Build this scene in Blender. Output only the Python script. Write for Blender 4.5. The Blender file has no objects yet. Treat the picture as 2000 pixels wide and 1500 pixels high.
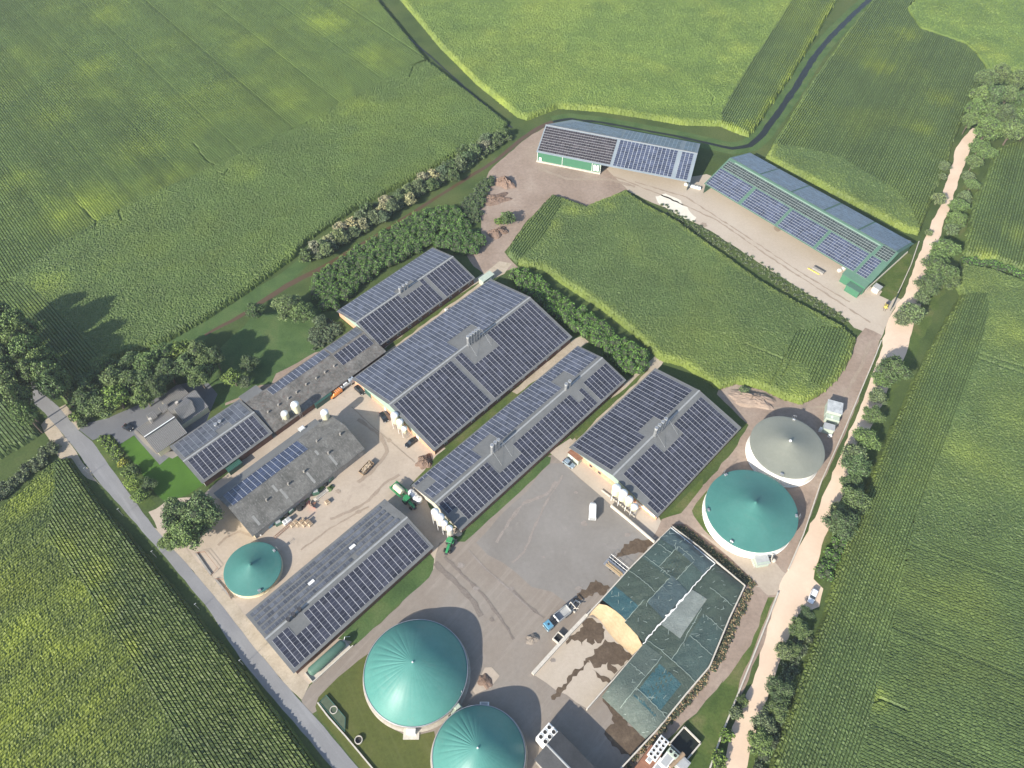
import bpy, bmesh, math, random
import numpy as np
from mathutils import Vector, Matrix
R = math.radians
random.seed(7)
rng = np.random.default_rng(7)
S = bpy.context.scene
COL = S.collection

# ------------------------------------------------------------------ camera, sky, sun, exposure
F_PX, PITCH, ROLL, CAM_H = 1430.0, R(53.33), R(0.51), 200.0
cam_d = bpy.data.cameras.new('camera'); cam = bpy.data.objects.new('camera', cam_d); COL.objects.link(cam)
cam_d.sensor_width = 36; cam_d.lens = F_PX/2000*36; cam_d.clip_start = 1; cam_d.clip_end = 6000
cam.matrix_world = Matrix.Translation((0, 0, CAM_H)) @ Matrix.Rotation(math.pi/2-PITCH, 4, 'X') @ Matrix.Rotation(ROLL, 4, 'Z')
S.camera = cam
SUN_AZ, SUN_EL = 49.2, 29.5          # shadows point along SUN_AZ (degrees from +X)
w = bpy.data.worlds.new('World'); S.world = w; w.use_nodes = True
nt = w.node_tree; bg = nt.nodes['Background']
sky = nt.nodes.new('ShaderNodeTexSky'); sky.sky_type = 'NISHITA'; sky.sun_disc = False
sky.sun_elevation = R(SUN_EL); sky.sun_rotation = R(90-(SUN_AZ+180)); sky.air_density = 1.0; sky.dust_density = 1.0
nt.links.new(sky.outputs[0], bg.inputs[0]); bg.inputs[1].default_value = 0.135
sl = bpy.data.lights.new('sun', 'SUN'); sl.energy = 5.0; sl.angle = R(0.5); sl.color = (1.0, 0.93, 0.82)
so = bpy.data.objects.new('sun', sl); COL.objects.link(so); so.location = (0, 0, 300)
a = R(SUN_AZ); e = R(SUN_EL)
so.rotation_euler = Vector((-math.cos(a)*math.cos(e), -math.sin(a)*math.cos(e), math.sin(e))).to_track_quat('Z', 'Y').to_euler()
S.view_settings.view_transform = 'Standard'; S.view_settings.look = 'None'
S.view_settings.exposure = 0.72; S.view_settings.gamma = 1

# ------------------------------------------------------------------ survey helpers: photograph pixel -> place at a given height
_f = Vector((0, math.cos(PITCH), -math.sin(PITCH))); _u = Vector((0, math.sin(PITCH), math.cos(PITCH)))
def ray(px, py):
    x = (px-1000)/F_PX; y = -(py-750)/F_PX; c, s = math.cos(ROLL), math.sin(ROLL)
    x, y = c*x-s*y, s*x+c*y
    return Vector((x, 0, 0)) + _f + _u*y
def P(px, py, h=0.0):
    d = ray(px, py); t = (h-CAM_H)/d.z
    return Vector((d.x*t, d.y*t, h))
def Q(ox, oy, s, pts): return [(ox+x*s, oy+y*s) for x, y in pts]
def G2(pts, h=0.0): return [tuple(P(x, y, h)[:2]) for x, y in pts]

# ------------------------------------------------------------------ tagging
def tag(o, label=None, cat=None, group=None, kind=None):
    if label: o['label'] = label
    if cat: o['category'] = cat
    if group: o['group'] = group
    if kind: o['kind'] = kind
    return o
def empty(name, loc, rz=0, label=None, cat=None, group=None):
    o = bpy.data.objects.new(name, None); COL.objects.link(o); o.empty_display_size = .5
    o.location = loc; o.rotation_euler = (0, 0, rz)
    return tag(o, label, cat, group)
def copy_tree(o, parent=None):
    c = o.copy(); COL.objects.link(c)
    if parent: c.parent = parent
    for ch in list(o.children): copy_tree(ch, c)
    return c
ORD = ['first', 'second', 'third', 'fourth', 'fifth', 'sixth', 'seventh', 'eighth', 'ninth', 'tenth', 'eleventh', 'twelfth',
       'thirteenth', 'fourteenth', 'fifteenth', 'sixteenth', 'seventeenth', 'eighteenth', 'nineteenth', 'twentieth'] + \
      ['twenty-'+w for w in 'first second third fourth fifth sixth seventh eighth ninth'.split()] + ['thirtieth'] + \
      ['thirty-'+w for w in 'first second third fourth fifth sixth seventh eighth ninth'.split()] + ['fortieth'] + \
      ['forty-'+w for w in 'first second third fourth fifth sixth seventh eighth ninth'.split()]

# ------------------------------------------------------------------ materials
def new_mat(name):
    m = bpy.data.materials.new(name); m.use_nodes = True
    b = m.node_tree.nodes['Principled BSDF']
    return m, m.node_tree, b
def c4(c): return (c[0], c[1], c[2], 1)
def noise(t, scale, detail=3, rough=.55, src='Object', dist=0, vec=None):
    n = t.nodes.new('ShaderNodeTexNoise'); n.inputs['Scale'].default_value = scale
    n.inputs['Detail'].default_value = detail; n.inputs['Roughness'].default_value = rough; n.inputs['Distortion'].default_value = dist
    if vec is None:
        tc = t.nodes.new('ShaderNodeTexCoord'); vec = tc.outputs[src]
    t.links.new(vec, n.inputs['Vector'])
    return n
def ramp(t, fac, stops):
    r = t.nodes.new('ShaderNodeValToRGB'); t.links.new(fac, r.inputs[0])
    el = r.color_ramp.elements
    while len(el) < len(stops): el.new(.5)
    for k, (p, c) in zip(el, stops): k.position = p; k.color = c4(c)
    return r
def mixc(t, fac, a, b, mode='MIX'):
    m = t.nodes.new('ShaderNodeMix'); m.data_type = 'RGBA'; m.blend_type = mode
    for i, v in ((0, fac), (6, a), (7, b)):
        if isinstance(v, (int, float)): m.inputs[i].default_value = v
        elif isinstance(v, tuple): m.inputs[i].default_value = c4(v)
        else: t.links.new(v, m.inputs[i])
    return m.outputs[2]
def bump(t, b, h, strength=.3, dist=.05):
    n = t.nodes.new('ShaderNodeBump'); n.inputs['Strength'].default_value = strength; n.inputs['Distance'].default_value = dist
    t.links.new(h, n.inputs['Height']); t.links.new(n.outputs[0], b.inputs['Normal'])
def plain(name, col, rough=.6, metal=0, var=.12, scale=1.2, bmp=0.0):
    """a colour broken up by two sizes of noise"""
    m, t, b = new_mat(name)
    n1 = noise(t, scale, 4, .6); n2 = noise(t, scale*9, 2, .6)
    lo = tuple(c*(1-var) for c in col); hi = tuple(min(1, c*(1+var)) for c in col)
    r1 = ramp(t, n1.outputs[0], [(.3, lo), (.7, hi)])
    r2 = ramp(t, n2.outputs[0], [(.3, (1-var*.6,)*3), (.7, (1+var*.3,)*3)])
    t.links.new(mixc(t, 1.0, r1.outputs[0], r2.outputs[0], 'MULTIPLY'), b.inputs['Base Color'])
    b.inputs['Roughness'].default_value = rough; b.inputs['Metallic'].default_value = metal
    if bmp: bump(t, b, n2.outputs[0], bmp)
    return m
def ground(name, stops, scale=.06, fine=1.3, rough=.95, stain=None, finevar=.25, bmp=.3, streak=None):
    """dirt, concrete, asphalt: broad patches + grain (+ dark stains) (+ streaks along an angle)"""
    m, t, b = new_mat(name)
    n1 = noise(t, scale, 6, .62, dist=.4); n2 = noise(t, fine, 5, .7); n3 = noise(t, fine*6, 2, .6)
    c = ramp(t, n1.outputs[0], stops).outputs[0]
    r2 = ramp(t, n2.outputs[0], [(.25, (1-finevar,)*3), (.75, (1+finevar*.5,)*3)])
    c = mixc(t, 1.0, c, r2.outputs[0], 'MULTIPLY')
    if streak:
        ang, col, amt = streak[:3]; ss = streak[3] if len(streak) > 3 else .5
        tc = t.nodes.new('ShaderNodeTexCoord'); mp = t.nodes.new('ShaderNodeMapping'); mp.vector_type = 'TEXTURE'
        mp.inputs['Rotation'].default_value = (0, 0, R(ang)); mp.inputs['Scale'].default_value = (14, 1, 1)
        t.links.new(tc.outputs['Object'], mp.inputs[0])
        ns = noise(t, ss, 4, .65, vec=mp.outputs[0])
        rs = ramp(t, ns.outputs[0], [(.52, (0, 0, 0)), (.75, (amt,)*3)])
        c = mixc(t, rs.outputs[0], c, col)
    if stain:
        col, lo, hi, amt = stain
        n4 = noise(t, scale*2.7, 7, .7, dist=1.0)
        rs = ramp(t, n4.outputs[0], [(lo, (0, 0, 0)), (hi, (amt,)*3)])
        c = mixc(t, rs.outputs[0], c, col)
    t.links.new(c, b.inputs['Base Color']); b.inputs['Roughness'].default_value = rough
    b.inputs['Specular IOR Level'].default_value = .25
    bump(t, b, n3.outputs[0], bmp, .04)
    return m
def crop_mat(name, dark, lighter, yellow, patch=.02):
    """maize: leaf-sized grain, drifts of yellower plants; 'ripe' attribute says how yellow a patch has grown"""
    m, t, b = new_mat(name)
    n1 = noise(t, patch, 5, .6, dist=.6); n2 = noise(t, 4.5, 3, .8); n3 = noise(t, patch*5, 5, .6)
    g = ramp(t, n2.outputs[0], [(.3, dark), (.72, lighter)]).outputs[0]  # leaf green varies with noise, from darker to paler
    at = t.nodes.new('ShaderNodeAttribute'); at.attribute_name = 'ripe'
    ad = t.nodes.new('ShaderNodeMath'); ad.operation = 'ADD'
    r1 = ramp(t, n1.outputs[0], [(.48, (0, 0, 0)), (.72, (.26, .26, .26))]); t.links.new(r1.outputs[0], ad.inputs[0])
    r3 = ramp(t, n3.outputs[0], [(.3, (.45,)*3), (.7, (1.25,)*3)])
    mu = t.nodes.new('ShaderNodeMath'); mu.operation = 'MULTIPLY'
    t.links.new(at.outputs['Fac'], mu.inputs[0]); t.links.new(r3.outputs[0], mu.inputs[1]); t.links.new(mu.outputs[0], ad.inputs[1])
    ad.use_clamp = True
    c = mixc(t, ad.outputs[0], g, yellow)
    r4 = ramp(t, n3.outputs[0], [(.3, (.84,)*3), (.7, (1.1,)*3)])
    c = mixc(t, 1.0, c, r4.outputs[0], 'MULTIPLY')
    tn = t.nodes.new('ShaderNodeAttribute'); tn.attribute_name = 'tone'
    c = mixc(t, 1.0, c, tn.outputs['Color'], 'MULTIPLY')
    t.links.new(c, b.inputs['Base Color']); b.inputs['Roughness'].default_value = .62
    b.inputs['Specular IOR Level'].default_value = .35
    bump(t, b, n2.outputs[0], .3, .06)
    return m
def leaf_mat(name, dark, lighter, tip, scale=.5):
    m, t, b = new_mat(name)
    n1 = noise(t, scale, 4, .65); n2 = noise(t, scale*7, 2, .6)
    c = ramp(t, n1.outputs[0], [(.3, dark), (.55, lighter), (.8, tip)]).outputs[0]  # leaf colour varies with noise, darkest to tip colour
    r2 = ramp(t, n2.outputs[0], [(.25, (.65,)*3), (.75, (1.2,)*3)])
    c = mixc(t, 1.0, c, r2.outputs[0], 'MULTIPLY')
    oi = t.nodes.new('ShaderNodeObjectInfo')
    rr = ramp(t, oi.outputs['Random'], [(0, (.80, .88, .90)), (.35, (1.05, 1.0, .95)), (.7, (.95, 1.05, .85)), (1, (1.3, 1.22, 1.0))])
    c = mixc(t, 1.0, c, rr.outputs[0], 'MULTIPLY')
    t.links.new(c, b.inputs['Base Color']); b.inputs['Roughness'].default_value = .6
    b.inputs['Specular IOR Level'].default_value = .3
    return m
def panel_mat(name, cell, line, clamp, wid, hgt, bus=.0, rough=.22):
    """solar row: UV in metres, U across the row (wid), V along it; panel frames every hgt, clamps at both edges"""
    m, t, b = new_mat(name)
    uv = t.nodes.new('ShaderNodeUVMap'); sp = t.nodes.new('ShaderNodeSeparateXYZ'); t.links.new(uv.outputs[0], sp.inputs[0])
    def M(op, a, b_=None):
        n = t.nodes.new('ShaderNodeMath'); n.operation = op
        for i, v in enumerate((a, b_)):
            if v is None: continue
            if isinstance(v, (int, float)): n.inputs[i].default_value = v
            else: t.links.new(v, n.inputs[i])
        return n.outputs[0]
    md = M('MODULO', sp.outputs[1], hgt)
    fr = M('LESS_THAN', M('ABSOLUTE', M('SUBTRACT', md, hgt/2)), hgt/2-.03)      # 1 inside a panel
    ed = M('LESS_THAN', M('ABSOLUTE', M('SUBTRACT', sp.outputs[0], wid/2)), wid/2-.06)
    nn = noise(t, .35, 3, .5); rc = ramp(t, nn.outputs[0], [(.3, tuple(c*.8 for c in cell)), (.7, tuple(c*1.25 for c in cell))])
    fl = M('FLOOR', M('DIVIDE', sp.outputs[1], hgt)); wn = t.nodes.new('ShaderNodeTexWhiteNoise'); wn.noise_dimensions = '2D'
    oi = t.nodes.new('ShaderNodeObjectInfo'); cb = t.nodes.new('ShaderNodeCombineXYZ')
    t.links.new(fl, cb.inputs[0]); t.links.new(M('MULTIPLY', oi.outputs['Random'], 37.0), cb.inputs[1]); t.links.new(cb.outputs[0], wn.inputs['Vector'])
    rw = ramp(t, wn.outputs[0], [(0, (.75,)*3), (1, (1.3,)*3)])
    c = mixc(t, 1.0, rc.outputs[0], rw.outputs[0], 'MULTIPLY')
    ro = ramp(t, oi.outputs['Random'], [(0, (.86, .87, .9)), (1, (1.16, 1.15, 1.12))]); c = mixc(t, 1.0, c, ro.outputs[0], 'MULTIPLY')  # glare that differs from column to column, put into the colour
    c = mixc(t, fr, line, c); c = mixc(t, ed, clamp, c)
    t.links.new(c, b.inputs['Base Color'])
    rr = M('MULTIPLY', M('MINIMUM', fr, ed), rough-.45); t.links.new(M('ADD', rr, .45), b.inputs['Roughness'])
    return m

M = {}
M['grass'] = ground('grass', [(.3, (.045, .075, .022)), (.5, (.07, .105, .03)), (.7, (.10, .125, .04))], .05, 1.5, finevar=.4, bmp=.8)
M['verge'] = ground('verge_grass', [(.3, (.05, .085, .02)), (.5, (.085, .125, .03)), (.72, (.15, .15, .06))], .12, 1.8, finevar=.4, bmp=.8)
M['lush'] = ground('lush_bank_grass', [(.3, (.05, .095, .03)), (.5, (.075, .13, .04)), (.75, (.115, .155, .055))], .12, 2, finevar=.4, bmp=1)
M['lawn'] = ground('lawn_grass', [(.3, (.045, .110, .014)), (.7, (.065, .145, .02))], .1, 2, finevar=.12, bmp=.4)
M['lawn2'] = ground('olive_lawn_grass', [(.25, (.065, .085, .02)), (.5, (.09, .105, .026)), (.75, (.13, .13, .045))], .07, 1.2, finevar=.25, bmp=.5, streak=(120, (.12, .135, .05), .5))
M['dirt'] = ground('packed_dirt', [(.3, (.25, .19, .145)), (.5, (.31, .24, .19)), (.7, (.37, .30, .24))], .05, .9, stain=((.20, .155, .125), .58, .72, .6))
M['concrete'] = ground('yard_concrete', [(.3, (.36, .30, .235)), (.5, (.43, .36, .285)), (.7, (.48, .41, .33))], .045, 1.1, finevar=.12, stain=((.27, .22, .175), .6, .74, .6))
M['sandconc'] = ground('worn_pale_concrete', [(.3, (.40, .34, .265)), (.5, (.45, .385, .31)), (.7, (.49, .43, .35))], .03, 1.1, finevar=.1, stain=((.33, .265, .21), .6, .76, .45))
M['court'] = ground('grey_court_concrete', [(.28, (.215, .178, .145)), (.5, (.25, .215, .18)), (.72, (.28, .255, .225))], .028, .8, finevar=.12,
                    stain=((.38, .33, .28), .60, .80, .5), streak=(50, (.36, .32, .28), .45))
M['courtgrey'] = ground('blue_grey_concrete', [(.3, (.20, .184, .165)), (.6, (.238, .222, .202)), (.8, (.28, .26, .238))], .06, .8, finevar=.1, stain=((.36, .33, .30), .60, .8, .5))
M['asphalt'] = ground('road_asphalt', [(.3, (.20, .20, .205)), (.7, (.255, .255, .255))], .08, 2, finevar=.1, streak=(-46, (.31, .31, .31), .6))
M['drive'] = ground('driveway_asphalt', [(.3, (.13, .135, .145)), (.7, (.175, .18, .19))], .1, 2, finevar=.1)
M['track'] = ground('pale_sand_track', [(.3, (.60, .45, .33)), (.6, (.69, .545, .41)), (.8, (.75, .61, .48))], .05, 1.0, finevar=.06, stain=((.60, .45, .33), .66, .8, .4))
M['soil'] = ground('bare_soil', [(.3, (.17, .115, .085)), (.6, (.24, .17, .13)), (.8, (.33, .25, .19))], .15, 1.5, finevar=.4, bmp=1)
M['sand_verge'] = ground('sandy_verge', [(.3, (.36, .30, .22)), (.7, (.48, .41, .32))], .2, 1.5, finevar=.2, stain=((.14, .15, .06), .6, .72, .7))
M['water'] = None
m_, t_, b_ = new_mat('ditch_water'); b_.inputs['Base Color'].default_value = (.018, .022, .018, 1); b_.inputs['Roughness'].default_value = .3; b_.inputs['Specular IOR Level'].default_value = .25; M['water'] = m_
n_ = noise(t_, 1.5, 3); bump(t_, b_, n_.outputs[0], .12, .03)
m_, t_, b_ = new_mat('murky_water'); b_.inputs['Base Color'].default_value = (.10, .065, .035, 1); b_.inputs['Roughness'].default_value = .25; M['murk'] = m_

# ------------------------------------------------------------------ mesh builders
class MB:
    """collects quads/tubes/boxes, then links them as ONE mesh object"""
    def __init__(s): s.v = []; s.f = []; s.m = []; s.uv = {}
    def quad(s, pts, mi=0, uv=None):
        i = len(s.v); s.v += [tuple(p) for p in pts]; s.f.append(tuple(range(i, i+len(pts)))); s.m.append(mi)
        if uv: s.uv[len(s.f)-1] = uv
    def box(s, c, d, rz=0, mi=0, bev=0.0, tilt=None):
        x, y, z = (k/2 for k in d)
        M_ = Matrix.Rotation(rz, 3, 'Z')
        if tilt: M_ = M_ @ Matrix.Rotation(tilt[0], 3, tilt[1])
        b = bev
        if b <= 0:
            pts = [(-x, -y, -z), (x, -y, -z), (x, y, -z), (-x, y, -z), (-x, -y, z), (x, -y, z), (x, y, z), (-x, y, z)]
            fs = [(0, 3, 2, 1), (4, 5, 6, 7), (0, 1, 5, 4), (1, 2, 6, 5), (2, 3, 7, 6), (3, 0, 4, 7)]
        else:
            pts = [(-x, -y, -z), (x, -y, -z), (x, y, -z), (-x, y, -z), (-x, -y, z-b), (x, -y, z-b), (x, y, z-b), (-x, y, z-b),
                   (-x+b, -y+b, z), (x-b, -y+b, z), (x-b, y-b, z), (-x+b, y-b, z)]
            fs = [(0, 3, 2, 1), (0, 1, 5, 4), (1, 2, 6, 5), (2, 3, 7, 6), (3, 0, 4, 7), (4, 5, 9, 8), (5, 6, 10, 9), (6, 7, 11, 10), (7, 4, 8, 11), (8, 9, 10, 11)]
        i = len(s.v); c = Vector(c)
        s.v += [tuple(c + M_ @ Vector(p)) for p in pts]
        for f in fs: s.f.append(tuple(i+k for k in f)); s.m.append(mi)
        return s
    def lathe(s, prof, c=(0, 0, 0), n=24, mi=0, axis='Z', caps=True, rz=0):
        """profile [(r, z)]"""
        i = len(s.v); c = Vector(c); rot = Matrix.Identity(3)
        if axis == 'X': rot = Matrix.Rotation(rz, 3, 'Z') @ Matrix.Rotation(math.pi/2, 3, 'Y')
        if axis == 'Y': rot = Matrix.Rotation(rz, 3, 'Z') @ Matrix.Rotation(math.pi/2, 3, 'X')
        for r, z in prof:
            for k in range(n):
                t = 2*math.pi*k/n; s.v.append(tuple(c + rot @ Vector((r*math.cos(t), r*math.sin(t), z))))
        for j in range(len(prof)-1):
            for k in range(n):
                a0 = i+j*n+k; b0 = i+j*n+(k+1) % n
                s.f.append((a0, b0, b0+n, a0+n)); s.m.append(mi)
        if caps:
            if prof[0][0] > 1e-4: s.f.append(tuple(i+k for k in range(n))[::-1]); s.m.append(mi)
            if prof[-1][0] > 1e-4: s.f.append(tuple(i+(len(prof)-1)*n+k for k in range(n))); s.m.append(mi)
        return s
    def tube(s, a, b, r, r2=None, n=8, mi=0):
        a = Vector(a); b = Vector(b); d = (b-a); L = d.length
        if L < 1e-6: return s
        q = d.to_track_quat('Z', 'Y').to_matrix(); r2 = r if r2 is None else r2
        i = len(s.v)
        for z, rr in ((0, r), (L, r2)):
            for k in range(n):
                t = 2*math.pi*k/n; s.v.append(tuple(a + q @ Vector((rr*math.cos(t), rr*math.sin(t), z))))
        for k in range(n): s.f.append((i+k, i+(k+1) % n, i+n+(k+1) % n, i+n+k)); s.m.append(mi)
        s.f.append(tuple(i+k for k in range(n))[::-1]); s.f.append(tuple(i+n+k for k in range(n))); s.m += [mi, mi]
        return s
    def prism(s, poly, z0, z1, mi=0, mtop=None):
        i = len(s.v); n = len(poly)
        ar = sum(poly[k][0]*poly[(k+1) % n][1]-poly[(k+1) % n][0]*poly[k][1] for k in range(n))
        if ar < 0: poly = poly[::-1]
        s.v += [(x, y, z0) for x, y in poly] + [(x, y, z1) for x, y in poly]
        for k in range(n): s.f.append((i+k, i+(k+1) % n, i+n+(k+1) % n, i+n+k)); s.m.append(mi)
        s.f.append(tuple(i+k for k in range(n))[::-1]); s.m.append(mi)
        s.f.append(tuple(i+n+k for k in range(n))); s.m.append(mi if mtop is None else mtop)
        return s
    def build(s, name, mats, parent=None, world=False, smooth=False):
        """world=True: vertices are in world space, brought into the parent's frame"""
        me = bpy.data.meshes.new(name)
        v = s.v
        if world and parent is not None:
            inv = (Matrix.Translation(parent.location) @ parent.rotation_euler.to_matrix().to_4x4()).inverted()
            v = [tuple(inv @ Vector(p)) for p in v]
        me.from_pydata(v, [], s.f)
        mats = mats if isinstance(mats, (list, tuple)) else [mats]
        for mm in mats: me.materials.append(mm)
        me.polygons.foreach_set('material_index', s.m)
        if s.uv:
            l = me.uv_layers.new(name='UVMap')
            for fi, uv in s.uv.items():
                for k, li in enumerate(me.polygons[fi].loop_indices): l.data[li].uv = uv[k]
        if smooth: me.polygons.foreach_set('use_smooth', [True]*len(me.polygons))
        me.update()
        o = bpy.data.objects.new(name, me); COL.objects.link(o)
        if parent is not None: o.parent = parent
        return o
def smooth_by_angle(o, deg=35):
    me = o.data
    me.polygons.foreach_set('use_smooth', [True]*len(me.polygons))
    bm = bmesh.new(); bm.from_mesh(me)
    for ed in bm.edges:
        if len(ed.link_faces) == 2 and ed.calc_face_angle(0) > R(deg): ed.smooth = False
    bm.to_mesh(me); bm.free()
    return o
def wobble(poly, step=4.0, amp=.4, seed=1):
    """breaks a straight-edged outline into a natural uneven one"""
    r = random.Random(seed); out = []
    n = len(poly)
    for k in range(n):
        a = Vector(poly[k]); b = Vector(poly[(k+1) % n]); L = (b-a).length; m = max(1, int(L/step))
        nrm = Vector((-(b-a).y, (b-a).x))/max(L, 1e-6)
        for j in range(m):
            p = a.lerp(b, j/m)
            if j: p = p + nrm*r.uniform(-amp, amp)
            out.append((p.x, p.y))
    return out
LAYER = [0]
def sheet(name, pts, mat, layer, amp=.35, step=3.0, seed=3, kind='structure', h=0, label=None, cat=None):
    """a flat ground covering, traced in photograph pixels and laid in the place"""
    poly = G2(pts)
    if amp: poly = wobble(poly, step, amp, seed)
    bm = bmesh.new(); vs = [bm.verts.new((x, y, layer*.004+h)) for x, y in poly]
    f = bm.faces.new(vs); bm.normal_update()
    if f.normal.z < 0: bmesh.ops.reverse_faces(bm, faces=[f])
    bmesh.ops.triangulate(bm, faces=list(bm.faces))
    me = bpy.data.meshes.new(name); bm.to_mesh(me); bm.free(); me.materials.append(mat)
    o = bpy.data.objects.new(name, me); COL.objects.link(o)
    return tag(o, label, cat, kind=kind)
def strip_poly(cl, wd):
    """outline of a strip: centreline pixels + width in metres"""
    g = [Vector(p) for p in G2(cl)]; L = []; Rr = []
    for i, p in enumerate(g):
        d = (g[min(i+1, len(g)-1)]-g[max(i-1, 0)]).normalized(); n = Vector((-d.y, d.x))
        ww = wd[i] if isinstance(wd, (list, tuple)) else wd
        L.append(tuple(p+n*ww/2)); Rr.append(tuple(p-n*ww/2))
    return L+Rr[::-1]
def sheet_w(name, poly, mat, layer, amp=.2, step=3, seed=2, kind='structure', h=0):
    if amp: poly = wobble(poly, step, amp, seed)
    bm = bmesh.new(); vs = [bm.verts.new((x, y, layer*.004+h)) for x, y in poly]
    f = bm.faces.new(vs); bm.normal_update()
    if f.normal.z < 0: bmesh.ops.reverse_faces(bm, faces=[f])
    bmesh.ops.triangulate(bm, faces=list(bm.faces))
    me = bpy.data.meshes.new(name); bm.to_mesh(me); bm.free(); me.materials.append(mat)
    o = bpy.data.objects.new(name, me); COL.objects.link(o)
    return tag(o, kind=kind)
def inside(px, py, poly):
    res = np.zeros(px.shape, bool); n = len(poly); j = n-1
    for i in range(n):
        xi, yi = poly[i]; xj, yj = poly[j]
        if yi != yj:
            c = ((yi > py) != (yj > py)) & (px < (xj-xi)*(py-yi)/(yj-yi)+xi)
            res ^= c
        j = i
    return res
def np_mesh(name, co, faces, mat, attr=None, smooth=False):
    me = bpy.data.meshes.new(name); nf = len(faces); k = faces.shape[1]
    me.vertices.add(len(co)); me.vertices.foreach_set('co', co.astype(np.float32).ravel())
    me.loops.add(nf*k); me.loops.foreach_set('vertex_index', faces.astype(np.int32).ravel())
    me.polygons.add(nf); me.polygons.foreach_set('loop_start', np.arange(0, nf*k, k, dtype=np.int32))
    me.polygons.foreach_set('use_smooth', np.full(nf, smooth))
    me.update(calc_edges=True)
    if attr:
        for an, av in attr.items():
            at = me.attributes.new(an, 'FLOAT', 'POINT'); at.data.foreach_set('value', av.astype(np.float32))
    me.materials.append(mat)
    o = bpy.data.objects.new(name, me); COL.objects.link(o)
    return o
def dir_angle(p1, p2):
    a = P(*p1); b = P(*p2); return math.atan2(b.y-a.y, b.x-a.x)
FIELDS = []
def crop_field(*a, **k): FIELDS.append((a, k, G2(a[1], k.get('height', 2.2)*.5)))
def build_field(me_i, name, pts, ang, mat, label, rows=True, height=2.2, pitch=1.0, along=.5, cell=.55, rowdepth=.62, jit=.09, ripe=(), base_ripe=0.0, tracks=(), world=False, holes=(), edge=0.0):
    """standing maize: crests and furrows (rows) or a closed leafy top; it is real height over the ground"""
    poly = pts if world else G2(pts, height*.5)
    hp = [G2(h, height*.5) for h in holes]
    c, s = math.cos(ang), math.sin(ang)
    A = np.array(poly); U = A[:, 0]*c+A[:, 1]*s; V = -A[:, 0]*s+A[:, 1]*c
    du = along if rows else cell; dv = pitch if rows else cell
    us = np.arange(U.min()-du, U.max()+du, du); v0 = np.arange(math.floor((V.min()-dv)/dv)*dv, V.max()+dv, dv)
    r = np.random.default_rng(len(label)*7+len(name)+len(poly))
    if rows:   # three lines of plants' silhouette per row: furrow, then the two shoulders of the leafy crest
        gap = .36; vs = np.stack([v0, v0+dv*gap*.5, v0+dv*(1-gap*.5)], 1).ravel(); kind_ = np.tile([0., 1., 1.], len(v0)); rid = np.repeat(np.arange(len(v0)), 3)
    else:
        vs = v0; kind_ = np.ones(len(v0)); rid = np.arange(len(v0))//3
    gu, gv = np.meshgrid(us, vs, indexing='ij'); nu, nv = gu.shape
    top_ = kind_[None, :]
    if rows:
        z = height - rowdepth*(1-top_) + r.normal(0, jit, gu.shape)*(.3+.7*top_)
        tram = ((rid*dv) % 27.0 < dv)[None, :]; z = np.where(tram & (top_ > 0), z-.18, z)
        gu2 = gu + r.uniform(-.2, .2, gu.shape)*along; gv2 = gv + r.normal(0, .035*pitch, gv.shape)
    else:
        z = height + r.normal(0, jit, gu.shape)
        gu2 = gu + r.uniform(-.4, .4, gu.shape)*cell; gv2 = gv + r.uniform(-.4, .4, gv.shape)*cell
    # vigour differs from row to row and drifts along the row
    nr_ = rid.max()+1; w1 = np.convolve(r.normal(0, 1, nr_+40), np.ones(9)/3, 'same')[:nr_]; w0 = r.normal(0, 1, nr_)
    ph_ = np.cumsum(r.normal(0, .15, nr_)); tone = (w1[rid]*.55+w0[rid]*.5)[None, :]*(1 if rows else .35) + np.sin(gu*.035+ph_[rid][None, :]*3)*.45
    tone = 1+.085*np.clip(tone, -2.5, 2.5)
    x = gu2*c-gv2*s; y = gu2*s+gv2*c
    ins = inside(x, y, poly)
    for h in hp: ins &= ~inside(x, y, h)
    for tr in tracks:      # wheel tracks pressed through the crop
        g = G2(tr[0], height)
        for a_, b_ in zip(g[:-1], g[1:]):
            ax, ay = a_; bx, by = b_; L2 = (bx-ax)**2+(by-ay)**2
            tt = np.clip(((x-ax)*(bx-ax)+(y-ay)*(by-ay))/L2, 0, 1)
            d = np.hypot(x-ax-tt*(bx-ax), y-ay-tt*(by-ay))
            z = np.where(d < .42, z-.4, z)
    rp = np.full(x.shape, float(base_ripe))
    for (cx, cy, rad, amt) in ripe:
        g = P(cx, cy, height); d = np.hypot(x-g.x, y-g.y); rp = np.maximum(rp, .8*amt*np.clip(1.2-d/rad+.35*(tone-1)/.085*.5, 0, 1)**1.2)
    for rr_ in ():
        pass
    if True:
        # plants along the outer rows stand in more light and turn yellow
        dmin = np.full(x.shape, 1e9); n = len(poly)
        for i in range(n):
            ax, ay = poly[i]; bx, by = poly[(i+1) % n]; L2 = (bx-ax)**2+(by-ay)**2+1e-9
            mx, my, q_ = (ax+bx)/2, (ay+by)/2, 1.5/math.sqrt(L2)
            if any(inside(np.array([mx-(by-ay)*q_*sg_]), np.array([my+(bx-ax)*q_*sg_]), F_[2])[0] for sg_ in (-1, 1) for k_, F_ in enumerate(FIELDS) if k_ != me_i): continue
            tt = np.clip(((x-ax)*(bx-ax)+(y-ay)*(by-ay))/L2, 0, 1)
            dmin = np.minimum(dmin, np.hypot(x-ax-tt*(bx-ax), y-ay-tt*(by-ay)))
        if edge: rp = np.maximum(rp, edge*np.clip(1.35-dmin/2.6+r.normal(0, .25, x.shape), 0, 1))
        z = z*np.clip(.5+.5*dmin/1.3+r.normal(0, .10, x.shape), .3, 1)
    qi = ins[:-1, :-1] | ins[1:, :-1] | ins[:-1, 1:] | ins[1:, 1:]
    oth = np.zeros(ins.shape, bool)
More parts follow.
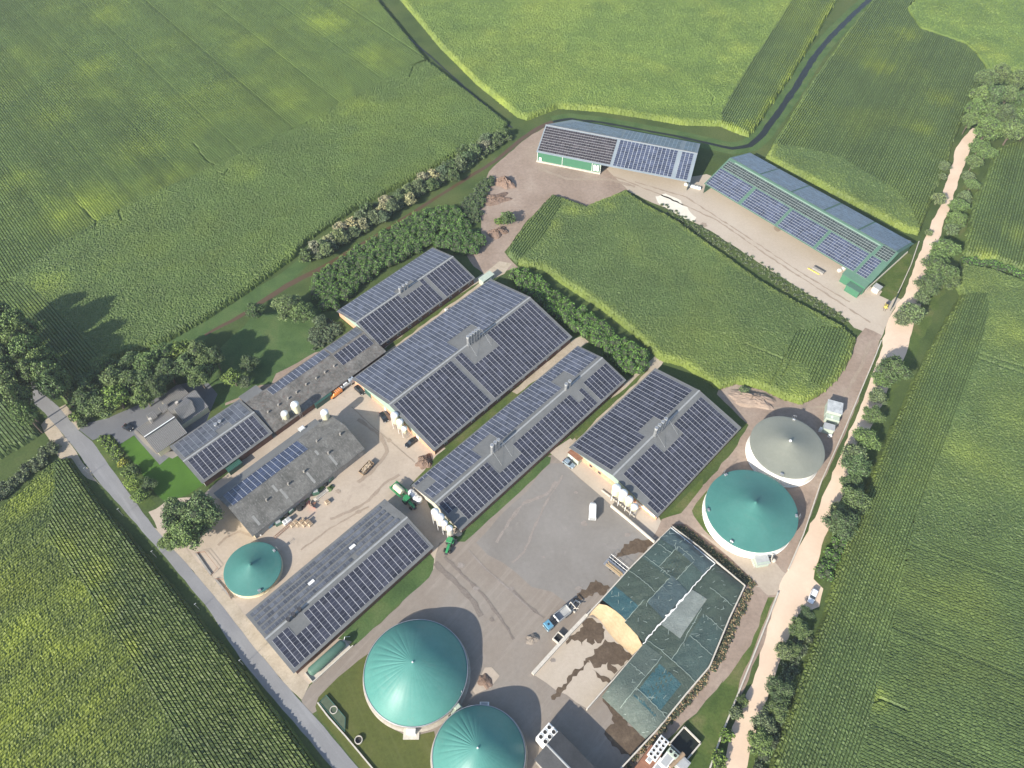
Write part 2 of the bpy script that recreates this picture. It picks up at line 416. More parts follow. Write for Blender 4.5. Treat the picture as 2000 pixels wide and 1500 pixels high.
    for k_, F_ in enumerate(FIELDS):
        if k_ != me_i: oth |= inside(x, y, F_[2])
    z = np.where(ins, z, np.where(oth, z-.05, .02))
    idx = np.arange(nu*nv).reshape(nu, nv)
    q = np.stack([idx[:-1, :-1][qi], idx[1:, :-1][qi], idx[1:, 1:][qi], idx[:-1, 1:][qi]], 1)
    used = np.unique(q); remap = np.full(nu*nv, -1); remap[used] = np.arange(len(used))
    co = np.stack([x.ravel()[used], y.ravel()[used], z.ravel()[used]], 1)
    o = np_mesh(name, co, remap[q], mat, {'ripe': rp.ravel()[used], 'tone': tone.ravel()[used]})
    return tag(o, label, 'crop field', kind='stuff')

# ------------------------------------------------------------------ building materials
M['fibre'] = ground('grey_fibre_cement', [(.3, (.135, .14, .14)), (.7, (.175, .18, .18))], .2, 2, finevar=.15, bmp=.3)
M['fibre_new'] = plain('grey_ridge_cap', (.30, .31, .31), .7)
M['oldfibre'] = ground('mossy_fibre_cement', [(.3, (.095, .095, .088)), (.5, (.14, .137, .127)), (.7, (.20, .197, .182))], .25, 1.6, finevar=.3, bmp=.8, streak=(90, (.27, .27, .25), .75, 2.6))
M['dirtyfibre'] = ground('dirty_fibre_cement', [(.3, (.09, .09, .085)), (.5, (.15, .143, .13)), (.7, (.215, .205, .19))], .35, 1.4, finevar=.45, bmp=1, stain=((.12, .06, .042), .55, .66, .6), streak=(90, (.25, .25, .23), .6, 2.6))
M['rooflight'] = plain('dull_rooflight', (.25, .25, .235), .6)
M['dark_roof'] = ground('dark_bitumen_roof', [(.3, (.055, .057, .06)), (.7, (.085, .087, .09))], .2, 2, finevar=.2)
M['steel_roof'] = ground('blue_grey_steel', [(.3, (.20, .24, .27)), (.7, (.25, .29, .32))], .2, 2, finevar=.06, bmp=.05, rough=.45)
M['green_roof'] = ground('green_steel_roof', [(.3, (.075, .15, .11)), (.7, (.10, .18, .135))], .2, 2, finevar=.08, bmp=.05, rough=.5)
M['green_pale'] = plain('pale_green_translucent', (.25, .35, .28), .5, var=.08)
M['green_wall'] = plain('green_cladding', (.055, .17, .10), .5, var=.06)
M['green_dark'] = plain('dark_green_steel', (.03, .09, .07), .5)
M['gable_green'] = plain('green_gable_cladding', (.30, .40, .33), .6, var=.06)
M['white'] = plain('white_paint', (.78, .78, .75), .5, var=.04)
M['cream'] = plain('cream_polyester', (.62, .60, .42), .4, var=.06)
M['cream_wall'] = plain('cream_render', (.62, .56, .38), .8, var=.08)
M['steel'] = plain('galvanised_steel', (.42, .43, .44), .4, .6, var=.1)
M['dark_steel'] = plain('dark_steel', (.05, .05, .055), .5)
M['glass'] = plain('window_glass', (.03, .04, .05), .1)
M['rubber'] = plain('black_rubber', (.022, .022, .022), .8)
M['conc_wall'] = plain('cast_concrete', (.52, .48, .41), .85, var=.12)
M['conc_dark'] = plain('weathered_concrete', (.30, .28, .25), .9, var=.2)
M['wood'] = plain('weathered_wood', (.30, .21, .13), .8, var=.2)
M['cladding_grey'] = plain('grey_gable_cladding', (.36, .37, .37), .7)
def brick(name, c1, c2, mortar):
    m, t, b = new_mat(name)
    tc = t.nodes.new('ShaderNodeTexCoord'); br = t.nodes.new('ShaderNodeTexBrick'); t.links.new(tc.outputs['UV'], br.inputs[0])
    br.inputs['Color1'].default_value = c4(c1); br.inputs['Color2'].default_value = c4(c2); br.inputs['Mortar'].default_value = c4(mortar)
    br.inputs['Scale'].default_value = 1; br.inputs['Brick Width'].default_value = .22; br.inputs['Row Height'].default_value = .065; br.inputs['Mortar Size'].default_value = .006
    n = noise(t, .6, 4); r = ramp(t, n.outputs[0], [(.3, (.8,)*3), (.7, (1.12,)*3)])
    t.links.new(mixc(t, 1.0, br.outputs[0], r.outputs[0], 'MULTIPLY'), b.inputs['Base Color']); b.inputs['Roughness'].default_value = .9
    return m
M['brick'] = brick('orange_brick', (.56, .27, .15), (.64, .34, .20), (.5, .4, .3))
M['brick_dark'] = brick('brown_brick', (.13, .06, .04), (.18, .08, .055), (.2, .16, .13))
def tiles(name, c, ang):
    m, t, b = new_mat(name)
    tc = t.nodes.new('ShaderNodeTexCoord'); mp = t.nodes.new('ShaderNodeMapping'); t.links.new(tc.outputs['Object'], mp.inputs[0])
    mp.inputs['Rotation'].default_value = (0, 0, ang)
    wv = t.nodes.new('ShaderNodeTexWave'); wv.bands_direction = 'X'; wv.inputs['Scale'].default_value = .62; wv.inputs['Distortion'].default_value = .6; wv.inputs['Detail'].default_value = 1
    t.links.new(mp.outputs[0], wv.inputs[0])
    n = noise(t, 3, 4, .7); r = ramp(t, n.outputs[0], [(.3, tuple(k*.7 for k in c)), (.7, tuple(k*1.2 for k in c))])
    r2 = ramp(t, wv.outputs[1], [(.0, (.82,)*3), (.6, (1.05,)*3)])
    t.links.new(mixc(t, 1.0, r.outputs[0], r2.outputs[0], 'MULTIPLY'), b.inputs['Base Color']); b.inputs['Roughness'].default_value = .75
    bump(t, b, wv.outputs[1], .7, .12)
    return m
M['tile'] = tiles('grey_roof_tiles', (.185, .18, .172), 0)
PW, PH = 1.66, 1.03
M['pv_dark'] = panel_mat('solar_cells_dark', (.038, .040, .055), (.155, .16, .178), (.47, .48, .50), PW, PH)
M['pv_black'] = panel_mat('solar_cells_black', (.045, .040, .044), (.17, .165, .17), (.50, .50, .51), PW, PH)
M['pv_sky'] = panel_mat('solar_cells_sky_tint', (.066, .073, .098), (.19, .205, .235), (.45, .465, .49), PW, PH, rough=.3)  # paler copy for far slopes: grazing sky reflection put into the cell colour
M['pv_navy'] = panel_mat('solar_cells_navy', (.038, .048, .088), (.15, .17, .23), (.46, .48, .52), PW, PH, rough=.2)
M['pv_lined'] = panel_mat('solar_cells_pale_lined', (.050, .062, .100), (.27, .295, .33), (.50, .53, .56), PW, PH)
M['pv_greenish'] = panel_mat('solar_cells_greenish', (.042, .055, .055), (.26, .31, .29), (.48, .53, .50), PW, PH)
M['pv_grey'] = panel_mat('solar_cells_grey', (.085, .092, .108), (.20, .215, .235), (.27, .29, .31), PW, PH, rough=.3)
M['pv_far'] = panel_mat('solar_cells_far_sky_tint', (.085, .130, .20), (.24, .29, .36), (.42, .47, .53), PW, PH, rough=.3)  # far slopes of the sheds: sky reflection mixed into the cell colour

# ------------------------------------------------------------------ building builder
class Building:
    """frame: x along the ridge, y across it (away from the camera side); roof = profile [(y, z)...]"""
    def __init__(s, name, label, org, ang, L, prof, cat='barn', mat='fibre', wall='brick_dark', gwall='brick', gclad='gable_green', he=None,
                 oh=.35, thick=.14, inset=.35, cut=None, ridge=True, walls=True, group=None):
        s.ang = R(ang); s.org = Vector((org[0], org[1], 0)); s.L = L; s.prof = prof
        s.root = empty(name, s.org, s.ang, label, cat, group)
        s.inv = (Matrix.Translation(s.org) @ Matrix.Rotation(s.ang, 4, 'Z')).inverted()
        W0, W1 = prof[0][0], prof[-1][0]
        if walls:
            yA, yB = W0+inset, W1-inset; e0 = s.z_at(yA)-thick-.02; e1 = s.z_at(yB)-thick-.02
            hg = he if he is not None else min(e0, e1)
            b = MB(); x0, x1 = .25, L-.25
            def wq(p, q, z0a, z0b, mi):
                Lw = math.dist(p, q); b.quad([(p[0], p[1], 0), (q[0], q[1], 0), (q[0], q[1], z0b), (p[0], p[1], z0a)], mi, [(0, 0), (Lw, 0), (Lw, z0b), (0, z0a)])
            wq((x0, yA), (x1, yA), e0, e0, 0); wq((x1, yB), (x0, yB), e1, e1, 0)
            for x, fl in ((x0, 1), (x1, 0)):
                ga, gb = min(hg, e0), min(hg, e1)
                p, q = ((x, yB), (x, yA)) if fl else ((x, yA), (x, yB))
                wq(p, q, gb if fl else ga, ga if fl else gb, 1)
            b.build('wall', [M[wall], M[gwall]], s.root)
            g = MB()
            for x, sg in ((x0-.02, -1), (x1+.02, 1)):
                top = [(y, z-thick-.03) for y, z in prof if yA < y < yB]
                pts = [(x, yA, min(hg, e0)-.004), (x, yA, e0)] + [(x, y, z) for y, z in top] + [(x, yB, e1), (x, yB, min(hg, e1)-.004)]
                if sg > 0: pts = pts[::-1]
                g.quad([(p[0], p[1], p[2]) for p in pts])
                g.quad([(p[0]+sg*.06, p[1], p[2]) for p in pts][::1])
            g.build('gable', M[gclad], s.root)
        r = MB(); n = len(prof)
        for k in range(n-1):
            (ya, za), (yb, zb) = prof[k], prof[k+1]
            xa0, xb0 = (-oh, -oh) if not cut else (cut(ya), cut(yb))
            A = [(xa0, ya, za), (L+oh, ya, za), (L+oh, yb, zb), (xb0, yb, zb)]
            Bm = [(x, y, z-thick) for x, y, z in A]
            r.quad(A); r.quad(Bm[::-1]); r.quad([A[0], A[3], Bm[3], Bm[0]]); r.quad([A[2], A[1], Bm[1], Bm[2]])
            if k == 0: r.quad([A[1], A[0], Bm[0], Bm[1]])
            if k == n-2: r.quad([A[3], A[2], Bm[2], Bm[3]])
        s.roof = r.build('roof', M[mat], s.root)
        if ridge:
            k = max(range(n), key=lambda i: prof[i][1])
            if 0 < k < n-1:
                y, z = prof[k]; q = MB()
                s1 = (prof[k-1][1]-z)/(prof[k-1][0]-y); s2 = (prof[k+1][1]-z)/(prof[k+1][0]-y); w_ = .28
                xs = cut(y) if cut else -oh-.03
                q.quad([(xs, y-w_, z-w_*s1+.05), (L+oh+.03, y-w_, z-w_*s1+.05), (L+oh+.03, y, z+.07), (xs, y, z+.07)])
                q.quad([(xs, y, z+.07), (L+oh+.03, y, z+.07), (L+oh+.03, y+w_, z+w_*s2+.05), (xs, y+w_, z+w_*s2+.05)])
                q.build('ridge_cap', M['fibre_new'], s.roof)
    def z_at(s, y):
        p = s.prof
        for (ya, za), (yb, zb) in zip(p[:-1], p[1:]):
            if ya <= y <= yb: return za+(zb-za)*(y-ya)/(yb-ya)
        return p[0][1] if y < p[0][0] else p[-1][1]
    def at(s, px, py):
        """where the line of sight through this pixel meets the roof, in the building's frame"""
        d = (s.inv.to_3x3() @ ray(px, py)); o = s.inv @ Vector((0, 0, CAM_H)); best = None
        for (ya, za), (yb, zb) in zip(s.prof[:-1], s.prof[1:]):
            m = (zb-za)/(yb-ya); den = d.z-m*d.y
            if abs(den) < 1e-9: continue
            t = (za+m*(o.y-ya)-o.z)/den; p = o+d*t
            if ya-.6 <= p.y <= yb+.6 and (best is None or t < best[0]): best = (t, p)
        return best[1] if best else None
    def atz(s, px, py, z):
        g = P(px, py, z); return s.inv @ g
    def solar(s, seg, x0, x1, y0, y1, mat, excl=(), pitch=PW+.02, rows=False, jag=None, gaps=(), rh=1.32):
        """columns of panels running down the slope, or rows along it"""
        (ya, za), (yb, zb) = s.prof[seg], s.prof[seg+1]; m = (zb-za)/(yb-ya); k = math.sqrt(1+m*m)
        def z(y): return za+m*(y-ya)
        made = []
        def slab(xa, xb, p, q):
            if rows:
                nn = max(1, int((xb-xa)/PH)); xb = xa+nn*PH
                uv = [(0, 0), (0, nn*PH), (PW, nn*PH), (PW, 0)]
            else:
                nn = int((q-p)*k/PH)
                if nn < 1: return
                q2 = p+nn*PH/k; sh = (q-q2)/2; p, q = p+sh, q2+sh
                uv = [(0, 0), (PW, 0), (PW, nn*PH), (0, nn*PH)]
            T = [(xa, p, z(p)+.13), (xb, p, z(p)+.13), (xb, q, z(q)+.13), (xa, q, z(q)+.13)]; Bo = [(x, y, zz-.05) for x, y, zz in T]
            mb.quad(T, 0, uv)
            for i in range(4):
                j = (i+1) % 4; mb.quad([T[j], T[i], Bo[i], Bo[j]], 1)
        if not rows:
            n = int((x1-x0)/pitch); off = x0+((x1-x0)-n*pitch)/2
            for i in range(n):
                xa = off+i*pitch; xb = xa+PW
                if any(g0 < (xa+xb)/2 < g1 for g0, g1 in gaps): continue
                iv = [(y0, y1)]
                for (ex0, ex1, ey0, ey1) in excl:
                    if xb > ex0+.3 and xa < ex1-.3:
                        nv = []
                        for p, q in iv:
                            if ey1 <= p or ey0 >= q: nv.append((p, q)); continue
                            if ey0 > p: nv.append((p, ey0))
                            if ey1 < q: nv.append((ey1, q))
                        iv = nv
                for p, q in iv:
                    mb = MB(); slab(xa, xb, p, q)
                    if mb.v: made.append(mb.build('solar_panel_column', [M[mat], M['steel']], s.roof))
        else:
            pr = rh/k; n = int((y1-y0)/pr); off = y0+((y1-y0)-n*pr)/2
            for i in range(n):
                p = off+i*pr; q = p+(rh-.02)/k
                iv = [(x0 + (jag(i, n) if jag else 0), x1)]
                for (ex0, ex1, ey0, ey1) in excl:
                    if q > ey0+.3 and p < ey1-.3:
                        nv = []
                        for a_, b_ in iv:
                            if ex1 <= a_ or ex0 >= b_: nv.append((a_, b_)); continue
                            if ex0 > a_: nv.append((a_, ex0))
                            if ex1 < b_: nv.append((ex1, b_))
                        iv = nv
                for a_, b_ in iv:
                    if b_-a_ < 1.1: continue
                    mb = MB(); slab(a_, b_, p, q)
                    made.append(mb.build('solar_panel_row', [M[mat], M['steel']], s.roof))
        return made
    def patch(s, seg, x0, x1, y0, y1, mat, name='roof_patch', up=.03):
        (ya, za), (yb, zb) = s.prof[seg], s.prof[seg+1]; m = (zb-za)/(yb-ya)
        b = MB(); T = [(x0, y0), (x1, y0), (x1, y1), (x0, y1)]
        b.quad([(x, y, za+m*(y-ya)+up) for x, y in T]); return b.build(name, M[mat], s.roof)
    def window(s, x, side=0, z=1.6, w=1.2, h=.7, name='window', mat='glass', frame='white'):
        y = s.prof[0][0]+.35 if side == 0 else s.prof[-1][0]-.35; sg = -1 if side == 0 else 1
        b = MB(); b.box((x, y+sg*.03, z), (w+.16, .07, h+.16)); f = b.build(name, M[frame], s.root)
        b = MB(); b.box((x, y+sg*.05, z), (w, .06, h)); b.build('pane', M[mat], f)
    def gdoor(s, y, w, h, z0=.0, x=.25, sg=-1, name='door', mat='green_dark'):
        b = MB(); b.box((x+sg*.08, y, z0+h/2+.01), (.1, w, h), bev=.0); b.build(name, M[mat], s.root)
def stack(B, x, y, h, r, kind='tall', z0=None):
    """an exhaust stack through the roof: part of its barn"""
    z = (B.z_at(y) if z0 is None else z0)-.3
    mp = M['dark_steel'] if kind == 'dark' else (M['conc_dark'] if kind == 'vent' else M['steel'])
    o = MB().lathe([(r*1.05, 0), (r, h*.5), (r, h+.3)], (x, y, z), n=14).build('exhaust_stack', mp, B.root); smooth_by_angle(o)
    if kind != 'vent':
        q = MB().lathe([(r*1.04, h*.86), (r*1.14, h*.88), (r*1.14, h+.32), (r*1.0, h+.32), (r*.98, h*.92)], (x, y, z), n=14, caps=False)
        q.build('collar', M['dark_steel'] if kind == 'dark' else M['cladding_grey'], o)
        q = MB().lathe([(.001, h+.28), (r*1.06, h+.28)], (x, y, z), n=14, caps=False); q.build('opening', M['rubber'], o)
def stack_row(B, px, n, x0, x1, y, h, r, kind='tall'):
    for k in range(n): stack(B, x0+(x1-x0)*k/max(1, n-1), y, h, r, kind)
    if h > 3:
        b = MB(); z = B.z_at(y); yy = y-r-.35
        for zz in (1.6, h*.72): b.tube((x0-.9, yy, z+zz), (x1+.9, yy, z+zz), .045, n=5)
        for x in (x0-.9, (x0+x1)/2, x1+.9): b.tube((x, yy, z-.6), (x, yy, z+h*.72), .045, n=5)
        for x in (x0-.9, x1+.9): b.tube((x, yy, z+h*.72), (x, yy-4.2, B.z_at(y-4.2)), .03, n=4)
        b.build('stack_frame', M['steel'], B.root)

def silo(h, r, label, group=None, body='cream', legs=True, angle=0, cap='white'):
    """polyester feed silo on legs"""
    t = empty('feed_silo', (0, 0, 0), angle, label, 'silo', group)
    zt = h-r*.55; zb = 2.0 if legs else .1; zc = min(zb+r*1.3, zt-.6)
    o = MB().lathe([(.25, zb-.3), (.3, zb), (r, zc), (r, zt)], n=24).build('hopper_body', M[body], t); smooth_by_angle(o, 30)
    o = MB().lathe([(r+.04, zt-.05), (r+.02, zt+.05), (r*.85, zt+r*.26), (r*.5, zt+r*.44), (.22, zt+r*.52), (.22, h), (.001, h+.02)], n=24, caps=False).build('dome_cap', M[cap], t); smooth_by_angle(o, 30)
    if legs:
        for k in range(4):
            a = math.pi/4+k*math.pi/2; x, y = math.cos(a)*r*.92, math.sin(a)*r*.92
            MB().tube((x, y, 0), (x, y, zc+.5), .07, n=6).build('leg', M['steel'], t)
        MB().tube((r*.65, r*.65, 1), (-r*.65, r*.65, 1.9), .04, n=5).tube((-r*.65, -r*.65, 1), (r*.65, -r*.65, 1.9), .04, n=5).build('brace', M['steel'], t)
    b = MB(); b.tube((-r*1.12, 0, .5), (-r*1.12, 0, zt+.3), .09, n=7); b.tube((-r*1.12, 0, zt+.3), (-r*.3, 0, h-.05), .09, n=7)
    b.build('fill_pipe', M['white'], t)
    b = MB()
    for k in (-.18, .18): b.tube((k, -r*1.06, .3), (k, -r*1.06, zt), .025, n=4)
    for k in range(int(zt/.45)): b.tube((-.18, -r*1.06, .4+k*.45), (.18, -r*1.06, .4+k*.45), .018, n=4)
    b.build('ladder', M['steel'], t)
    return t

ANG = 46.3
def frame_at(px, py, h, ang=ANG):
    g = P(px, py, h); return (g.x, g.y)

# ---- barn by the plantation (three round-capped stacks)
B1 = Building('solar_barn', 'narrow solar barn beside the leafy plantation, with three pale exhaust stacks', (-46.3, 162.6), ANG, 46.2, [(0, 3), (12, 6.1), (23.8, 3)], he=2.7)
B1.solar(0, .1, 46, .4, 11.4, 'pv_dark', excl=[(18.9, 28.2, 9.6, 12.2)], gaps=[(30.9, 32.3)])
B1.solar(1, .1, 46, 12.5, 23.5, 'pv_sky', excl=[(18.9, 27, 11, 14.2)])
for x in range(4, 46, 5): B1.window(x, 0)
# ---- the big barn
stack_row(B1, 0, 3, 20.3, 23.6, 11.9, 2.6, .5)
B2 = Building('solar_barn', 'broadest and largest solar barn, two cars and three silos at its orange brick gable', (-24.1, 120.2), ANG, 65.2, [(0, 3), (20.7, 8.1), (41, 3)], he=2.7)
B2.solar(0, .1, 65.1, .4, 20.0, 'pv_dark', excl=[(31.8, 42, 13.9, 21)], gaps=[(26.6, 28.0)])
B2.solar(1, .1, 65.1, 21.3, 40.6, 'pv_sky', excl=[(32.0, 41.6, 20.7, 27.4)])
for x in range(5, 64, 6): B2.window(x, 0)
B2.gdoor(33.5, 3.2, 2.6); B2.gdoor(8.5, 1.1, 2.1, mat='white'); B2.gdoor(24.5, 1.1, 2.1, mat='white')
stack_row(B2, 0, 5, 34.6, 39.6, 20.4, 4.6, .52)
# ---- the long barn
B3 = Building('solar_barn', 'longest narrow solar barn with two groups of stacks and four silos at its end', (-14.4, 93.3), ANG, 76.3, [(0, 3), (10.9, 5.75), (21.7, 3)], he=2.6, gwall='conc_wall', gclad='cream_wall')
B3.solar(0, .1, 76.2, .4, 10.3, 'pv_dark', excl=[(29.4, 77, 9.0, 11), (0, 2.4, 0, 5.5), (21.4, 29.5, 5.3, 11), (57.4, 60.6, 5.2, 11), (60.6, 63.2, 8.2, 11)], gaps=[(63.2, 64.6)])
B3.solar(1, .1, 76.2, 12.3, 21.4, 'pv_sky', excl=[(20.2, 28.6, 10.8, 16.9), (57.2, 64.0, 10.8, 16.8), (.8, 4.4, 17.0, 20.2)])
B3.patch(0, 21.4, 76.2, 9.1, 10.85, 'fibre', 'ridge_strip')
stack_row(B3, 0, 3, 23.9, 26.6, 11.1, 4.4, .52)
stack_row(B3, 0, 2, 57.9, 59.6, 10.9, 3.0, .5)
# ---- barn by the two round tanks
B4 = Building('solar_barn', 'square solar barn beside the two big round tanks, four silos at its corner', (43.5, 98.1), ANG, 43.8, [(0, 3), (17.4, 6.7), (34.8, 3)], he=2.7)
B4.solar(0, .3, 43, .4, 15.6, 'pv_dark', excl=[(18.6, 26.9, 11.6, 18), (-1, 1.2, 5, 18)])
B4.solar(1, .1, 43.6, 19.0, 34.4, 'pv_dark', excl=[(17.7, 26.2, 17, 21.9)])
for x in range(4, 43, 6): B4.window(x, 0)
B4.gdoor(31, 1.1, 2.1, mat='dark_steel'); B4.gdoor(26, 1.0, 1.0, .9, mat='dark_steel', name='window'); B4.gdoor(22.5, 1.0, 1.0, .9, mat='dark_steel', name='window'); B4.gdoor(4.5, 7, 1.0, 1.1, mat='white', name='window')
stack_row(B4, 0, 4, 20.0, 24.8, 17.3, 4.2, .5)
# ---- barn along the road
B5 = Building('solar_barn', 'solar barn nearest the asphalt road, its far slope set with lean rows of small panels', (-55.6, 52.9), ANG, 48.3, [(0, 3), (11.2, 6.2), (22, 3)], he=2.8, gwall='cladding_grey', gclad='cladding_grey')
B5.solar(0, .1, 48.2, .4, 10.2, 'pv_dark', excl=[(6.3, 10.9, 6.9, 11.5)])
stack_row(B5, 0, 2, 8.6, 10.6, 11.0, 1.2, .5, 'dark'); stack(B5, 6.9, 10.9, 1.2, .5, 'dark')
# ---- little barn by the house
B7 = Building('solar_barn', 'small solar barn wedged against the farmhouse, two round vents on its far slope', (-93.6, 108.1), ANG, 25.0, [(0, 3), (9.4, 5.2), (19.0, 3)], he=2.6, gwall='cladding_grey', gclad='cladding_grey')
B7.solar(0, .1, 24.9, .3, 9.1, 'pv_dark'); B7.solar(1, .1, 24.9, 9.8, 18.7, 'pv_grey', excl=[(13.4, 16.2, 9, 12.6)])
stack(B7, 14.1, 14.6, .9, .5); stack(B7, 15.6, 14.6, .9, .5)
# ---- old grey barn in the middle of the yard
B6 = Building('old_barn', 'old barn with weathered grey roof, one strip of blue panels and clutter along its side', (-74.5, 90.9), ANG, 40.8, [(0, 3.2), (8.7, 7.6), (17.3, 4.2)], mat='oldfibre', wall='conc_dark', gwall='cream_wall', gclad='cream_wall', he=3.0, ridge=False)
B6.solar(1, .2, 28.6, 9.8, 16.9, 'pv_navy')
for zx, zy in ((1290, 370), (1558, 290), (1422, 505), (1142, 718), (962, 862), (712, 1046)):
    p = B6.at(400+zx*.17, 800+zy*.17); stack(B6, p.x, p.y, .95, .28, 'vent')
for xx, yy, ln in ((31, 1.2, 3.4), (22.5, 1.0, 3.6), (13.5, 2.2, 3.2), (2.8, 1.2, 3.0), (28.6, 6.5, 1.5), (12.5, 5.3, 2.2)): B6.patch(0, xx, xx+.75, yy, yy+ln, 'rooflight', 'rooflight')
# lean-to on its far side
L6 = MB(); x0, x1 = -.5, 37.3
T = [(x0, 17.3, 3.9), (x1, 17.3, 3.9), (x1, 20.7, 2.7), (x0, 20.7, 2.7)]; Bo = [(x, y, z-.12) for x, y, z in T]
L6.quad(T); L6.quad(Bo[::-1])
for i in range(4): j = (i+1) % 4; L6.quad([T[j], T[i], Bo[i], Bo[j]])
L6.build('lean_to_roof', M['fibre'], B6.root)
b = MB(); b.box((18.2, 20.4, 1.28), (37, .2, 2.56)); b.box((-.2, 18.95, 1.28), (.2, 2.8, 2.56)); b.box((37, 18.95, 1.28), (.2, 2.8, 2.56)); b.build('lean_to_wall', M['conc_dark'], B6.root)
# ---- the long low shed running to the plantation
B8 = Building('low_shed', 'long low shed with stained moss-covered roof joined to the plantation barn', (-75.6, 126.9), 46.6, 46.0, [(0, 2.7), (10.7, 4.6), (15.9, 3.5)], mat='dirtyfibre', wall='brick_dark', gwall='brick_dark', gclad='cladding_grey', he=2.5, cut=lambda y: -.3, ridge=False)
B8.solar(1, 6.9, 32, 11.0, 15.6, 'pv_sky'); B8.solar(1, 32, 45.6, 11.0, 15.6, 'pv_grey'); B8.solar(0, 31.3, 45.6, 4.9, 10.3, 'pv_dark')
b = MB(); T = [(-.3, 15.9, 3.45), (6.6, 15.9, 3.45), (6.6, 20.3, 2.6), (-.3, 20.3, 2.6)]; Bo = [(x, y, z-.12) for x, y, z in T]
b.quad(T); b.quad(Bo[::-1])
for i in range(4): j = (i+1) % 4; b.quad([T[j], T[i], Bo[i], Bo[j]])
b.build('lean_to_roof', M['fibre'], B8.root)
b = MB(); b.box((3.2, 20, 1.2), (6.2, .2, 2.4)); b.box((0, 18, 1.2), (.2, 4, 2.4)); b.box((6.3, 18, 1.2), (.2, 4, 2.4)); b.build('lean_to_wall', M['brick_dark'], B8.root)
for zx, zy in ((1330, 475), (1218, 550), (1112, 622), (988, 700), (872, 795), (768, 872), (650, 950), (525, 1035)):
    p = B8.at(440+zx*.16, 640+zy*.16); stack(B8, p.x, p.y, .7, .3, 'vent')
# ---- the two green machine sheds at the back
B9 = Building('machine_shed', 'machine shed with green wall and dark panels on its left half, nearest the bending ditch', (9.9, 271.0), -17.1, 66.5, [(0, 5), (14, 9.6), (28, 5)], cat='shed', mat='steel_roof', wall='green_wall', gwall='green_wall', gclad='green_wall', he=4.6,
              cut=lambda y: -.2 if y < 14.01 else (-.2 if y < 0 else (y-14)*.62), walls=False)
B9.solar(0, .3, 32.6, .3, 13.6, 'pv_black', rows=True)
B9.solar(0, 33, 66, .3, 13.6, 'pv_lined', gaps=[(59.2, 60.6)])
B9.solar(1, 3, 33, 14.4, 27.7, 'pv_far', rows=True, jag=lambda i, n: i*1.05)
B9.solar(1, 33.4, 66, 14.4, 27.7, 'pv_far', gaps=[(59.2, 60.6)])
b = MB(); b.quad([(.2, .4, 0), (28.5, .4, 0), (28.5, .4, 4.9), (.2, .4, 4.9)]); b.quad([(.2, 14, 0), (.2, .4, 0), (.2, .4, 4.9), (.2, 14, 9.3)])
b.quad([(66.2, .4, 0), (66.2, 27.6, 0), (66.2, 27.6, 4.8), (66.2, 14, 9.3), (66.2, .4, 4.9)]); b.quad([(66.2, 27.6, 0), (8.5, 27.6, 0), (8.5, 27.6, 4.8), (66.2, 27.6, 4.8)])
b.quad([(.2, 14, 0), (8.5, 27.6, 0), (8.5, 27.6, 4.8), (.2, 14, 9.2)][::-1]); b.quad([(28.5, .4, 0), (28.5, 12, 0), (28.5, 12, 8.6), (28.5, .4, 4.9)])
b.build('wall', M['green_wall'], B9.root)
b = MB()
for x in (.3, 11.5, 24.8, 28.5): b.box((x, .3, 2.45), (.16, .16, 4.9))
b.box((14.3, .3, 4.8), (28.4, .14, .16)); b.build('frame_trim', M['white'], B9.root)
b = MB(); b.box((14.3, .1, .3), (28.8, .5, .6)); b.build('plinth', M['conc_wall'], B9.root)
for x in (36, 43.5, 51, 58.5, 65.8): MB().box((x, 9, 3.6), (.25, .25, 7.2)).build('post', M['steel'], B9.root)
B10 = Building('machine_shed', 'longest green-roofed machine shed beside the pale track, blue panels set in blocks', (79.8, 250.3), -46.9, 77.5, [(0, 5), (15.6, 10.2), (31.5, 5)], cat='shed', mat='green_roof', wall='green_wall', gwall='green_wall', gclad='green_wall', he=4.6, walls=False, ridge=False)
for x0, x1 in ((.2, 17.3), (18.2, 35.0), (35.9, 52.7), (53.6, 70.4), (71.3, 75.9)):
    B10.solar(0, x0, x1, 0.1, 9.65, 'pv_lined', rows=True, rh=1.2)
B10.solar(0, .4, 71, 9.95, 14.1, 'pv_greenish', rows=True, rh=1.09); B10.solar(0, 71.8, 77, 10.0, 15.3, 'pv_greenish', rows=True, rh=1.09)
B10.patch(0, 3, 71, 14.35, 14.75, 'green_pale', 'rooflight')
for x0, x1 in ((.2, 14.9), (15.3, 30.1), (30.5, 45.4), (45.9, 60.6), (61.2, 77.3)):
    B10.solar(1, x0, x1, 15.75, 31.3, 'pv_far', rows=True, rh=1.09)
b = MB(); b.quad([(77.2, .4, 0), (77.2, 31, 0), (77.2, 31, 4.8), (77.2, 15.6, 9.9), (77.2, .4, 4.9)]); b.quad([(77.2, 31, 0), (.2, 31, 0), (.2, 31, 4.8), (77.2, 31, 4.8)])
b.quad([(.2, 31, 0), (.2, .4, 0), (.2, .4, 4.9), (.2, 15.6, 9.9), (.2, 31, 4.8)]); b.build('wall', M['green_wall'], B10.root)
b = MB(); b.box((77.35, 15.6, .4), (.3, 31, .8)); b.build('plinth', M['conc_wall'], B10.root)
for k in range(8): MB().box((1+k*9.5, 9, 3.6), (.25, .25, 7.2)).build('post', M['steel'], B10.root)
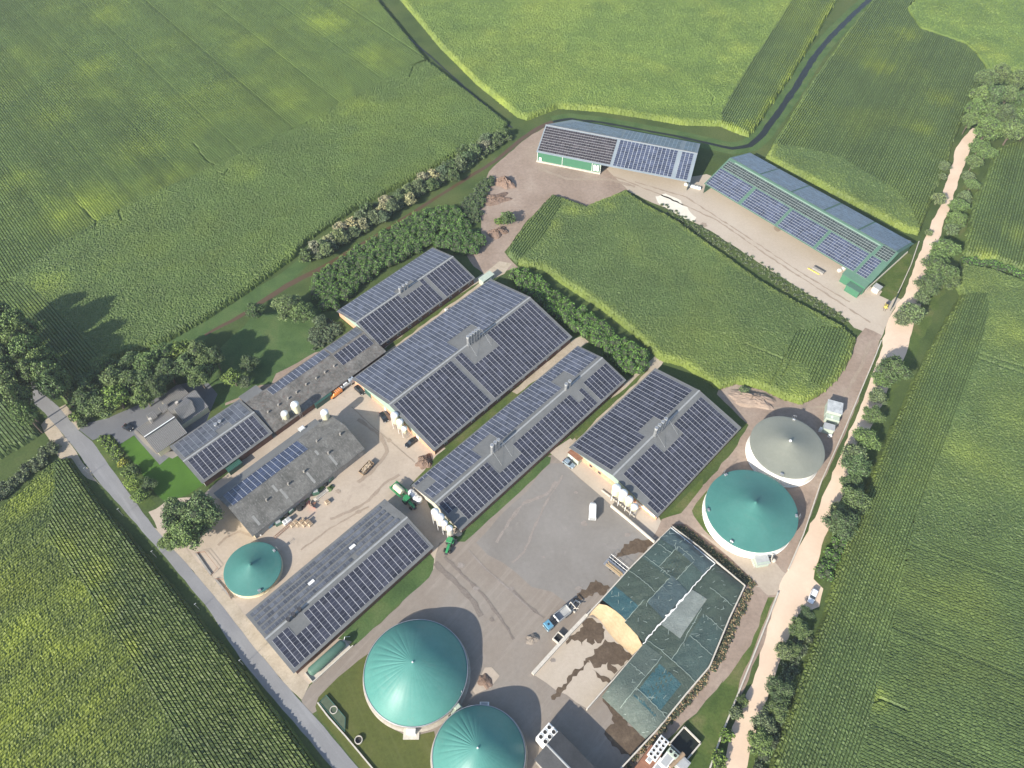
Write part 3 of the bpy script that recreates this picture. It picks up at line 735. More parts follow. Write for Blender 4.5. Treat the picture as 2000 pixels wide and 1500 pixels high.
for k in range(5):
    for x0 in (.4,):
        y = 12.0+k*1.95
        m_ = (3-6.2)/(22-11.2); zz = lambda y: 6.2+m_*(y-11.2)
        for (a_, b_) in (((.5, 46.5),) if k != 0 else ((.5, 30), (31, 47))):
            mb = MB(); nn = int((b_-a_)/PH); b_ = a_+nn*PH; q = y+1.25
            T = [(a_, y, zz(y)+.16), (b_, y, zz(y)+.16), (b_, q, zz(q)+.16), (a_, q, zz(q)+.16)]
            mb.quad(T, 0, [(.12, 0), (.12, nn*PH), (PW-.12, nn*PH), (PW-.12, 0)])
            for i in range(4): j = (i+1) % 4; A_, B_ = T[j], T[i]; mb.quad([A_, B_, (B_[0], B_[1], B_[2]-.05), (A_[0], A_[1], A_[2]-.05)], 1)
            mb.build('solar_panel_row', [M['pv_grey'], M['steel']], B5.roof)
for x_, y_ in ((16.5, 15.2), (31.0, 15.4)):
    mb = MB(); m_ = (3-6.2)/(22-11.2); z0 = 6.2+m_*(y_-11.2)
    mb.quad([(x_, y_, z0+.2), (x_+1.9, y_, z0+.2), (x_+1.9, y_+1.0, z0+m_+.2), (x_, y_+1.0, z0+m_+.2)]); mb.build('skylight', M['white'], B5.roof)

# ------------------------------------------------------------------ GROUND (each sheet 4 mm above the one below)
bm = bmesh.new(); vs = [bm.verts.new(p) for p in ((-1500, -400, 0), (1500, -400, 0), (1500, 3000, 0), (-1500, 3000, 0))]; bm.faces.new(vs)
me = bpy.data.meshes.new('ground'); bm.to_mesh(me); bm.free(); me.materials.append(M['grass'])
g_ = bpy.data.objects.new('ground', me); COL.objects.link(g_); g_['kind'] = 'structure'

sheet('farmyard', [(292, 1002), (330, 975), (395, 968), (470, 900), (540, 830), (640, 760), (690, 720), (760, 760), (850, 870), (885, 880), (810, 940), (870, 1040), (900, 1060), (850, 1110), (700, 1240),
                   (600, 1340), (590, 1368), (520, 1290), (440, 1185), (360, 1090), (330, 1050)], M['concrete'], 1)
sheet('court', [(588, 1366), (606, 1338), (690, 1262), (760, 1200), (848, 1110), (858, 1060), (905, 1050), (1072, 890), (1100, 880), (1200, 985), (1300, 1030), (1400, 1090), (1470, 1150), (1440, 1230),
                (1390, 1310), (1300, 1440), (1230, 1560), (820, 1600), (700, 1440), (625, 1385), (600, 1400)], M['court'], 2)
sheet('court_slab', [(1000, 985), (1075, 905), (1100, 905), (1190, 985), (1280, 1055), (1200, 1150), (1110, 1180), (1010, 1120), (930, 1060)], M['courtgrey'], 3, amp=1.2, step=5)
sheet('silo_pad', Q(700, 850, .3, [(1240, 110), (1380, 20), (1950, 520), (1990, 600), (1930, 680), (1640, 450), (1560, 380), (1340, 190), (1290, 150)]), M['sandconc'], 4, amp=.1)
sheet('tank_yard', [(1275, 1050), (1292, 1015), (1335, 980), (1390, 930), (1440, 870), (1462, 830), (1400, 770), (1405, 757), (1440, 745), (1530, 775), (1570, 787), (1612, 765), (1640, 735), (1668, 670), (1690, 640), (1722, 655),
                    (1690, 745), (1650, 850), (1606, 940), (1570, 1040), (1535, 1120), (1520, 1160), (1500, 1240), (1440, 1370), (1400, 1380), (1440, 1230), (1460, 1150), (1400, 1090), (1320, 1040)], M['dirt'], 5)
sheet('tank_apron', Q(1370, 1030, .09, [(0, 120), (450, 430), (900, 660), (1300, 760), (1560, 700), (1750, 950), (1830, 1000), (1750, 1250), (1690, 1450), (1450, 1480), (1200, 1290), (700, 850), (0, 250)]), M['concrete'], 6, amp=.3)
sheet('grass_patch', Q(1200, 750, .25, [(360, 1060), (560, 870), (690, 735), (690, 800), (610, 900), (520, 1010), (430, 1035)]), M['verge'], 6)
sheet('grass_patch', Q(1200, 750, .25, [(605, 990), (640, 930), (725, 830), (700, 1000), (730, 1120), (785, 1225), (700, 1140), (620, 1030)]), M['verge'], 7)
sheet('back_yard', [(1185, 330), (1230, 375), (1290, 402), (1390, 452), (1480, 512), (1560, 562), (1640, 612), (1668, 640), (1720, 662), (1748, 600), (1760, 585), (1700, 560), (1705, 530), (1780, 470), (1520, 400), (1380, 340), (1350, 345), (1190, 320)], M['sandconc'], 4)
sheet('back_dirt', [(1040, 262), (1090, 235), (1130, 250), (1190, 320), (1192, 335), (1232, 376), (1222, 370), (1150, 405), (1080, 380), (1030, 430), (985, 492), (1012, 522), (985, 530), (960, 545), (925, 520), (905, 490), (940, 470),
                    (940, 430), (930, 385), (955, 335), (1010, 285)], M['dirt'], 3)
sheet('barn_strip', [(1000, 515), (985, 535), (962, 545), (830, 640), (690, 742), (672, 725), (740, 678), (850, 600), (935, 540), (975, 510)], M['sand_verge'], 6)
sheet('barn_strip_grass', [(948, 545), (830, 632), (712, 718), (720, 706), (830, 620), (935, 552)], M['verge'], 7)
sheet('barn_strip_grass', [(852, 890), (980, 782), (1118, 664), (1135, 660), (1150, 672), (990, 800), (830, 940), (800, 950), (840, 905)], M['verge'], 8)
sheet('barn_strip', [(1000, 765), (1118, 664), (1136, 656), (1150, 668), (1126, 684), (1010, 770)], M['sand_verge'], 9)
sheet('barn_strip', [(1100, 880), (1115, 862), (1220, 748), (1262, 712), (1285, 690), (1300, 700), (1282, 724), (1200, 800), (1120, 875)], M['sand_verge'], 9)
sheet('barn_strip_grass', [(1120, 850), (1180, 790), (1235, 745), (1270, 715), (1265, 725), (1180, 805), (1125, 860)], M['verge'], 10)
sheet('barn_strip_grass', [(898, 1032), (960, 980), (1060, 890), (1076, 893), (1074, 905), (1000, 975), (908, 1058), (892, 1058)], M['lush'], 9, amp=.15)
sheet('barn_strip_grass', [(660, 1248), (700, 1205), (790, 1120), (838, 1078), (848, 1092), (846, 1112), (838, 1128), (780, 1180), (696, 1258), (684, 1252)], M['lush'], 9, amp=.15)
sheet('tank_lawn', [(616, 1380), (622, 1362), (640, 1343), (660, 1323), (700, 1290), (729, 1270), (722, 1300), (722, 1370), (760, 1420), (800, 1440), (848, 1428), (852, 1455), (850, 1520), (858, 1640), (780, 1600), (704, 1502), (655, 1440), (622, 1402)], M['lawn2'], 8, amp=.1)
sheet('driveway', [(153, 838), (166, 827), (210, 817), (265, 793), (312, 775), (345, 752), (400, 740), (425, 770), (400, 830), (340, 895), (312, 912), (262, 850), (234, 868), (219, 850), (205, 850), (181, 860)], M['drive'], 8, amp=.08)
sheet('front_lawn', [(234, 868), (262, 851), (312, 908), (330, 893), (345, 890), (398, 946), (368, 966), (324, 982), (302, 962), (270, 915)], M['lawn'], 9, amp=.05)
sheet('verge', [(180, 862), (194, 860), (248, 938), (305, 985), (285, 996), (240, 945), (205, 900)], M['verge'], 8)
sheet('side_garden', [(405, 745), (430, 680), (500, 612), (600, 600), (660, 610), (665, 640), (620, 690), (560, 728), (505, 765), (470, 792), (440, 800), (410, 780)], M['lush'], 7)
sheet('garden_path', Q(440, 640, .16, [(200, 840), (330, 740), (430, 700), (560, 690), (620, 560), (880, 430), (1010, 350), (1100, 300), (1160, 290), (600, 700), (460, 770), (220, 860), (0, 950), (0, 920)]), M['dirt'], 8, amp=.2)
sheet('court_concrete', [(590, 1366), (604, 1338), (562, 1300), (480, 1204), (447, 1165), (400, 1110), (345, 1050), (325, 1040), (300, 1030), (354, 1090), (447, 1201), (500, 1270), (562, 1343)], M['sand_verge'], 7)
# road and its verges
road_r = [(20, 690), (85, 770), (115, 795), (153, 840), (180, 862), (240, 947), (300, 1029), (354, 1089), (400, 1143), (447, 1200), (499, 1268), (562, 1341), (616, 1401), (700, 1500), (790, 1620)]
road_l = [(725, 1620), (649, 1500), (574, 1410), (532, 1362), (472, 1290), (400, 1180), (312, 1076), (245, 1000), (192, 940), (150, 881), (87, 806), (55, 780), (-10, 715)]
sheet('road', road_r+road_l, M['asphalt'], 11, amp=.12)
sheet('road_verge', [(95, 812), (150, 884), (192, 943), (200, 950), (120, 900), (100, 870), (80, 830)], M['sand_verge'], 9)
sheet('road_verge', [(116, 796), (153, 840), (166, 827), (140, 805), (128, 790)], M['sand_verge'], 9)
sheet('entrance_apron', [(290, 1000), (315, 990), (345, 1040), (372, 1085), (340, 1070), (310, 1040)], M['concrete'], 12)
# pale track east of the farm
tl = [(1900, 250), (1879, 272), (1867, 289), (1863, 312), (1842, 372), (1842, 390), (1818, 438), (1802, 480), (1788, 511), (1764, 581), (1752, 592), (1741, 613), (1723, 662), (1724, 676), (1697, 750), (1650, 865), (1602, 985), (1571, 1050), (1529, 1128),
      (1520, 1158), (1484, 1275), (1482, 1300), (1460, 1350), (1440, 1400), (1425, 1440), (1412, 1500), (1395, 1560)]
tr = [(1440, 1570), (1464, 1470), (1499, 1365), (1520, 1299), (1559, 1200), (1575, 1195), (1600, 1185), (1608, 1150), (1600, 1142), (1589, 1131), (1610, 1050), (1645, 970), (1690, 860), (1730, 770), (1770, 690), (1785, 630), (1815, 560), (1829, 490), (1842, 438), (1856, 402),
      (1880, 330), (1897, 285), (1912, 255)]
sheet('sand_track', tl+tr, M['track'], 12, amp=.35, step=2.5)
sheet('track_verge', [(1880, 500), (1820, 620), (1790, 690), (1760, 740), (1700, 880), (1640, 1040), (1600, 1160), (1560, 1300), (1500, 1460), (1470, 1560), (1430, 1560), (1480, 1380), (1540, 1230), (1600, 1060), (1680, 850), (1740, 710), (1800, 570), (1850, 470), (1890, 330), (1920, 300)], M['verge'], 6, amp=1)
sheet('track_lawn', Q(1640, 480, .18, [(690, 60), (790, 100), (760, 200), (640, 520), (560, 600), (430, 540), (520, 400), (470, 330), (600, 200)]), M['verge'], 10, amp=.1)
sheet('slope_grass', Q(1000, 1000, .33333, [(1500, 500), (1540, 500), (1440, 740), (1290, 1130), (1150, 1500), (960, 1500), (1110, 1330), (1010, 1250), (1150, 1120), (1270, 960), (1400, 780)]), M['verge'], 9)
# earth banks round the silage clamp are built below; ditches
sheet_w('ditch_bank', strip_poly([(330, 690), (400, 640), (470, 600), (560, 540), (600, 505)], [9, 9, 8, 6, 5]), M['lush'], 5)
sheet_w('farm_ditch', strip_poly([(400, 655), (470, 617), (560, 558), (644, 515), (749, 452), (815, 410), (890, 362), (968, 314), (1022, 269), (1052, 250), (1080, 238)], [1.0, 1.8, 2.4, 2.2, 1.8, 1.6, 1.6, 1.6, 2, 2.4, 2.6]), M['murk'], 7, kind='structure')
up = [(1080, 238), (1115, 232), (1180, 240), (1300, 262), (1380, 279), (1430, 290), (1465, 284), (1490, 262), (1520, 220), (1555, 170), (1590, 112), (1620, 75), (1665, 30), (1697, 0), (1740, -40)]
sheet_w('ditch_bank', strip_poly(up, 9), M['lush'], 4)
sheet_w('ditch_water', strip_poly(up, [1.6, 1.5, 1.4, 1.4, 1.6, 2.0, 2.6, 3.0, 3.1, 3.0, 3.0, 2.8, 2.8, 2.8, 2.8]), M['water'], 8, amp=.3)
sheet_w('narrow_ditch', strip_poly([(690, -20), (780, 58), (850, 118), (920, 182), (1000, 250)], 1.0), M['water'], 8)

# worn wheel lines, slab joints and stains on the yards
M['mark_pale'] = ground('worn_pale_scuff', [(.3, (.255, .222, .195)), (.7, (.30, .265, .235))], .4, 2.2, finevar=.3)
M['mark_dark'] = ground('dark_wheel_mark', [(.3, (.185, .155, .13)), (.7, (.225, .195, .168))], .4, 2.2, finevar=.3)
M['mark_yard'] = ground('brown_wheel_mark', [(.3, (.30, .24, .185)), (.7, (.36, .295, .23))], .3, 2.2, finevar=.25)
def mark(pts, wd, mat, layer, amp=.12, seed=1): sheet_w('yard_mark', strip_poly(pts, wd), M[mat], layer, amp=amp, step=1.5, seed=seed, kind='structure')
mark(Q(700, 850, .3, [(720, 750), (830, 870), (1000, 1020), (1150, 1160)]), .35, 'mark_pale', 14, seed=4)
mark(Q(700, 850, .3, [(1290, 300), (1230, 380), (1080, 440), (980, 560), (900, 700)]), .9, 'mark_pale', 14, .3, 5)
mark(Q(700, 850, .3, [(1330, 260), (1200, 480), (1130, 640), (1080, 760), (1000, 830)]), .6, 'mark_pale', 15, .3, 6)
mark(Q(700, 850, .3, [(500, 830), (590, 920), (680, 1010), (760, 1100), (800, 1180)]), 1.6, 'mark_dark', 15, .35, 7)
mark(Q(700, 850, .3, [(560, 790), (700, 930), (830, 1060), (930, 1200), (1010, 1330)]), .8, 'mark_dark', 16, .3, 8)
mark(Q(700, 850, .3, [(1000, 1000), (1120, 1120), (1210, 1190)]), .5, 'mark_dark', 14, .3, 9)
0 and mark(Q(700, 850, .3, [(1500, 620), (1380, 820), (1220, 900), (1090, 850)]), .45, 'mark_dark', 14, .3, 10)
0 and mark(Q(700, 850, .3, [(1230, 440), (1280, 620), (1310, 780), (1420, 960)]), .4, 'mark_dark', 17, .25, 11)
mark(Q(300, 750, .3, [(1290, 150), (1430, 280), (1560, 390), (1700, 510)]), .3, 'mark_yard', 14, .1, 12)
mark(Q(300, 750, .3, [(1330, 640), (1430, 560), (1520, 440), (1470, 330), (1330, 230)]), 1.2, 'mark_yard', 15, .4, 13)
mark(Q(300, 750, .3, [(1150, 880), (1280, 830), (1400, 760), (1500, 650), (1600, 590)]), .9, 'mark_yard', 16, .3, 14)
mark(Q(300, 750, .3, [(960, 1080), (1120, 960), (1290, 860), (1400, 800)]), .5, 'mark_yard', 17, .2, 15)
mark(Q(300, 750, .3, [(420, 1050), (470, 1000), (560, 960), (640, 990)]), .8, 'mark_yard', 15, .3, 16)
mark([(1200, 345), (1290, 380), (1400, 430), (1500, 500), (1600, 565), (1700, 630)], .6, 'mark_yard', 14, .3, 17)
mark([(1240, 355), (1340, 385), (1440, 450), (1560, 530), (1660, 590)], .5, 'mark_yard', 15, .3, 18)
mark([(1052, 330), (1110, 350), (1190, 350), (1240, 365)], 1.5, 'mark_yard', 16, .4, 19)
mark([(1700, 665), (1680, 720), (1640, 790), (1560, 800), (1500, 795)], 1.0, 'mark_yard', 15, .3, 20)
for k_, (x_, y_, rx_, m2) in enumerate(((1033, 1248, 9, 'mark_dark'), (1130, 1150, 8, 'mark_pale'), (1125, 962, 4, 'mark_pale'), (1140, 1023, 8, 'mark_pale'), (1062, 1088, 3, 'mark_pale'), (1225, 1045, 8, 'mark_pale'), (930, 1150, 7, 'mark_pale'), (960, 1210, 6, 'mark_dark'), (1000, 1150, 5, 'mark_pale'), (1375, 439, 7, 'mark_yard'), (1520, 445, 10, 'mark_yard'), (1240, 1180, 6, 'mark_dark'), (900, 1105, 8, 'mark_pale'), (1080, 1290, 7, 'mark_pale'), (660, 960, 6, 'mark_yard'), (700, 1000, 7, 'mark_yard'), (460, 1165, 5, 'mark_yard'), (760, 860, 6, 'mark_yard'))):
    sheet('yard_stain', [(x_+rx_*math.cos(t_)*random.uniform(.6, 1.2), y_+rx_*.7*math.sin(t_)*random.uniform(.6, 1.2)) for t_ in [q*math.pi/6 for q in range(12)]], M[m2], 18, amp=.3, step=1, seed=k_)

# ------------------------------------------------------------------ MAIZE FIELDS
MZ = {}
MZ['a'] = crop_mat('maize_left', (.048, .080, .020), (.112, .168, .042), (.21, .27, .030))
MZ['b'] = crop_mat('maize_pale', (.060, .108, .024), (.130, .200, .050), (.29, .33, .05))
MZ['c'] = crop_mat('maize_dark', (.050, .080, .024), (.115, .165, .052), (.22, .27, .020))
MZ['e'] = crop_mat('maize_roadside', (.036, .060, .016), (.092, .138, .038), (.22, .26, .022))
MZ['d'] = crop_mat('maize_middle', (.046, .076, .022), (.105, .155, .048), (.22, .27, .045))
aF1 = dir_angle((288, 180), (496, 400))
head = [(800, 133), (600, 241), (430, 323), (240, 409), (120, 479), (20, 549)]
crop_field('maize_field', [(-500, -260), (690, -60), (835, 118)]+head+[(-60, 602), (-500, 760)], dir_angle((188, 218), (230, 264)), MZ['a'],
           'maize in long rows with yellow drifts, filling the top left of the photo', ripe=[(165, 400, 17, .7), (120, 425, 13, .6), (270, 290, 14, .5), (330, 350, 12, .5), (95, 230, 14, .35), (560, 190, 12, .45), (60, 100, 16, .2), (210, 30, 12, .3), (480, 90, 13, .3), (640, 40, 14, .45), (740, 110, 14, .45), (190, 130, 10, .4), (40, 350, 12, .3)],
           tracks=[([(380, 280), (400, 310), (420, 322), (432, 330)], 1.0), ([(150, 395), (175, 420), (188, 432)], 1.0)])
crop_field('maize_field', [(838, 121), (992, 240), (985, 255), (900, 296), (800, 352), (700, 402), (600, 468), (575, 500), (480, 570), (400, 622), (310, 672), (250, 692), (205, 705), (160, 655), (95, 590), (60, 560), (20, 551)]+head[::-1], 0, MZ['a'],
           'dense maize headland without visible rows, between the long rows and the willow hedge', rows=False, jit=.13, cell=.34, ripe=[(90, 560, 9, .5), (300, 480, 10, .25), (700, 200, 12, .4), (480, 330, 10, .3), (400, 440, 10, .2)],
           tracks=[([(560, 255), (600, 240), (605, 225), (595, 215)], .8), ([(425, 335), (438, 340), (446, 330)], .8), ([(160, 455), (187, 440), (188, 425), (178, 412)], .9), ([(215, 440), (238, 430), (232, 410), (222, 402)], .9), ([(750, 160), (800, 150), (808, 130)], .9)])
crop_field('maize_field', [(-60, 602), (20, 551), (60, 560), (95, 590), (160, 655), (205, 705), (180, 745), (140, 790), (118, 775), (60, 700), (0, 640), (-60, 640)], dir_angle((110, 640), (160, 700)), MZ['a'],
           'maize rows lying in the long shadows of the roadside trees', ripe=[(60, 600, 6, .4)])
crop_field('maize_field', [(-300, 660), (0, 772), (66, 815), (76, 838), (70, 850), (0, 892), (-300, 1040)], dir_angle((0, 780), (60, 850)), MZ['d'], 'small wedge of maize at the left edge, below the roadside trees')
F7 = [(0, 992), (60, 940), (110, 897), (135, 893), (187, 973), (245, 1035), (299, 1099), (350, 1160), (401, 1222), (485, 1320), (560, 1415), (630, 1505), (720, 1640), (-260, 1700), (-260, 1150)]
strip7 = [(110, 897), (135, 893), (187, 973), (245, 1035), (299, 1099), (350, 1160), (401, 1222), (485, 1320), (560, 1415), (630, 1505), (720, 1640), (480, 1640), (380, 1480), (250, 1275), (170, 1150), (95, 1050), (110, 960)]
aF7 = dir_angle((365, 1180), (470, 1330))
crop_field('maize_field', strip7, aF7, MZ['e'], 'dark maize in sharp rows running beside the asphalt road', rowdepth=1.0, pitch=.80, jit=.11, along=.38, ripe=[(215, 1180, 5, .6), (190, 1120, 5, .5), (245, 1270, 6, .6), (120, 1070, 5, .5)])
crop_field('maize_field', [(0, 992), (60, 940), (110, 897), (110, 960), (95, 1050), (170, 1150), (250, 1275), (380, 1480), (480, 1640), (-260, 1700), (-260, 1150)], dir_angle((60, 1330), (110, 1290)), MZ['e'],
           'yellowing maize in the bottom left corner of the photo', rows=True, rowdepth=.45, jit=.11, pitch=.85, along=.4, ripe=[(60, 1300, 30, .75), (150, 1400, 24, .6), (20, 1150, 20, .6), (130, 1180, 12, .65), (180, 1260, 10, .6), (40, 990, 10, .5), (80, 950, 7, .5), (-60, 1420, 40, .75), (20, 1060, 12, .3), (40, 1480, 20, .7)])
F2r = [(1585, -60), (1500, 75), (1455, 140), (1410, 217), (1408, 243), (1448, 259), (1462, 263), (1476, 250), (1500, 212), (1545, 148), (1600, 58), (1668, -60)]
crop_field('maize_field', [(735, -60), (860, 90), (930, 160), (1012, 226), (1030, 231), (1090, 208), (1170, 214), (1250, 226), (1330, 240), (1408, 243), (1410, 217), (1455, 140), (1500, 75), (1585, -60)], 0, MZ['b'],
           'pale green maize with yellow edge behind the machine sheds, left of the wide ditch', rows=False, jit=.14, cell=.40, edge=.4, base_ripe=.12, ripe=[(1160, 100, 16, .3), (1300, 140, 14, .25), (1450, 90, 14, .4), (1080, 90, 18, .25), (950, 60, 15, .3), (1390, 30, 14, .35)],
           tracks=[([(1380, 175), (1395, 190), (1390, 205), (1372, 205)], .9)])
crop_field('maize_field', F2r, dir_angle((1490, 110), (1430, 215)), MZ['c'], 'narrow band of dark maize rows on the left bank of the wide ditch', rowdepth=.5, ripe=[(1470, 245, 5, .7)], edge=.45)
F3 = [(1560, 291), (1518, 286), (1512, 280), (1580, 168), (1650, 68), (1745, -50), (1835, -50), (1770, 20), (1795, 58), (1883, 88), (1902, 104), (1926, 137), (1910, 166), (1888, 215), (1874, 250), (1860, 278), (1847, 332), (1830, 362), (1802, 440), (1795, 455), (1787, 430), (1771, 400), (1750, 375), (1700, 347), (1640, 310)]
crop_field('maize_field', F3, dir_angle((1795, 108), (1700, 290)), MZ['c'], 'large block of maize in clear rows between the wide ditch and the pale track', ripe=[(1720, 130, 9, .6), (1840, 190, 9, .4), (1800, 250, 7, .35), (1780, 70, 7, .3)])
crop_field('maize_field', [(1496, 308), (1512, 280), (1518, 286), (1560, 291), (1640, 310), (1700, 347), (1750, 375), (1771, 400), (1787, 430), (1795, 455), (1770, 450), (1700, 412), (1600, 360)], 0, MZ['d'],
           'headland of maize along the back of the longest machine shed', rows=False, jit=.14, cell=.40, edge=.4)
crop_field('maize_field', [(1840, -60), (2250, -60), (2250, 150), (1990, 138), (1930, 136), (1903, 102), (1884, 86), (1797, 56), (1773, 20)], 0, MZ['b'], 'pale maize in the top right corner, without visible rows', rows=False, jit=.13, cell=.42, base_ripe=.1, ripe=[(1920, 95, 9, .5), (1950, 110, 10, .35)])
crop_field('maize_field', [(2250, 262), (1990, 276), (1950, 288), (1925, 345), (1905, 385), (1892, 440), (1884, 497), (1940, 505), (2000, 526), (2250, 560)], dir_angle((1960, 330), (1925, 450)), MZ['d'], 'maize block at the right edge, above the overgrown boundary strip', rowdepth=.6, ripe=[(1925, 495, 5, .7), (2000, 460, 8, .5)])
L5 = [(1535, 1405), (1562, 1330), (1590, 1250), (1612, 1190), (1628, 1130), (1650, 1060), (1690, 960), (1730, 860), (1775, 765), (1800, 710), (1850, 620), (1878, 575)]
R5 = [(1925, 575), (1930, 600), (1915, 680), (1890, 750), (1850, 850), (1790, 1000), (1760, 1120), (1745, 1215), (1715, 1320), (1682, 1460), (1640, 1620)]
crop_field('maize_field', [(1480, 1600), (1510, 1480)]+L5+R5, dir_angle((1830, 720), (1760, 900)), MZ['d'], 'strip of maize rows running beside the pale track below the boundary strip', rowdepth=.42, edge=.25, pitch=.8, along=.42)
crop_field('maize_field', [(1880, 514), (1935, 525), (2000, 548), (2250, 590), (2250, 1050), (1776, 1060)]+R5[5::-1]+[(1878, 575), (1870, 560)], 0, MZ['d'],
           'broad maize at the right edge without visible rows, upper half', rows=False, jit=.13, cell=.34, ripe=[(1970, 650, 14, .3), (1900, 560, 8, .3), (1990, 800, 14, .25), (1900, 880, 10, .2)], tracks=[([(1910, 698), (1950, 712), (2000, 728)], .9), ([(1915, 690), (1960, 704), (2000, 716)], .9)])
crop_field('maize_field', [(1776, 1060), (2250, 1050), (2300, 1700)]+R5[:5:-1], dir_angle((1740, 1290), (1845, 1333)), MZ['d'], 'maize with rows slanting across the bottom right corner', rowdepth=.42, pitch=.8, along=.42,
           ripe=[(1705, 1360, 4, .5), (1880, 1150, 12, .15)], tracks=[([(1690, 1378), (1720, 1365), (1770, 1385)], .8)])
F6a = [(990, 492), (1000, 472), (1030, 432), (1078, 380), (1092, 384), (1100, 398), (1060, 470), (1012, 512)]
F6b = [(1548, 652), (1600, 640), (1655, 645), (1672, 662), (1664, 695), (1640, 733), (1610, 762), (1580, 748), (1574, 716), (1532, 702), (1540, 672)]
crop_field('maize_field', [(1012, 512), (1060, 470), (1100, 398), (1092, 384), (1145, 403), (1160, 396), (1222, 372), (1262, 400), (1320, 430), (1400, 488), (1480, 545), (1560, 592), (1600, 612), (1655, 643), (1600, 640), (1548, 652), (1540, 672), (1532, 702), (1574, 716), (1580, 748), (1610, 762), (1600, 770), (1565, 786),
                           (1530, 776), (1490, 757), (1440, 746), (1405, 757), (1380, 740), (1335, 712), (1290, 700), (1240, 652), (1180, 604), (1100, 552), (1060, 522), (1030, 520)], 0, MZ['d'],
           'maize plot in the middle of the farm with the notched top corner', rows=False, jit=.13, cell=.34, edge=.4, ripe=[(1120, 410, 5, .6), (1150, 410, 5, .5), (1190, 400, 5, .4), (1080, 440, 5, .4), (1560, 770, 5, .6), (1490, 745, 4, .5)],
           tracks=[([(1535, 690), (1530, 705), (1518, 728), (1505, 748)], .8), ([(1548, 694), (1540, 715), (1530, 732), (1518, 750)], .8), ([(1455, 670), (1490, 685), (1528, 700)], .8)])
crop_field('maize_field', F6a, dir_angle((1078, 395), (1010, 490)), MZ['d'], 'corner of maize rows beside the sandy path, at the left tip of the middle plot', rowdepth=.45)
crop_field('maize_field', F6b, dir_angle((1575, 656), (1555, 700)), MZ['d'], 'patch of maize rows at the right tip of the middle plot', edge=.3, rowdepth=.5)

# ------------------------------------------------------------------ FOLIAGE
L = {}
L['oak'] = leaf_mat('oak_leaves', (0.070, 0.117, 0.044), (0.151, 0.217, 0.081), (0.242, 0.312, 0.121))
L['dark'] = leaf_mat('dark_leaves', (0.051, 0.088, 0.039), (0.108, 0.160, 0.066), (0.166, 0.225, 0.094))
L['light'] = leaf_mat('light_green_leaves', (0.100, 0.157, 0.040), (0.186, 0.272, 0.064), (0.286, 0.358, 0.100))
L['plant'] = leaf_mat('plantation_leaves', (0.059, 0.133, 0.031), (0.118, 0.234, 0.055), (0.187, 0.312, 0.086), .35)
L['willow'] = leaf_mat('willow_leaves', (0.088, 0.127, 0.069), (0.166, 0.215, 0.108), (0.254, 0.293, 0.146))
L['dead'] = leaf_mat('dry_reed', (0.254, 0.239, 0.149), (0.389, 0.374, 0.239), (0.508, 0.478, 0.314))
L['yellow'] = leaf_mat('yellow_leaves', (0.230, 0.230, 0.034), (0.380, 0.368, 0.057), (0.483, 0.460, 0.103))
L['brownweed'] = leaf_mat('dry_weeds', (.20, .15, .09), (.33, .26, .155), (.45, .36, .22))
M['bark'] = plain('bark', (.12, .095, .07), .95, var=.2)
M['core'] = plain('foliage_core', (.045, .058, .03), .95, var=.2)  # dark solid filler added inside foliage to block the view through it
def leaves(pts, nrm, size, r, flat=.5):
    """one quad per leaf cluster, turned roughly along the crown's surface"""
    n = len(pts)
    rnd = r.normal(size=(n, 3)); d = nrm*(1-flat)+rnd*flat; d /= np.linalg.norm(d, axis=1)[:, None]+1e-9
    h = r.normal(size=(n, 3)); a = np.cross(d, h); a /= np.linalg.norm(a, axis=1)[:, None]+1e-9; b = np.cross(d, a)
    sz = size*r.uniform(.55, 1.25, (n, 1)); a *= sz/2; b *= sz/2*r.uniform(.5, 1, (n, 1))
    co = np.stack([pts-a-b*.6, pts+a*.9-b, pts+a+b*.7, pts-a*.8+b], 1).reshape(-1, 3)
    return co, np.arange(n*4).reshape(n, 4)
def lobes_points(lobes, dens, r, zmin=.2, depth=.25, rag=.12):
    P_, N_ = [], []
    for (cx, cy, cz, rx, ry, rz) in lobes:
        area = 4*math.pi*((rx*ry)**1.6/3+(rx*rz)**1.6/3+(ry*rz)**1.6/3)**(1/1.6)
        n = int(area*dens); d = r.normal(size=(n, 3)); d /= np.linalg.norm(d, axis=1)[:, None]; d = d[d[:, 2] > -.55]
        k = 1-np.abs(r.normal(0, depth*.5, (len(d), 1)))+r.normal(0, rag*.5, (len(d), 1))
        p = d*k*[rx, ry, rz]+[cx, cy, cz]
        keep = p[:, 2] > zmin
        # drop what is deep inside another lobe
        for (ox, oy, oz, qx, qy, qz) in lobes:
            if (ox, oy, oz) == (cx, cy, cz): continue
            q = (((p-[ox, oy, oz])/[qx, qy, qz])**2).sum(1); keep &= q > .55
        P_.append(p[keep]); N_.append(d[keep])
    return np.concatenate(P_), np.concatenate(N_)
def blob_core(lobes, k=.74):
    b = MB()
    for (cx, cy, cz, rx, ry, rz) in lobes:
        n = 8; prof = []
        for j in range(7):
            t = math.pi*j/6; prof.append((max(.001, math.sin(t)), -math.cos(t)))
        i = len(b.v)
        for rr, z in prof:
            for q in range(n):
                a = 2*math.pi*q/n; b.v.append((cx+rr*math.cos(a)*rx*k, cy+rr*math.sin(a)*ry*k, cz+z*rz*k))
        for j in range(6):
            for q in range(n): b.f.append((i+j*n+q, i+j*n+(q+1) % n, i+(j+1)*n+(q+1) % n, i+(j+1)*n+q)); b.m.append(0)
    return b
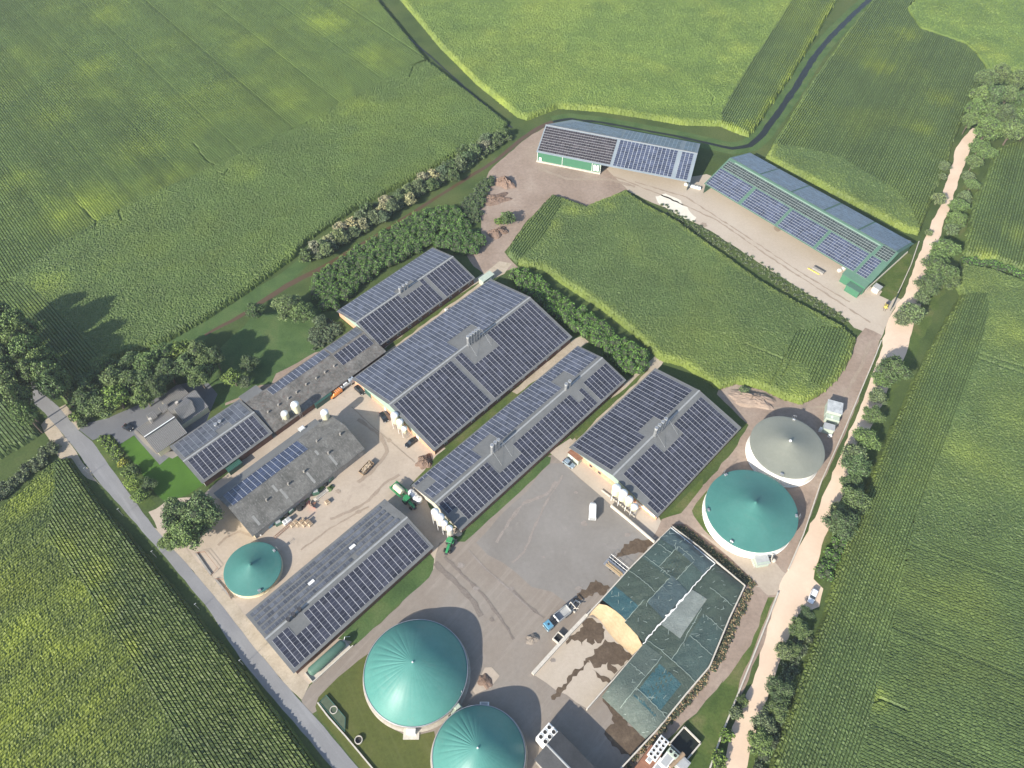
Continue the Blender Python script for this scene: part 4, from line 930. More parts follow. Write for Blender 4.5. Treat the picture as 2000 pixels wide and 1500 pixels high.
def tree_proto(name, cat, R_, H, mat, seed, nl=9, dens=8.0, leaf=.44, trunk=.35, base=.28):
    r = np.random.default_rng(seed); rr = random.Random(seed)
    root = empty(name, (0, 0, 0), 0, None, cat); zc = H*(base+(1-base)*.5); rz = H*(1-base)*.5
    lobes = [(0, 0, zc, R_*.62, R_*.62, rz*.92)]
    for k in range(nl):
        a = 2*math.pi*k/nl+rr.uniform(-.35, .35); d = R_*rr.uniform(.40, .74); q = R_*rr.uniform(.22, .40)
        lobes.append((math.cos(a)*d, math.sin(a)*d, zc+rz*rr.uniform(-.4, .45), q, q, q*rr.uniform(.8, 1.1)))
    for k in range(nl+2):
        a = rr.uniform(0, 6.28); d = R_*rr.uniform(.0, .6); q = R_*rr.uniform(.17, .32)
        lobes.append((math.cos(a)*d, math.sin(a)*d, zc+rz*(rr.uniform(.75, 1.0)-.5*(d/R_)), q, q, q*.9))
    p, n = lobes_points(lobes, dens*1.25, r, depth=.34, rag=.34)
    co, fa = leaves(p, n, leaf, r, .55)
    o = np_mesh('crown', co, fa, mat); o.parent = root
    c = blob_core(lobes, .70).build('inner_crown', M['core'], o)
    b = MB(); b.tube((0, 0, -.1), (rr.uniform(-.3, .3), rr.uniform(-.3, .3), H*base*1.3), trunk, trunk*.6, 8)
    for k in range(5):
        l = lobes[1+k*nl//5]; b.tube((0, 0, H*base*rr.uniform(.8, 1.2)), (l[0]*.8, l[1]*.8, l[2]), trunk*.4, trunk*.12, 6)
    b.build('trunk', M['bark'], root)
    return root
PROTO = {}
def proto(key, *a, **k): PROTO[key] = [0, tree_proto(*a, **k)]
proto('oak1', 'broadleaf_tree', 'tree', 5.0, 12, L['oak'], 1)
proto('oak2', 'broadleaf_tree', 'tree', 5.0, 11, L['oak'], 2, nl=11)
proto('oak3', 'broadleaf_tree', 'tree', 5.0, 10, L['oak'], 3, nl=8)
proto('dark1', 'broadleaf_tree', 'tree', 5.0, 11, L['dark'], 4, nl=10)
proto('light1', 'young_tree', 'tree', 4.0, 8, L['light'], 5, nl=8, dens=7.5)
proto('thin1', 'young_tree', 'tree', 4.0, 7, L['willow'], 6, nl=9, dens=6, base=.2)
proto('shrub1', 'shrub', 'shrub', 2.6, 3.6, L['dark'], 7, nl=7, dens=8, leaf=.42, trunk=.12, base=.05)
proto('shrub2', 'shrub', 'shrub', 2.6, 3.4, L['willow'], 8, nl=7, dens=8, leaf=.42, trunk=.12, base=.05)
proto('shrub3', 'shrub', 'shrub', 2.2, 2.6, L['light'], 9, nl=6, dens=9, leaf=.38, trunk=.1, base=.05)
proto('yellow1', 'shrub', 'shrub', 2.0, 1.9, L['yellow'], 10, nl=6, dens=9, leaf=.35, trunk=.1, base=.05)
proto('dead1', 'dry_shrub', 'shrub', 2.6, 4.2, L['dead'], 11, nl=7, dens=6, leaf=.45, trunk=.1, base=.05)
trnd = random.Random(5)
def plant(key, px, py, r, label, group=None, hh=None, zc=.6, sq=1.0):
    """put a copy of a prototype with crown radius r (metres) where its crown centre shows"""
    rec = PROTO[key]; base = rec[1]; r0 = {'o': 5, 'd': 5}.get(key[0], 4); 
    r0 = {'shrub1': 2.6, 'shrub2': 2.6, 'shrub3': 2.2, 'yellow1': 2.0, 'dead1': 2.6, 'dark1': 5, 'light1': 4, 'thin1': 4}.get(key, 5)
    H0 = {'oak1': 12, 'oak2': 11, 'oak3': 10, 'dark1': 11, 'light1': 8, 'thin1': 7, 'shrub1': 3.6, 'shrub2': 3.4, 'shrub3': 2.6, 'yellow1': 1.9, 'dead1': 4.2}[key]
    H = hh if hh else H0*r/r0
    o = base if rec[0] == 0 else copy_tree(base)
    rec[0] += 1
    g = P(px, py, H*zc); o.location = (g.x, g.y, 0); o.rotation_euler = (0, 0, trnd.uniform(0, 6.28)); o.scale = (r/r0*1.08, r/r0*sq*1.08, H/H0)
    o['label'] = label
    if group: o['group'] = group
    elif 'group' in o: del o['group']
    return o
def hedge(name, label, cat, pts, H, mat, seed, rad=1.9, dens=7, leaf=.42, kind=None, group=None, spacing=1.0, zjit=.3, depth=.25):
    """one continuous planting: many bushy heads over the traced outline"""
    r = np.random.default_rng(seed); rr = random.Random(seed); poly = G2(pts, H*.5)
    A = np.array(poly); x0, y0 = A.min(0); x1, y1 = A.max(0); st = rad*1.15*spacing; lobes = []
    y = y0
    while y < y1:
        x = x0
        while x < x1:
            px, py = x+rr.uniform(-.35, .35)*st, y+rr.uniform(-.35, .35)*st
            if inside(np.array([px]), np.array([py]), poly)[0]:
                q = rad*rr.uniform(.75, 1.15); hz = H*(1+rr.uniform(-zjit, zjit*.6)); lobes.append((px, py, hz*.5, q, q, hz*.55))
            x += st
        y += st
    P_, N_ = [], []
    for k, l in enumerate(lobes):
        near = [m for m in lobes if m is l or abs(m[0]-l[0])+abs(m[1]-l[1]) < rad*4]
        # points of this head only, minus what lies inside its neighbours
        cx, cy, cz, rx, ry, rz = l; n = int(4*math.pi*rx*(rx+rz)/2*dens*.62); d = r.normal(size=(n, 3)); d /= np.linalg.norm(d, axis=1)[:, None]; d = d[d[:, 2] > -.3]
        p = d*(1-np.abs(r.normal(0, depth*.5, (len(d), 1)))+r.normal(0, .07, (len(d), 1)))*[rx, ry, rz]+[cx, cy, cz]
        keep = p[:, 2] > .1
        for m in near:
            if m is l: continue
            keep &= (((p-[m[0], m[1], m[2]])/[m[3], m[4], m[5]])**2).sum(1) > .6
        P_.append(p[keep]); N_.append(d[keep])
    if not P_: return None
    p = np.concatenate(P_); n = np.concatenate(N_); c = np.array([A[:, 0].mean(), A[:, 1].mean(), 0])
    co, fa = leaves(p-c, n, leaf, r, .55)
    o = np_mesh(name, co, fa, mat); o.location = tuple(c); tag(o, label, cat, group, kind)
    blob_core([(a-c[0], b-c[1], z, q, w_, h) for a, b, z, q, w_, h in lobes], .78).build('foliage_core', M['core'], o)  # dark filler solids under the leaves, not modelled branches
    return o
hedge('plantation', 'long block of leafy bushes along the narrow solar barn, between barn and farm ditch', 'plantation', [(603, 560), (622, 535), (700, 485), (765, 445), (812, 420), (850, 432), (858, 448), (838, 478), (760, 515), (700, 555), (655, 600), (632, 606)], 3.8, L['plant'], 21, zjit=.18)
hedge('plantation', 'leafy bushes at the top end of the plantation, beside the bare dirt heaps', 'plantation', [(818, 416), (845, 408), (880, 405), (905, 420), (915, 440), (895, 450), (862, 452), (852, 430)], 3.4, L['plant'], 22, zjit=.2)
hedge('plantation', 'rounded clump of bushes behind the gable of the narrow solar barn', 'plantation', [(845, 470), (870, 450), (905, 448), (940, 460), (948, 474), (935, 492), (905, 496), (880, 486), (850, 482)], 3.6, L['plant'], 23, zjit=.18)
hedge('plantation', 'strip of leafy bushes between the middle maize plot and the gables of two solar barns', 'plantation', [(990, 540), (1010, 526), (1040, 532), (1075, 560), (1120, 594), (1170, 628), (1225, 664), (1268, 694), (1266, 718), (1232, 730), (1200, 706), (1160, 670), (1120, 645), (1070, 605), (1020, 565)], 3.6, L['plant'], 24, zjit=.18)
hedge('hedge', 'overgrown boundary strip between two maize blocks at the right edge', 'hedge', [(1880, 500), (1940, 508), (2000, 530), (2060, 545), (2060, 560), (2000, 546), (1935, 522), (1880, 512)], 1.6, L['plant'], 25, rad=1.3)
hedge('weed_bank', 'dark weeds on the ditch bank between the bare heaps and the back yard', 'weeds', [(905, 392), (935, 360), (958, 345), (965, 352), (945, 385), (938, 425), (925, 440), (912, 425), (895, 405)], 1.8, L['dark'], 26, rad=1.4, kind='stuff')
hedge('weed_bank', 'low weeds edging the middle maize plot along the concrete yard', 'weeds', [(1285, 395), (1300, 398), (1360, 435), (1430, 478), (1500, 520), (1560, 562), (1640, 606), (1662, 630), (1650, 632), (1600, 606), (1540, 570), (1440, 508), (1350, 450), (1300, 415)], .6, L['willow'], 27, rad=.75, dens=9, kind='stuff', zjit=.5, spacing=2.1)
hedge('weed_bank', 'green weeds on the steep bank between track and maize, by the parked white car', 'weeds', [(1640, 1035), (1662, 1050), (1640, 1090), (1622, 1135), (1600, 1138), (1596, 1122), (1612, 1090)], 2.0, L['plant'], 28, rad=1.4, kind='stuff')
hedge('weed_bank', 'scrub on the bank between the lower pale track and the maize', 'weeds', [(1572, 1225), (1588, 1228), (1570, 1290), (1550, 1350), (1522, 1430), (1500, 1500), (1470, 1560), (1462, 1500), (1480, 1440), (1505, 1370), (1530, 1300), (1552, 1250)], 1.5, L['willow'], 29, rad=1.2, dens=7, kind='stuff', zjit=.5, spacing=1.25)
hedge('weed_bank', 'scrubby growth in the ditch at the left edge, between two maize fields', 'weeds', [(-20, 960), (30, 925), (70, 890), (90, 862), (112, 868), (108, 885), (60, 925), (20, 960), (-20, 985)], 2.2, L['willow'], 30, rad=1.5, kind='stuff')
hedge('flower_bed', 'planted bed of yellow and green shrubs between verge and front lawn', 'flower bed', [(190, 856), (212, 850), (222, 866), (240, 890), (255, 908), (240, 912), (222, 895), (205, 875)], .9, L['light'], 31, rad=.8, dens=10, zjit=.5)
hedge('hedge', 'ragged garden bushes beside the narrow solar barn, behind the pale stone edging', 'hedge', [(600, 655), (612, 640), (640, 622), (660, 632), (668, 645), (640, 668), (615, 684)], 1.4, L['willow'], 32, rad=1.1)
# willow hedge with dry patches along the farm ditch
hedge('hedge', 'continuous low willow growth under the bushes of the farm ditch hedge', 'hedge', [(585, 498), (640, 462), (700, 420), (760, 385), (820, 350), (880, 312), (940, 272), (985, 255), (998, 268), (940, 305), (880, 348), (820, 382), (740, 432), (680, 470), (610, 508)], 2.8, L['willow'], 33, rad=1.7, zjit=.35)
hp = [(596, 500, 'd', 3.2), (612, 487, 'e', 3.0), (630, 483, 'w', 3.0), (645, 470, 'e', 3.2), (640, 490, 'w', 3.0), (662, 462, 'w', 3.2), (668, 448, 'e', 3.4), (688, 438, 'e', 3.4), (690, 455, 'w', 3.0), (706, 440, 'e', 3.0), (705, 425, 'w', 3.2), (718, 408, 'd', 3.2), (728, 425, 'w', 3.2),
      (745, 410, 'e', 3.0), (755, 395, 'e', 3.2), (765, 405, 'w', 3.0), (748, 425, 'w', 2.8), (780, 385, 'd', 3.4), (795, 375, 'w', 3.4), (800, 392, 'e', 2.8), (820, 365, 'w', 3.0), (828, 350, 'e', 3.0), (845, 345, 'e', 3.2), (842, 362, 'd', 3.0), (862, 335, 'w', 3.6), (880, 325, 'd', 3.8), (900, 322, 'w', 3.4),
      (885, 345, 'd', 3.0), (905, 295, 'd', 3.2), (925, 295, 'w', 3.4), (915, 310, 'd', 3.4), (945, 285, 'e', 3.0), (950, 272, 'w', 3.2), (970, 270, 'd', 3.6), (985, 262, 'd', 3.0)]
cnt = {'w': 0, 'd': 0, 'e': 0}
for (x, y, k, rad) in hp:
    cnt[k] += 1; n = ORD[cnt[k]-1]
    key, txt = {'w': ('shrub2', 'grey-green willow bush, %s of its kind from the left in the ditch hedge'), 'd': ('shrub1', 'dark bush, %s of the dark ones from the left in the ditch hedge'), 'e': ('dead1', 'pale dry bush, %s of the dry ones from the left in the ditch hedge')}[k]
    plant(key, x, y, rad, txt % n, 'bushes in the hedge along the farm ditch', hh=trnd.uniform(4.2, 6.0), zc=.5)
# trees at the left edge
TL = [(12, 622, 4.6, 'oak2'), (42, 640, 4.8, 'oak1'), (5, 658, 5, 'oak3'), (35, 675, 4.6, 'oak1'), (62, 690, 5.2, 'oak1'), (84, 715, 5.2, 'oak2'), (70, 735, 4.2, 'oak3'), (98, 738, 5, 'oak1'), (112, 758, 4.2, 'oak2'), (130, 752, 2.8, 'oak3'), (8, 705, 4.6, 'dark1'), (5, 745, 5, 'oak2'),
      (30, 760, 5, 'oak1'), (42, 788, 4.2, 'oak3'), (52, 812, 3.6, 'oak1'), (22, 730, 4, 'oak2'), (55, 655, 3.5, 'oak3')]
for k, (x, y, rad, key) in enumerate(sorted(TL, key=lambda t: t[1])):
    plant(key, x, y, rad, 'tall roadside tree at the left edge, %s from the top in that grove' % ORD[k], 'roadside trees at the left edge', hh=trnd.uniform(15, 18.5))
TD = [(168, 755, 4.8, 'dark1'), (172, 785, 4.6, 'dark1'), (196, 795, 4.6, 'oak1'), (202, 720, 4.6, 'oak2'), (225, 742, 4.8, 'oak1'), (226, 775, 4.8, 'light1'), (258, 715, 4.6, 'oak3'), (255, 750, 5, 'oak1'), (285, 745, 4.8, 'oak2'), (282, 775, 4.2, 'oak3'), (296, 712, 4.8, 'oak2'), (322, 695, 4.8, 'oak1'),
      (330, 728, 4.8, 'dark1'), (352, 690, 4.2, 'light1'), (366, 715, 4.8, 'oak3'), (388, 692, 4.6, 'oak1'), (402, 712, 4.6, 'oak2'), (308, 760, 3.6, 'dark1'), (390, 738, 4.0, 'oak3'), (420, 700, 3.4, 'dark1')]
for k, (x, y, rad, key) in enumerate(sorted(TD)):
    plant(key, x, y, rad, 'tree in the grove behind the farmhouse, %s from the left' % ORD[k], 'trees in the grove behind the farmhouse', hh=trnd.uniform(8.5, 11))
plant('shrub3', 150, 812, 2.6, 'bright green bush at the corner of road and driveway')
plant('shrub1', 160, 825, 2.0, 'dark low bush at the mouth of the driveway')
plant('light1', 455, 738, 3.6, 'light yellow-green garden tree beside the low shed path')
plant('dark1', 487, 712, 3.4, 'darker garden tree just right of the yellow-green one', hh=6)
plant('thin1', 478, 745, 2.4, 'slim garden tree between the yellow-green tree and the low shed', hh=5)
plant('oak1', 562, 600, 5.6, 'large round tree standing alone on the garden lawn', hh=8.5)
plant('oak2', 588, 612, 4.6, 'right-hand crown of the pair on the garden lawn', hh=7.5)
plant('dark1', 498, 608, 3.6, 'dark tree at the lawn edge, left of the large round tree', hh=6)
plant('thin1', 624, 628, 2.6, 'sparse young tree between lawn and ragged bushes', hh=4.5)
plant('light1', 262, 945, 2.8, 'light green tree by the road, left of the front lawn', hh=4.2)
plant('light1', 276, 968, 2.8, 'light green tree at the bottom corner of the front lawn', hh=4.2)
plant('shrub3', 248, 925, 2.0, 'light green bush at the end of the planted bed')
plant('yellow1', 240, 903, 1.7, 'golden yellow bush beside the front lawn')
plant('shrub1', 262, 918, 2.2, 'purplish dark bush between golden bush and front lawn')
plant('dark1', 290, 948, 2.6, 'dark bush on the lawn side of the light green trees', hh=3.6)
plant('oak1', 392, 1002, 6.2, 'massive dark tree by the farm entrance, its right-hand crown', hh=11)
plant('dark1', 350, 1005, 5.0, 'massive dark tree by the farm entrance, its left-hand crown', hh=10.5)
plant('oak2', 366, 1042, 5.4, 'massive dark tree by the farm entrance, its lower crown', hh=9.5)
plant('oak3', 332, 1058, 3.2, 'small crown leaning over the road by the farm entrance', hh=6)
# wood at the upper right
TW = [(1925, 158, 5), (1950, 145, 5.5), (1985, 160, 5.5), (1912, 190, 4.6), (1940, 188, 5.2), (1968, 190, 5), (1995, 200, 5), (1903, 215, 4.4), (1930, 222, 5), (1960, 225, 5.5), (1990, 232, 5.5), (1893, 238, 3), (1928, 252, 6.6), (1975, 258, 6), (2010, 160, 6), (2015, 210, 6), (2005, 255, 4)]
for k, (x, y, rad) in enumerate(sorted(TW, key=lambda t: (t[1], t[0]))):
    plant(['oak1', 'oak2', 'oak3', 'dark1'][k % 4] if rad < 6 else 'oak1', x, y, rad, 'tree in the wood at the upper right, %s from its top edge' % ORD[k], 'trees of the wood at the upper right', hh=trnd.uniform(9, 12))
# row along the pale track
TR = [(1912, 290, 4.6, 'oak3'), (1928, 300, 4, 'oak1'), (1902, 318, 3.6, 'oak2'), (1892, 345, 2.8, 'thin1'), (1898, 362, 3.2, 'oak3'), (1884, 385, 3.0, 'thin1'), (1872, 402, 4.0, 'oak1'), (1868, 430, 4.0, 'oak2'), (1858, 448, 3.0, 'thin1'), (1845, 488, 5.2, 'oak1'), (1832, 510, 4.0, 'oak3'),
      (1832, 532, 6.0, 'dark1'), (1812, 560, 4.6, 'dark1'), (1848, 548, 4.4, 'oak2'), (1800, 582, 3.0, 'thin1'), (1782, 612, 4.6, 'thin1'), (1762, 622, 3.2, 'thin1'), (1742, 725, 5.2, 'dark1'), (1722, 742, 3.4, 'oak2'), (1715, 775, 3.0, 'thin1'), (1705, 812, 3.6, 'oak3'), (1690, 860, 4.4, 'oak1'), (1668, 888, 4.0, 'thin1'), (1672, 908, 4.6, 'oak2'),
      (1665, 945, 3.6, 'dark1'), (1668, 980, 4.6, 'oak1'), (1640, 1000, 3.4, 'thin1'), (1642, 1025, 4.8, 'dark1'), (1560, 1227, 2.8, 'oak2'), (1575, 1198, 2.0, 'dark1'), (1530, 1270, 2.4, 'thin1'), (1548, 1268, 2.2, 'dark1'), (1522, 1350, 3.6, 'dark1'), (1516, 1385, 3.0, 'dark1'), (1492, 1412, 3.0, 'thin1'), (1482, 1450, 3.2, 'oak2')]
for k, (x, y, rad, key) in enumerate(sorted(TR, key=lambda t: t[1])):
    plant(key, x, y, rad, 'tree on the right side of the pale track, %s from the top' % ORD[k], 'trees on the right side of the pale track', hh=max(2.6, rad*trnd.uniform(1.5, 1.9)))
TS = [(1845, 325, 2.6, 'thin1'), (1840, 345, 2.0, 'shrub2'), (1833, 388, 3.0, 'thin1'), (1815, 455, 1.8, 'shrub2'), (1450, 1368, 1.8, 'shrub1'), (1438, 1390, 2.0, 'shrub2'), (1420, 1436, 2.0, 'shrub3'), (1405, 1482, 2.4, 'shrub3')]
for k, (x, y, rad, key) in enumerate(sorted(TS, key=lambda t: t[1])):
    plant(key, x, y, rad, 'bush on the left side of the pale track, %s from the top' % ORD[k], 'bushes on the left side of the pale track')
plant('shrub1', 990, 425, 3.4, 'dark green bush on the lower dirt heap')
plant('shrub3', 975, 432, 2.2, 'small light bush beside the bush on the lower dirt heap')
plant('shrub2', 1452, 762, 2.2, 'weedy bush on the spoil heap behind the grey-topped tank', hh=1.8)

# ------------------------------------------------------------------ ROUND TANKS
M['teal'] = ground('teal_membrane', [(.3, (.056, .180, .156)), (.7, (.076, .212, .186))], .10, 1.2, finevar=.08, stain=((.09, .19, .165), .55, .75, .6), bmp=.05, rough=.42)
M['greygreen'] = ground('grey_green_membrane', [(.3, (.20, .21, .175)), (.7, (.235, .245, .205))], .10, 1.2, finevar=.08, stain=((.24, .24, .20), .55, .75, .5), bmp=.05, rough=.5)
M['conc_tank'] = plain('tank_concrete', (.34, .31, .26), .85, var=.15)
M['tank_white'] = plain('white_tank_wall', (.80, .79, .74), .7, var=.05, scale=.4)
def cone_tank(label, cx, cy, r, h, tip, cover, wall='tank_white', fittings=(), boxes=True, rim='conc_wall'):
    t = empty('slurry_tank', (cx, cy, 0), 0, label, 'tank')
    o = MB().lathe([(r-.02, 0), (r-.02, h)], n=72, caps=False).lathe([(r+.12, 0), (r+.12, .25), (r-.02, .25)], n=72, caps=False, mi=0).build('wall', M[wall], t, smooth=True)
    n = 96; prof = [(r+.12, h-.22), (r+.12, h+.02), (r-.1, h+.10)]
    for k in range(1, 14): q = 1-k/13; prof.append((max(.02, (r-.1)*q), h+.1+(tip-h-.1)*(.55*(1-q)+.45*(1-q)**1.9)))
    o = MB().lathe(prof, n=n, caps=False).build('cover', M[cover], t); smooth_by_angle(o, 40)
    MB().lathe([(.001, tip+.35), (.3, tip+.3), (.45, tip-.02), (.3, tip-.2)], n=16, caps=False).build('peak_cap', M['white' if cover == 'greygreen' else cover], o)
    for (px, py) in fittings:
        g = P(px, py, h+.4)-Vector((cx, cy, 0)); a = math.atan2(g.y, g.x); rr = r-.55
        b = MB(); b.box((math.cos(a)*rr, math.sin(a)*rr, h+.5), (.6, .9, .5), rz=a, bev=.08); b.tube((math.cos(a)*(r+.3), math.sin(a)*(r+.3), h-.6), (math.cos(a)*(r+.3), math.sin(a)*(r+.3), h+1.3), .06)
        f = b.build('hatch', M['steel'], t)
        b = MB()
        for q in (-.5, .5): b.tube((math.cos(a)*(r+.45)-math.sin(a)*q, math.sin(a)*(r+.45)+math.cos(a)*q, 0), (math.cos(a)*(r+.45)-math.sin(a)*q, math.sin(a)*(r+.45)+math.cos(a)*q, h+1.2), .035, n=5)
        b.tube((math.cos(a)*(r+.45)+math.sin(a)*.5, math.sin(a)*(r+.45)-math.cos(a)*.5, h+1.2), (math.cos(a)*(r+.45)-math.sin(a)*.5, math.sin(a)*(r+.45)+math.cos(a)*.5, h+1.2), .035, n=5)
        b.build('access_ladder', M['steel'], f)
    return t
cone_tank('white round tank with green conical cover, larger of the two by the pale track', 71.19, 100.06, 13.41, 4.43, 9.1, 'teal', fittings=[(1419, 929), (1553, 1007), (1429, 1058), (1382, 996)])
cone_tank('white round tank with grey conical cover, nearest the spoil heap', 86.06, 121.46, 11.31, 5.5, 8.9, 'greygreen', fittings=[(1551, 817), (1527, 926)])
cone_tank('small low round tank with green conical cover near the road', -73.07, 81.54, 7.93, 1.85, 4.7, 'teal', wall='cream_wall', fittings=[(506, 1150), (539, 1073)])
def dome_tank(label, cx, cy, r, h, tip, a0, seed, extra=()):
    t = empty('biogas_tank', (cx, cy, 0), 0, label, 'tank')
    MB().lathe([(r-.3, 0), (r-.3, h)], n=96, caps=False).lathe([(r+.7, 0), (r+.7, .22), (r-.3, .22)], n=96, caps=False).build('wall', M['conc_tank'], t, smooth=True)
    n = 240; rr = random.Random(seed); b = MB(); rows = 26; npl = 36
    for j in range(rows+1):
        q = 1-j/rows
        for k in range(n):
            th = 2*math.pi*k/n; z = h-.3+(tip-h+.3)*((1-q**2.1)*.66+(1-q)*.34); rad = max(.03, (r+.06)*q)
            dz = abs(((th*npl/(2*math.pi)) % 1)-.5)*2; dth = (th-a0+math.pi) % (2*math.pi)-math.pi; wgt = max(0, 1-abs(dth)/1.15)
            amp = (.03+.22*wgt)*math.sin(math.pi*min(1, q*1.05))**.7*(q**.4)
            z -= amp*(dz**5)*1.0
            b.v.append((rad*math.cos(th), rad*math.sin(th), z))
    for j in range(rows):
        for k in range(n): b.f.append((j*n+k, j*n+(k+1) % n, (j+1)*n+(k+1) % n, (j+1)*n+k)); b.m.append(0)
    o = b.build('dome', M['dome_teal'], t, smooth=True)
    MB().lathe([(r+.14, h-.35), (r+.14, h-.05), (r-.05, h+.02)], n=96, caps=False).build('clamp_ring', M['steel'], t)
    MB().lathe([(.001, tip+.3), (.22, tip+.2), (.16, tip-.2)], n=12, caps=False).build('peak_cap', M['white'], o)
    return t
M['dome_teal'] = ground('pale_teal_membrane', [(.3, (.070, .225, .195)), (.7, (.095, .265, .23))], .10, 1.2, finevar=.08, stain=((.12, .235, .205), .55, .75, .6), bmp=.03, rough=.42)
dome_tank('big green dome of a biogas tank, the whole one beside the olive lawn', -24.3, 53.5, 13.4, 3.2, 11.0, math.radians(170), 3)
g = P(933, 1461, 11.0); dome_tank('big green dome of a biogas tank cut off by the bottom edge of the photo', g.x, g.y, 11.3, 3.2, 11.0, math.radians(150), 4)

# ------------------------------------------------------------------ SILAGE CLAMP
def rough_heap(name, label, cat, px, py, rx, ry, hgt, ang, mat, seed, kind=None, n=22, rag=.35, parent=None):
    r = np.random.default_rng(seed); b = MB(); g = P(px, py, hgt*.4); rings = 9; ph = r.uniform(0, 6.28, 5); am = r.uniform(.04, .12, 5)
    n = 36
    for j in range(rings):
        q = 1-j/(rings-1)
        for k in range(n):
            t = 2*math.pi*k/n; w_ = 1+sum(am[m]*math.sin((m+2)*t+ph[m]) for m in range(5)); z = hgt*(1-q**1.6)**.9*(1+r.normal(0, rag*.25)) if j else -.05
            rr_ = max(.01, q)*w_*(1+r.normal(0, .03)); x, y = rr_*math.cos(t)*rx, rr_*math.sin(t)*ry
            b.v.append((x*math.cos(ang)-y*math.sin(ang), x*math.sin(ang)+y*math.cos(ang), max(-.05, z)))
    for j in range(rings-1):
        for k in range(n): b.f.append((j*n+k, j*n+(k+1) % n, (j+1)*n+(k+1) % n, (j+1)*n+k)); b.m.append(0)
    o = b.build(name, mat, None); o.location = (g.x, g.y, 0)
    return tag(o, label, cat, kind=kind)
def tarp(name, c, seed):
    m, t, b = new_mat(name)
    n1 = noise(t, .25, 5, .65); n2 = noise(t, 1.2, 4, .7, dist=1.5)
    r1 = ramp(t, n1.outputs[0], [(.3, tuple(k*.8 for k in c)), (.7, tuple(k*1.2 for k in c))])
    tc = t.nodes.new('ShaderNodeTexCoord'); mp = t.nodes.new('ShaderNodeMapping'); mp.inputs['Rotation'].default_value = (0, 0, R(-46+seed*3)); mp.inputs['Scale'].default_value = (.35, 3.4, 1); mp.inputs['Location'].default_value = (seed*7, seed, 0)
    t.links.new(tc.outputs['Object'], mp.inputs[0]); n3 = noise(t, .55, 2, .5, vec=mp.outputs[0])
    rs = ramp(t, n3.outputs[0], [(.72, (0, 0, 0)), (.76, (.55,)*3)])
    t.links.new(mixc(t, rs.outputs[0], r1.outputs[0], (.42, .50, .46)), b.inputs['Base Color']); b.inputs['Roughness'].default_value = .55
    bump(t, b, n2.outputs[0], .9, .3)
    return m
TP = [tarp('tarp_slate_green', (.052, .084, .073), 1), tarp('tarp_olive_green', (.054, .077, .058), 2), tarp('tarp_blue_green', (.036, .098, .108), 3), tarp('tarp_grey_green', (.078, .105, .088), 4), tarp('tarp_dark_blue', (.054, .084, .088), 5), tarp('bleached_netting', (.20, .225, .205), 6)]
Zs = lambda pts: Q(1000, 1000, 1/3, pts)
def polyline(pts, t):
    d = [0]
    for a, b in zip(pts[:-1], pts[1:]): d.append(d[-1]+(b-a).length)
    s_ = t*d[-1]
    for i in range(len(pts)-1):
        if s_ <= d[i+1]+1e-9: return pts[i].lerp(pts[i+1], (s_-d[i])/(d[i+1]-d[i]))
    return pts[-1]
def bay(label, left, right, sheets, hw, hc, front, seed, endslope=.16, back=.04):
    """a heaped, sheeted bay between two walls; left/right run from the back to the open front"""
    Lp = [P(x, y, hw) for x, y in Zs(left)]; Rp = [P(x, y, hw) for x, y in Zs(right)]
    org = polyline(Lp, .5).lerp(polyline(Rp, .5), .5); org = Vector((org.x, org.y, 0)); r = random.Random(seed)
    root = empty('silage_heap', org, 0, label, 'silage heap')
    ph = [(r.uniform(3, 11), r.uniform(2, 9), r.uniform(0, 6.28)) for _ in range(6)]
    def pt(t, s_):
        a = polyline(Lp, t); b = polyline(Rp, t); p = a.lerp(b, s_)
        z = hw+(hc-hw)*math.sin(math.pi*s_)**.7
        if t > 1-endslope: k = (1-t)/endslope; z = z*(k**.6) if front else z
        if t < back: z = hw+(z-hw)*(t/back)
        z += sum(.05*math.sin(a_*t*6+b_*s_*6+c_) for a_, b_, c_ in ph)*math.sin(math.pi*s_)
        # keep the outline where it was surveyed when the heap is higher or lower than the wall
        return Vector((p.x, p.y, max(.05, z)))-org
    for (t0, t1, s0, s1, mi, nm) in sheets:
        b = MB(); nt_, ns = max(2, int((t1-t0)*44)), max(2, int((s1-s0)*26)); up = .02+mi*.035
        for i in range(nt_+1):
            for j in range(ns+1):
                p = pt(t0+(t1-t0)*i/nt_, s0+(s1-s0)*j/ns); b.v.append((p.x, p.y, p.z+up+r.uniform(-.012, .012)))
        for i in range(nt_):
            for j in range(ns):
                q = i*(ns+1)+j; b.f.append((q, q+1, q+ns+2, q+ns+1)); b.m.append(0)
        o = b.build(nm, TP[mi], root, smooth=True)
        for p_ in o.data.polygons: pass
        if o.data.polygons[0].normal.z < 0: o.data.flip_normals()
    return root, pt, org
bayA, ptA, orgA = bay('left silage bay under slate-green sheets, its front cut open to yellow silage', [(932, 93), (835, 185), (700, 325), (620, 410), (512, 528)], [(1188, 304), (1040, 462), (900, 612), (768, 775)],
    [(0, .16, 0, 1, 4, 'sheet'), (.16, .42, 0, 1, 0, 'sheet'), (.42, .80, .0, .62, 1, 'sheet'), (.38, .72, .62, 1, 4, 'sheet'), (.80, .97, 0, .55, 2, 'sheet'), (.72, .99, .55, 1, 1, 'sheet'), (.12, .40, .35, .72, 1, 'sheet')], 2.1, 3.6, False, 5, back=.05)
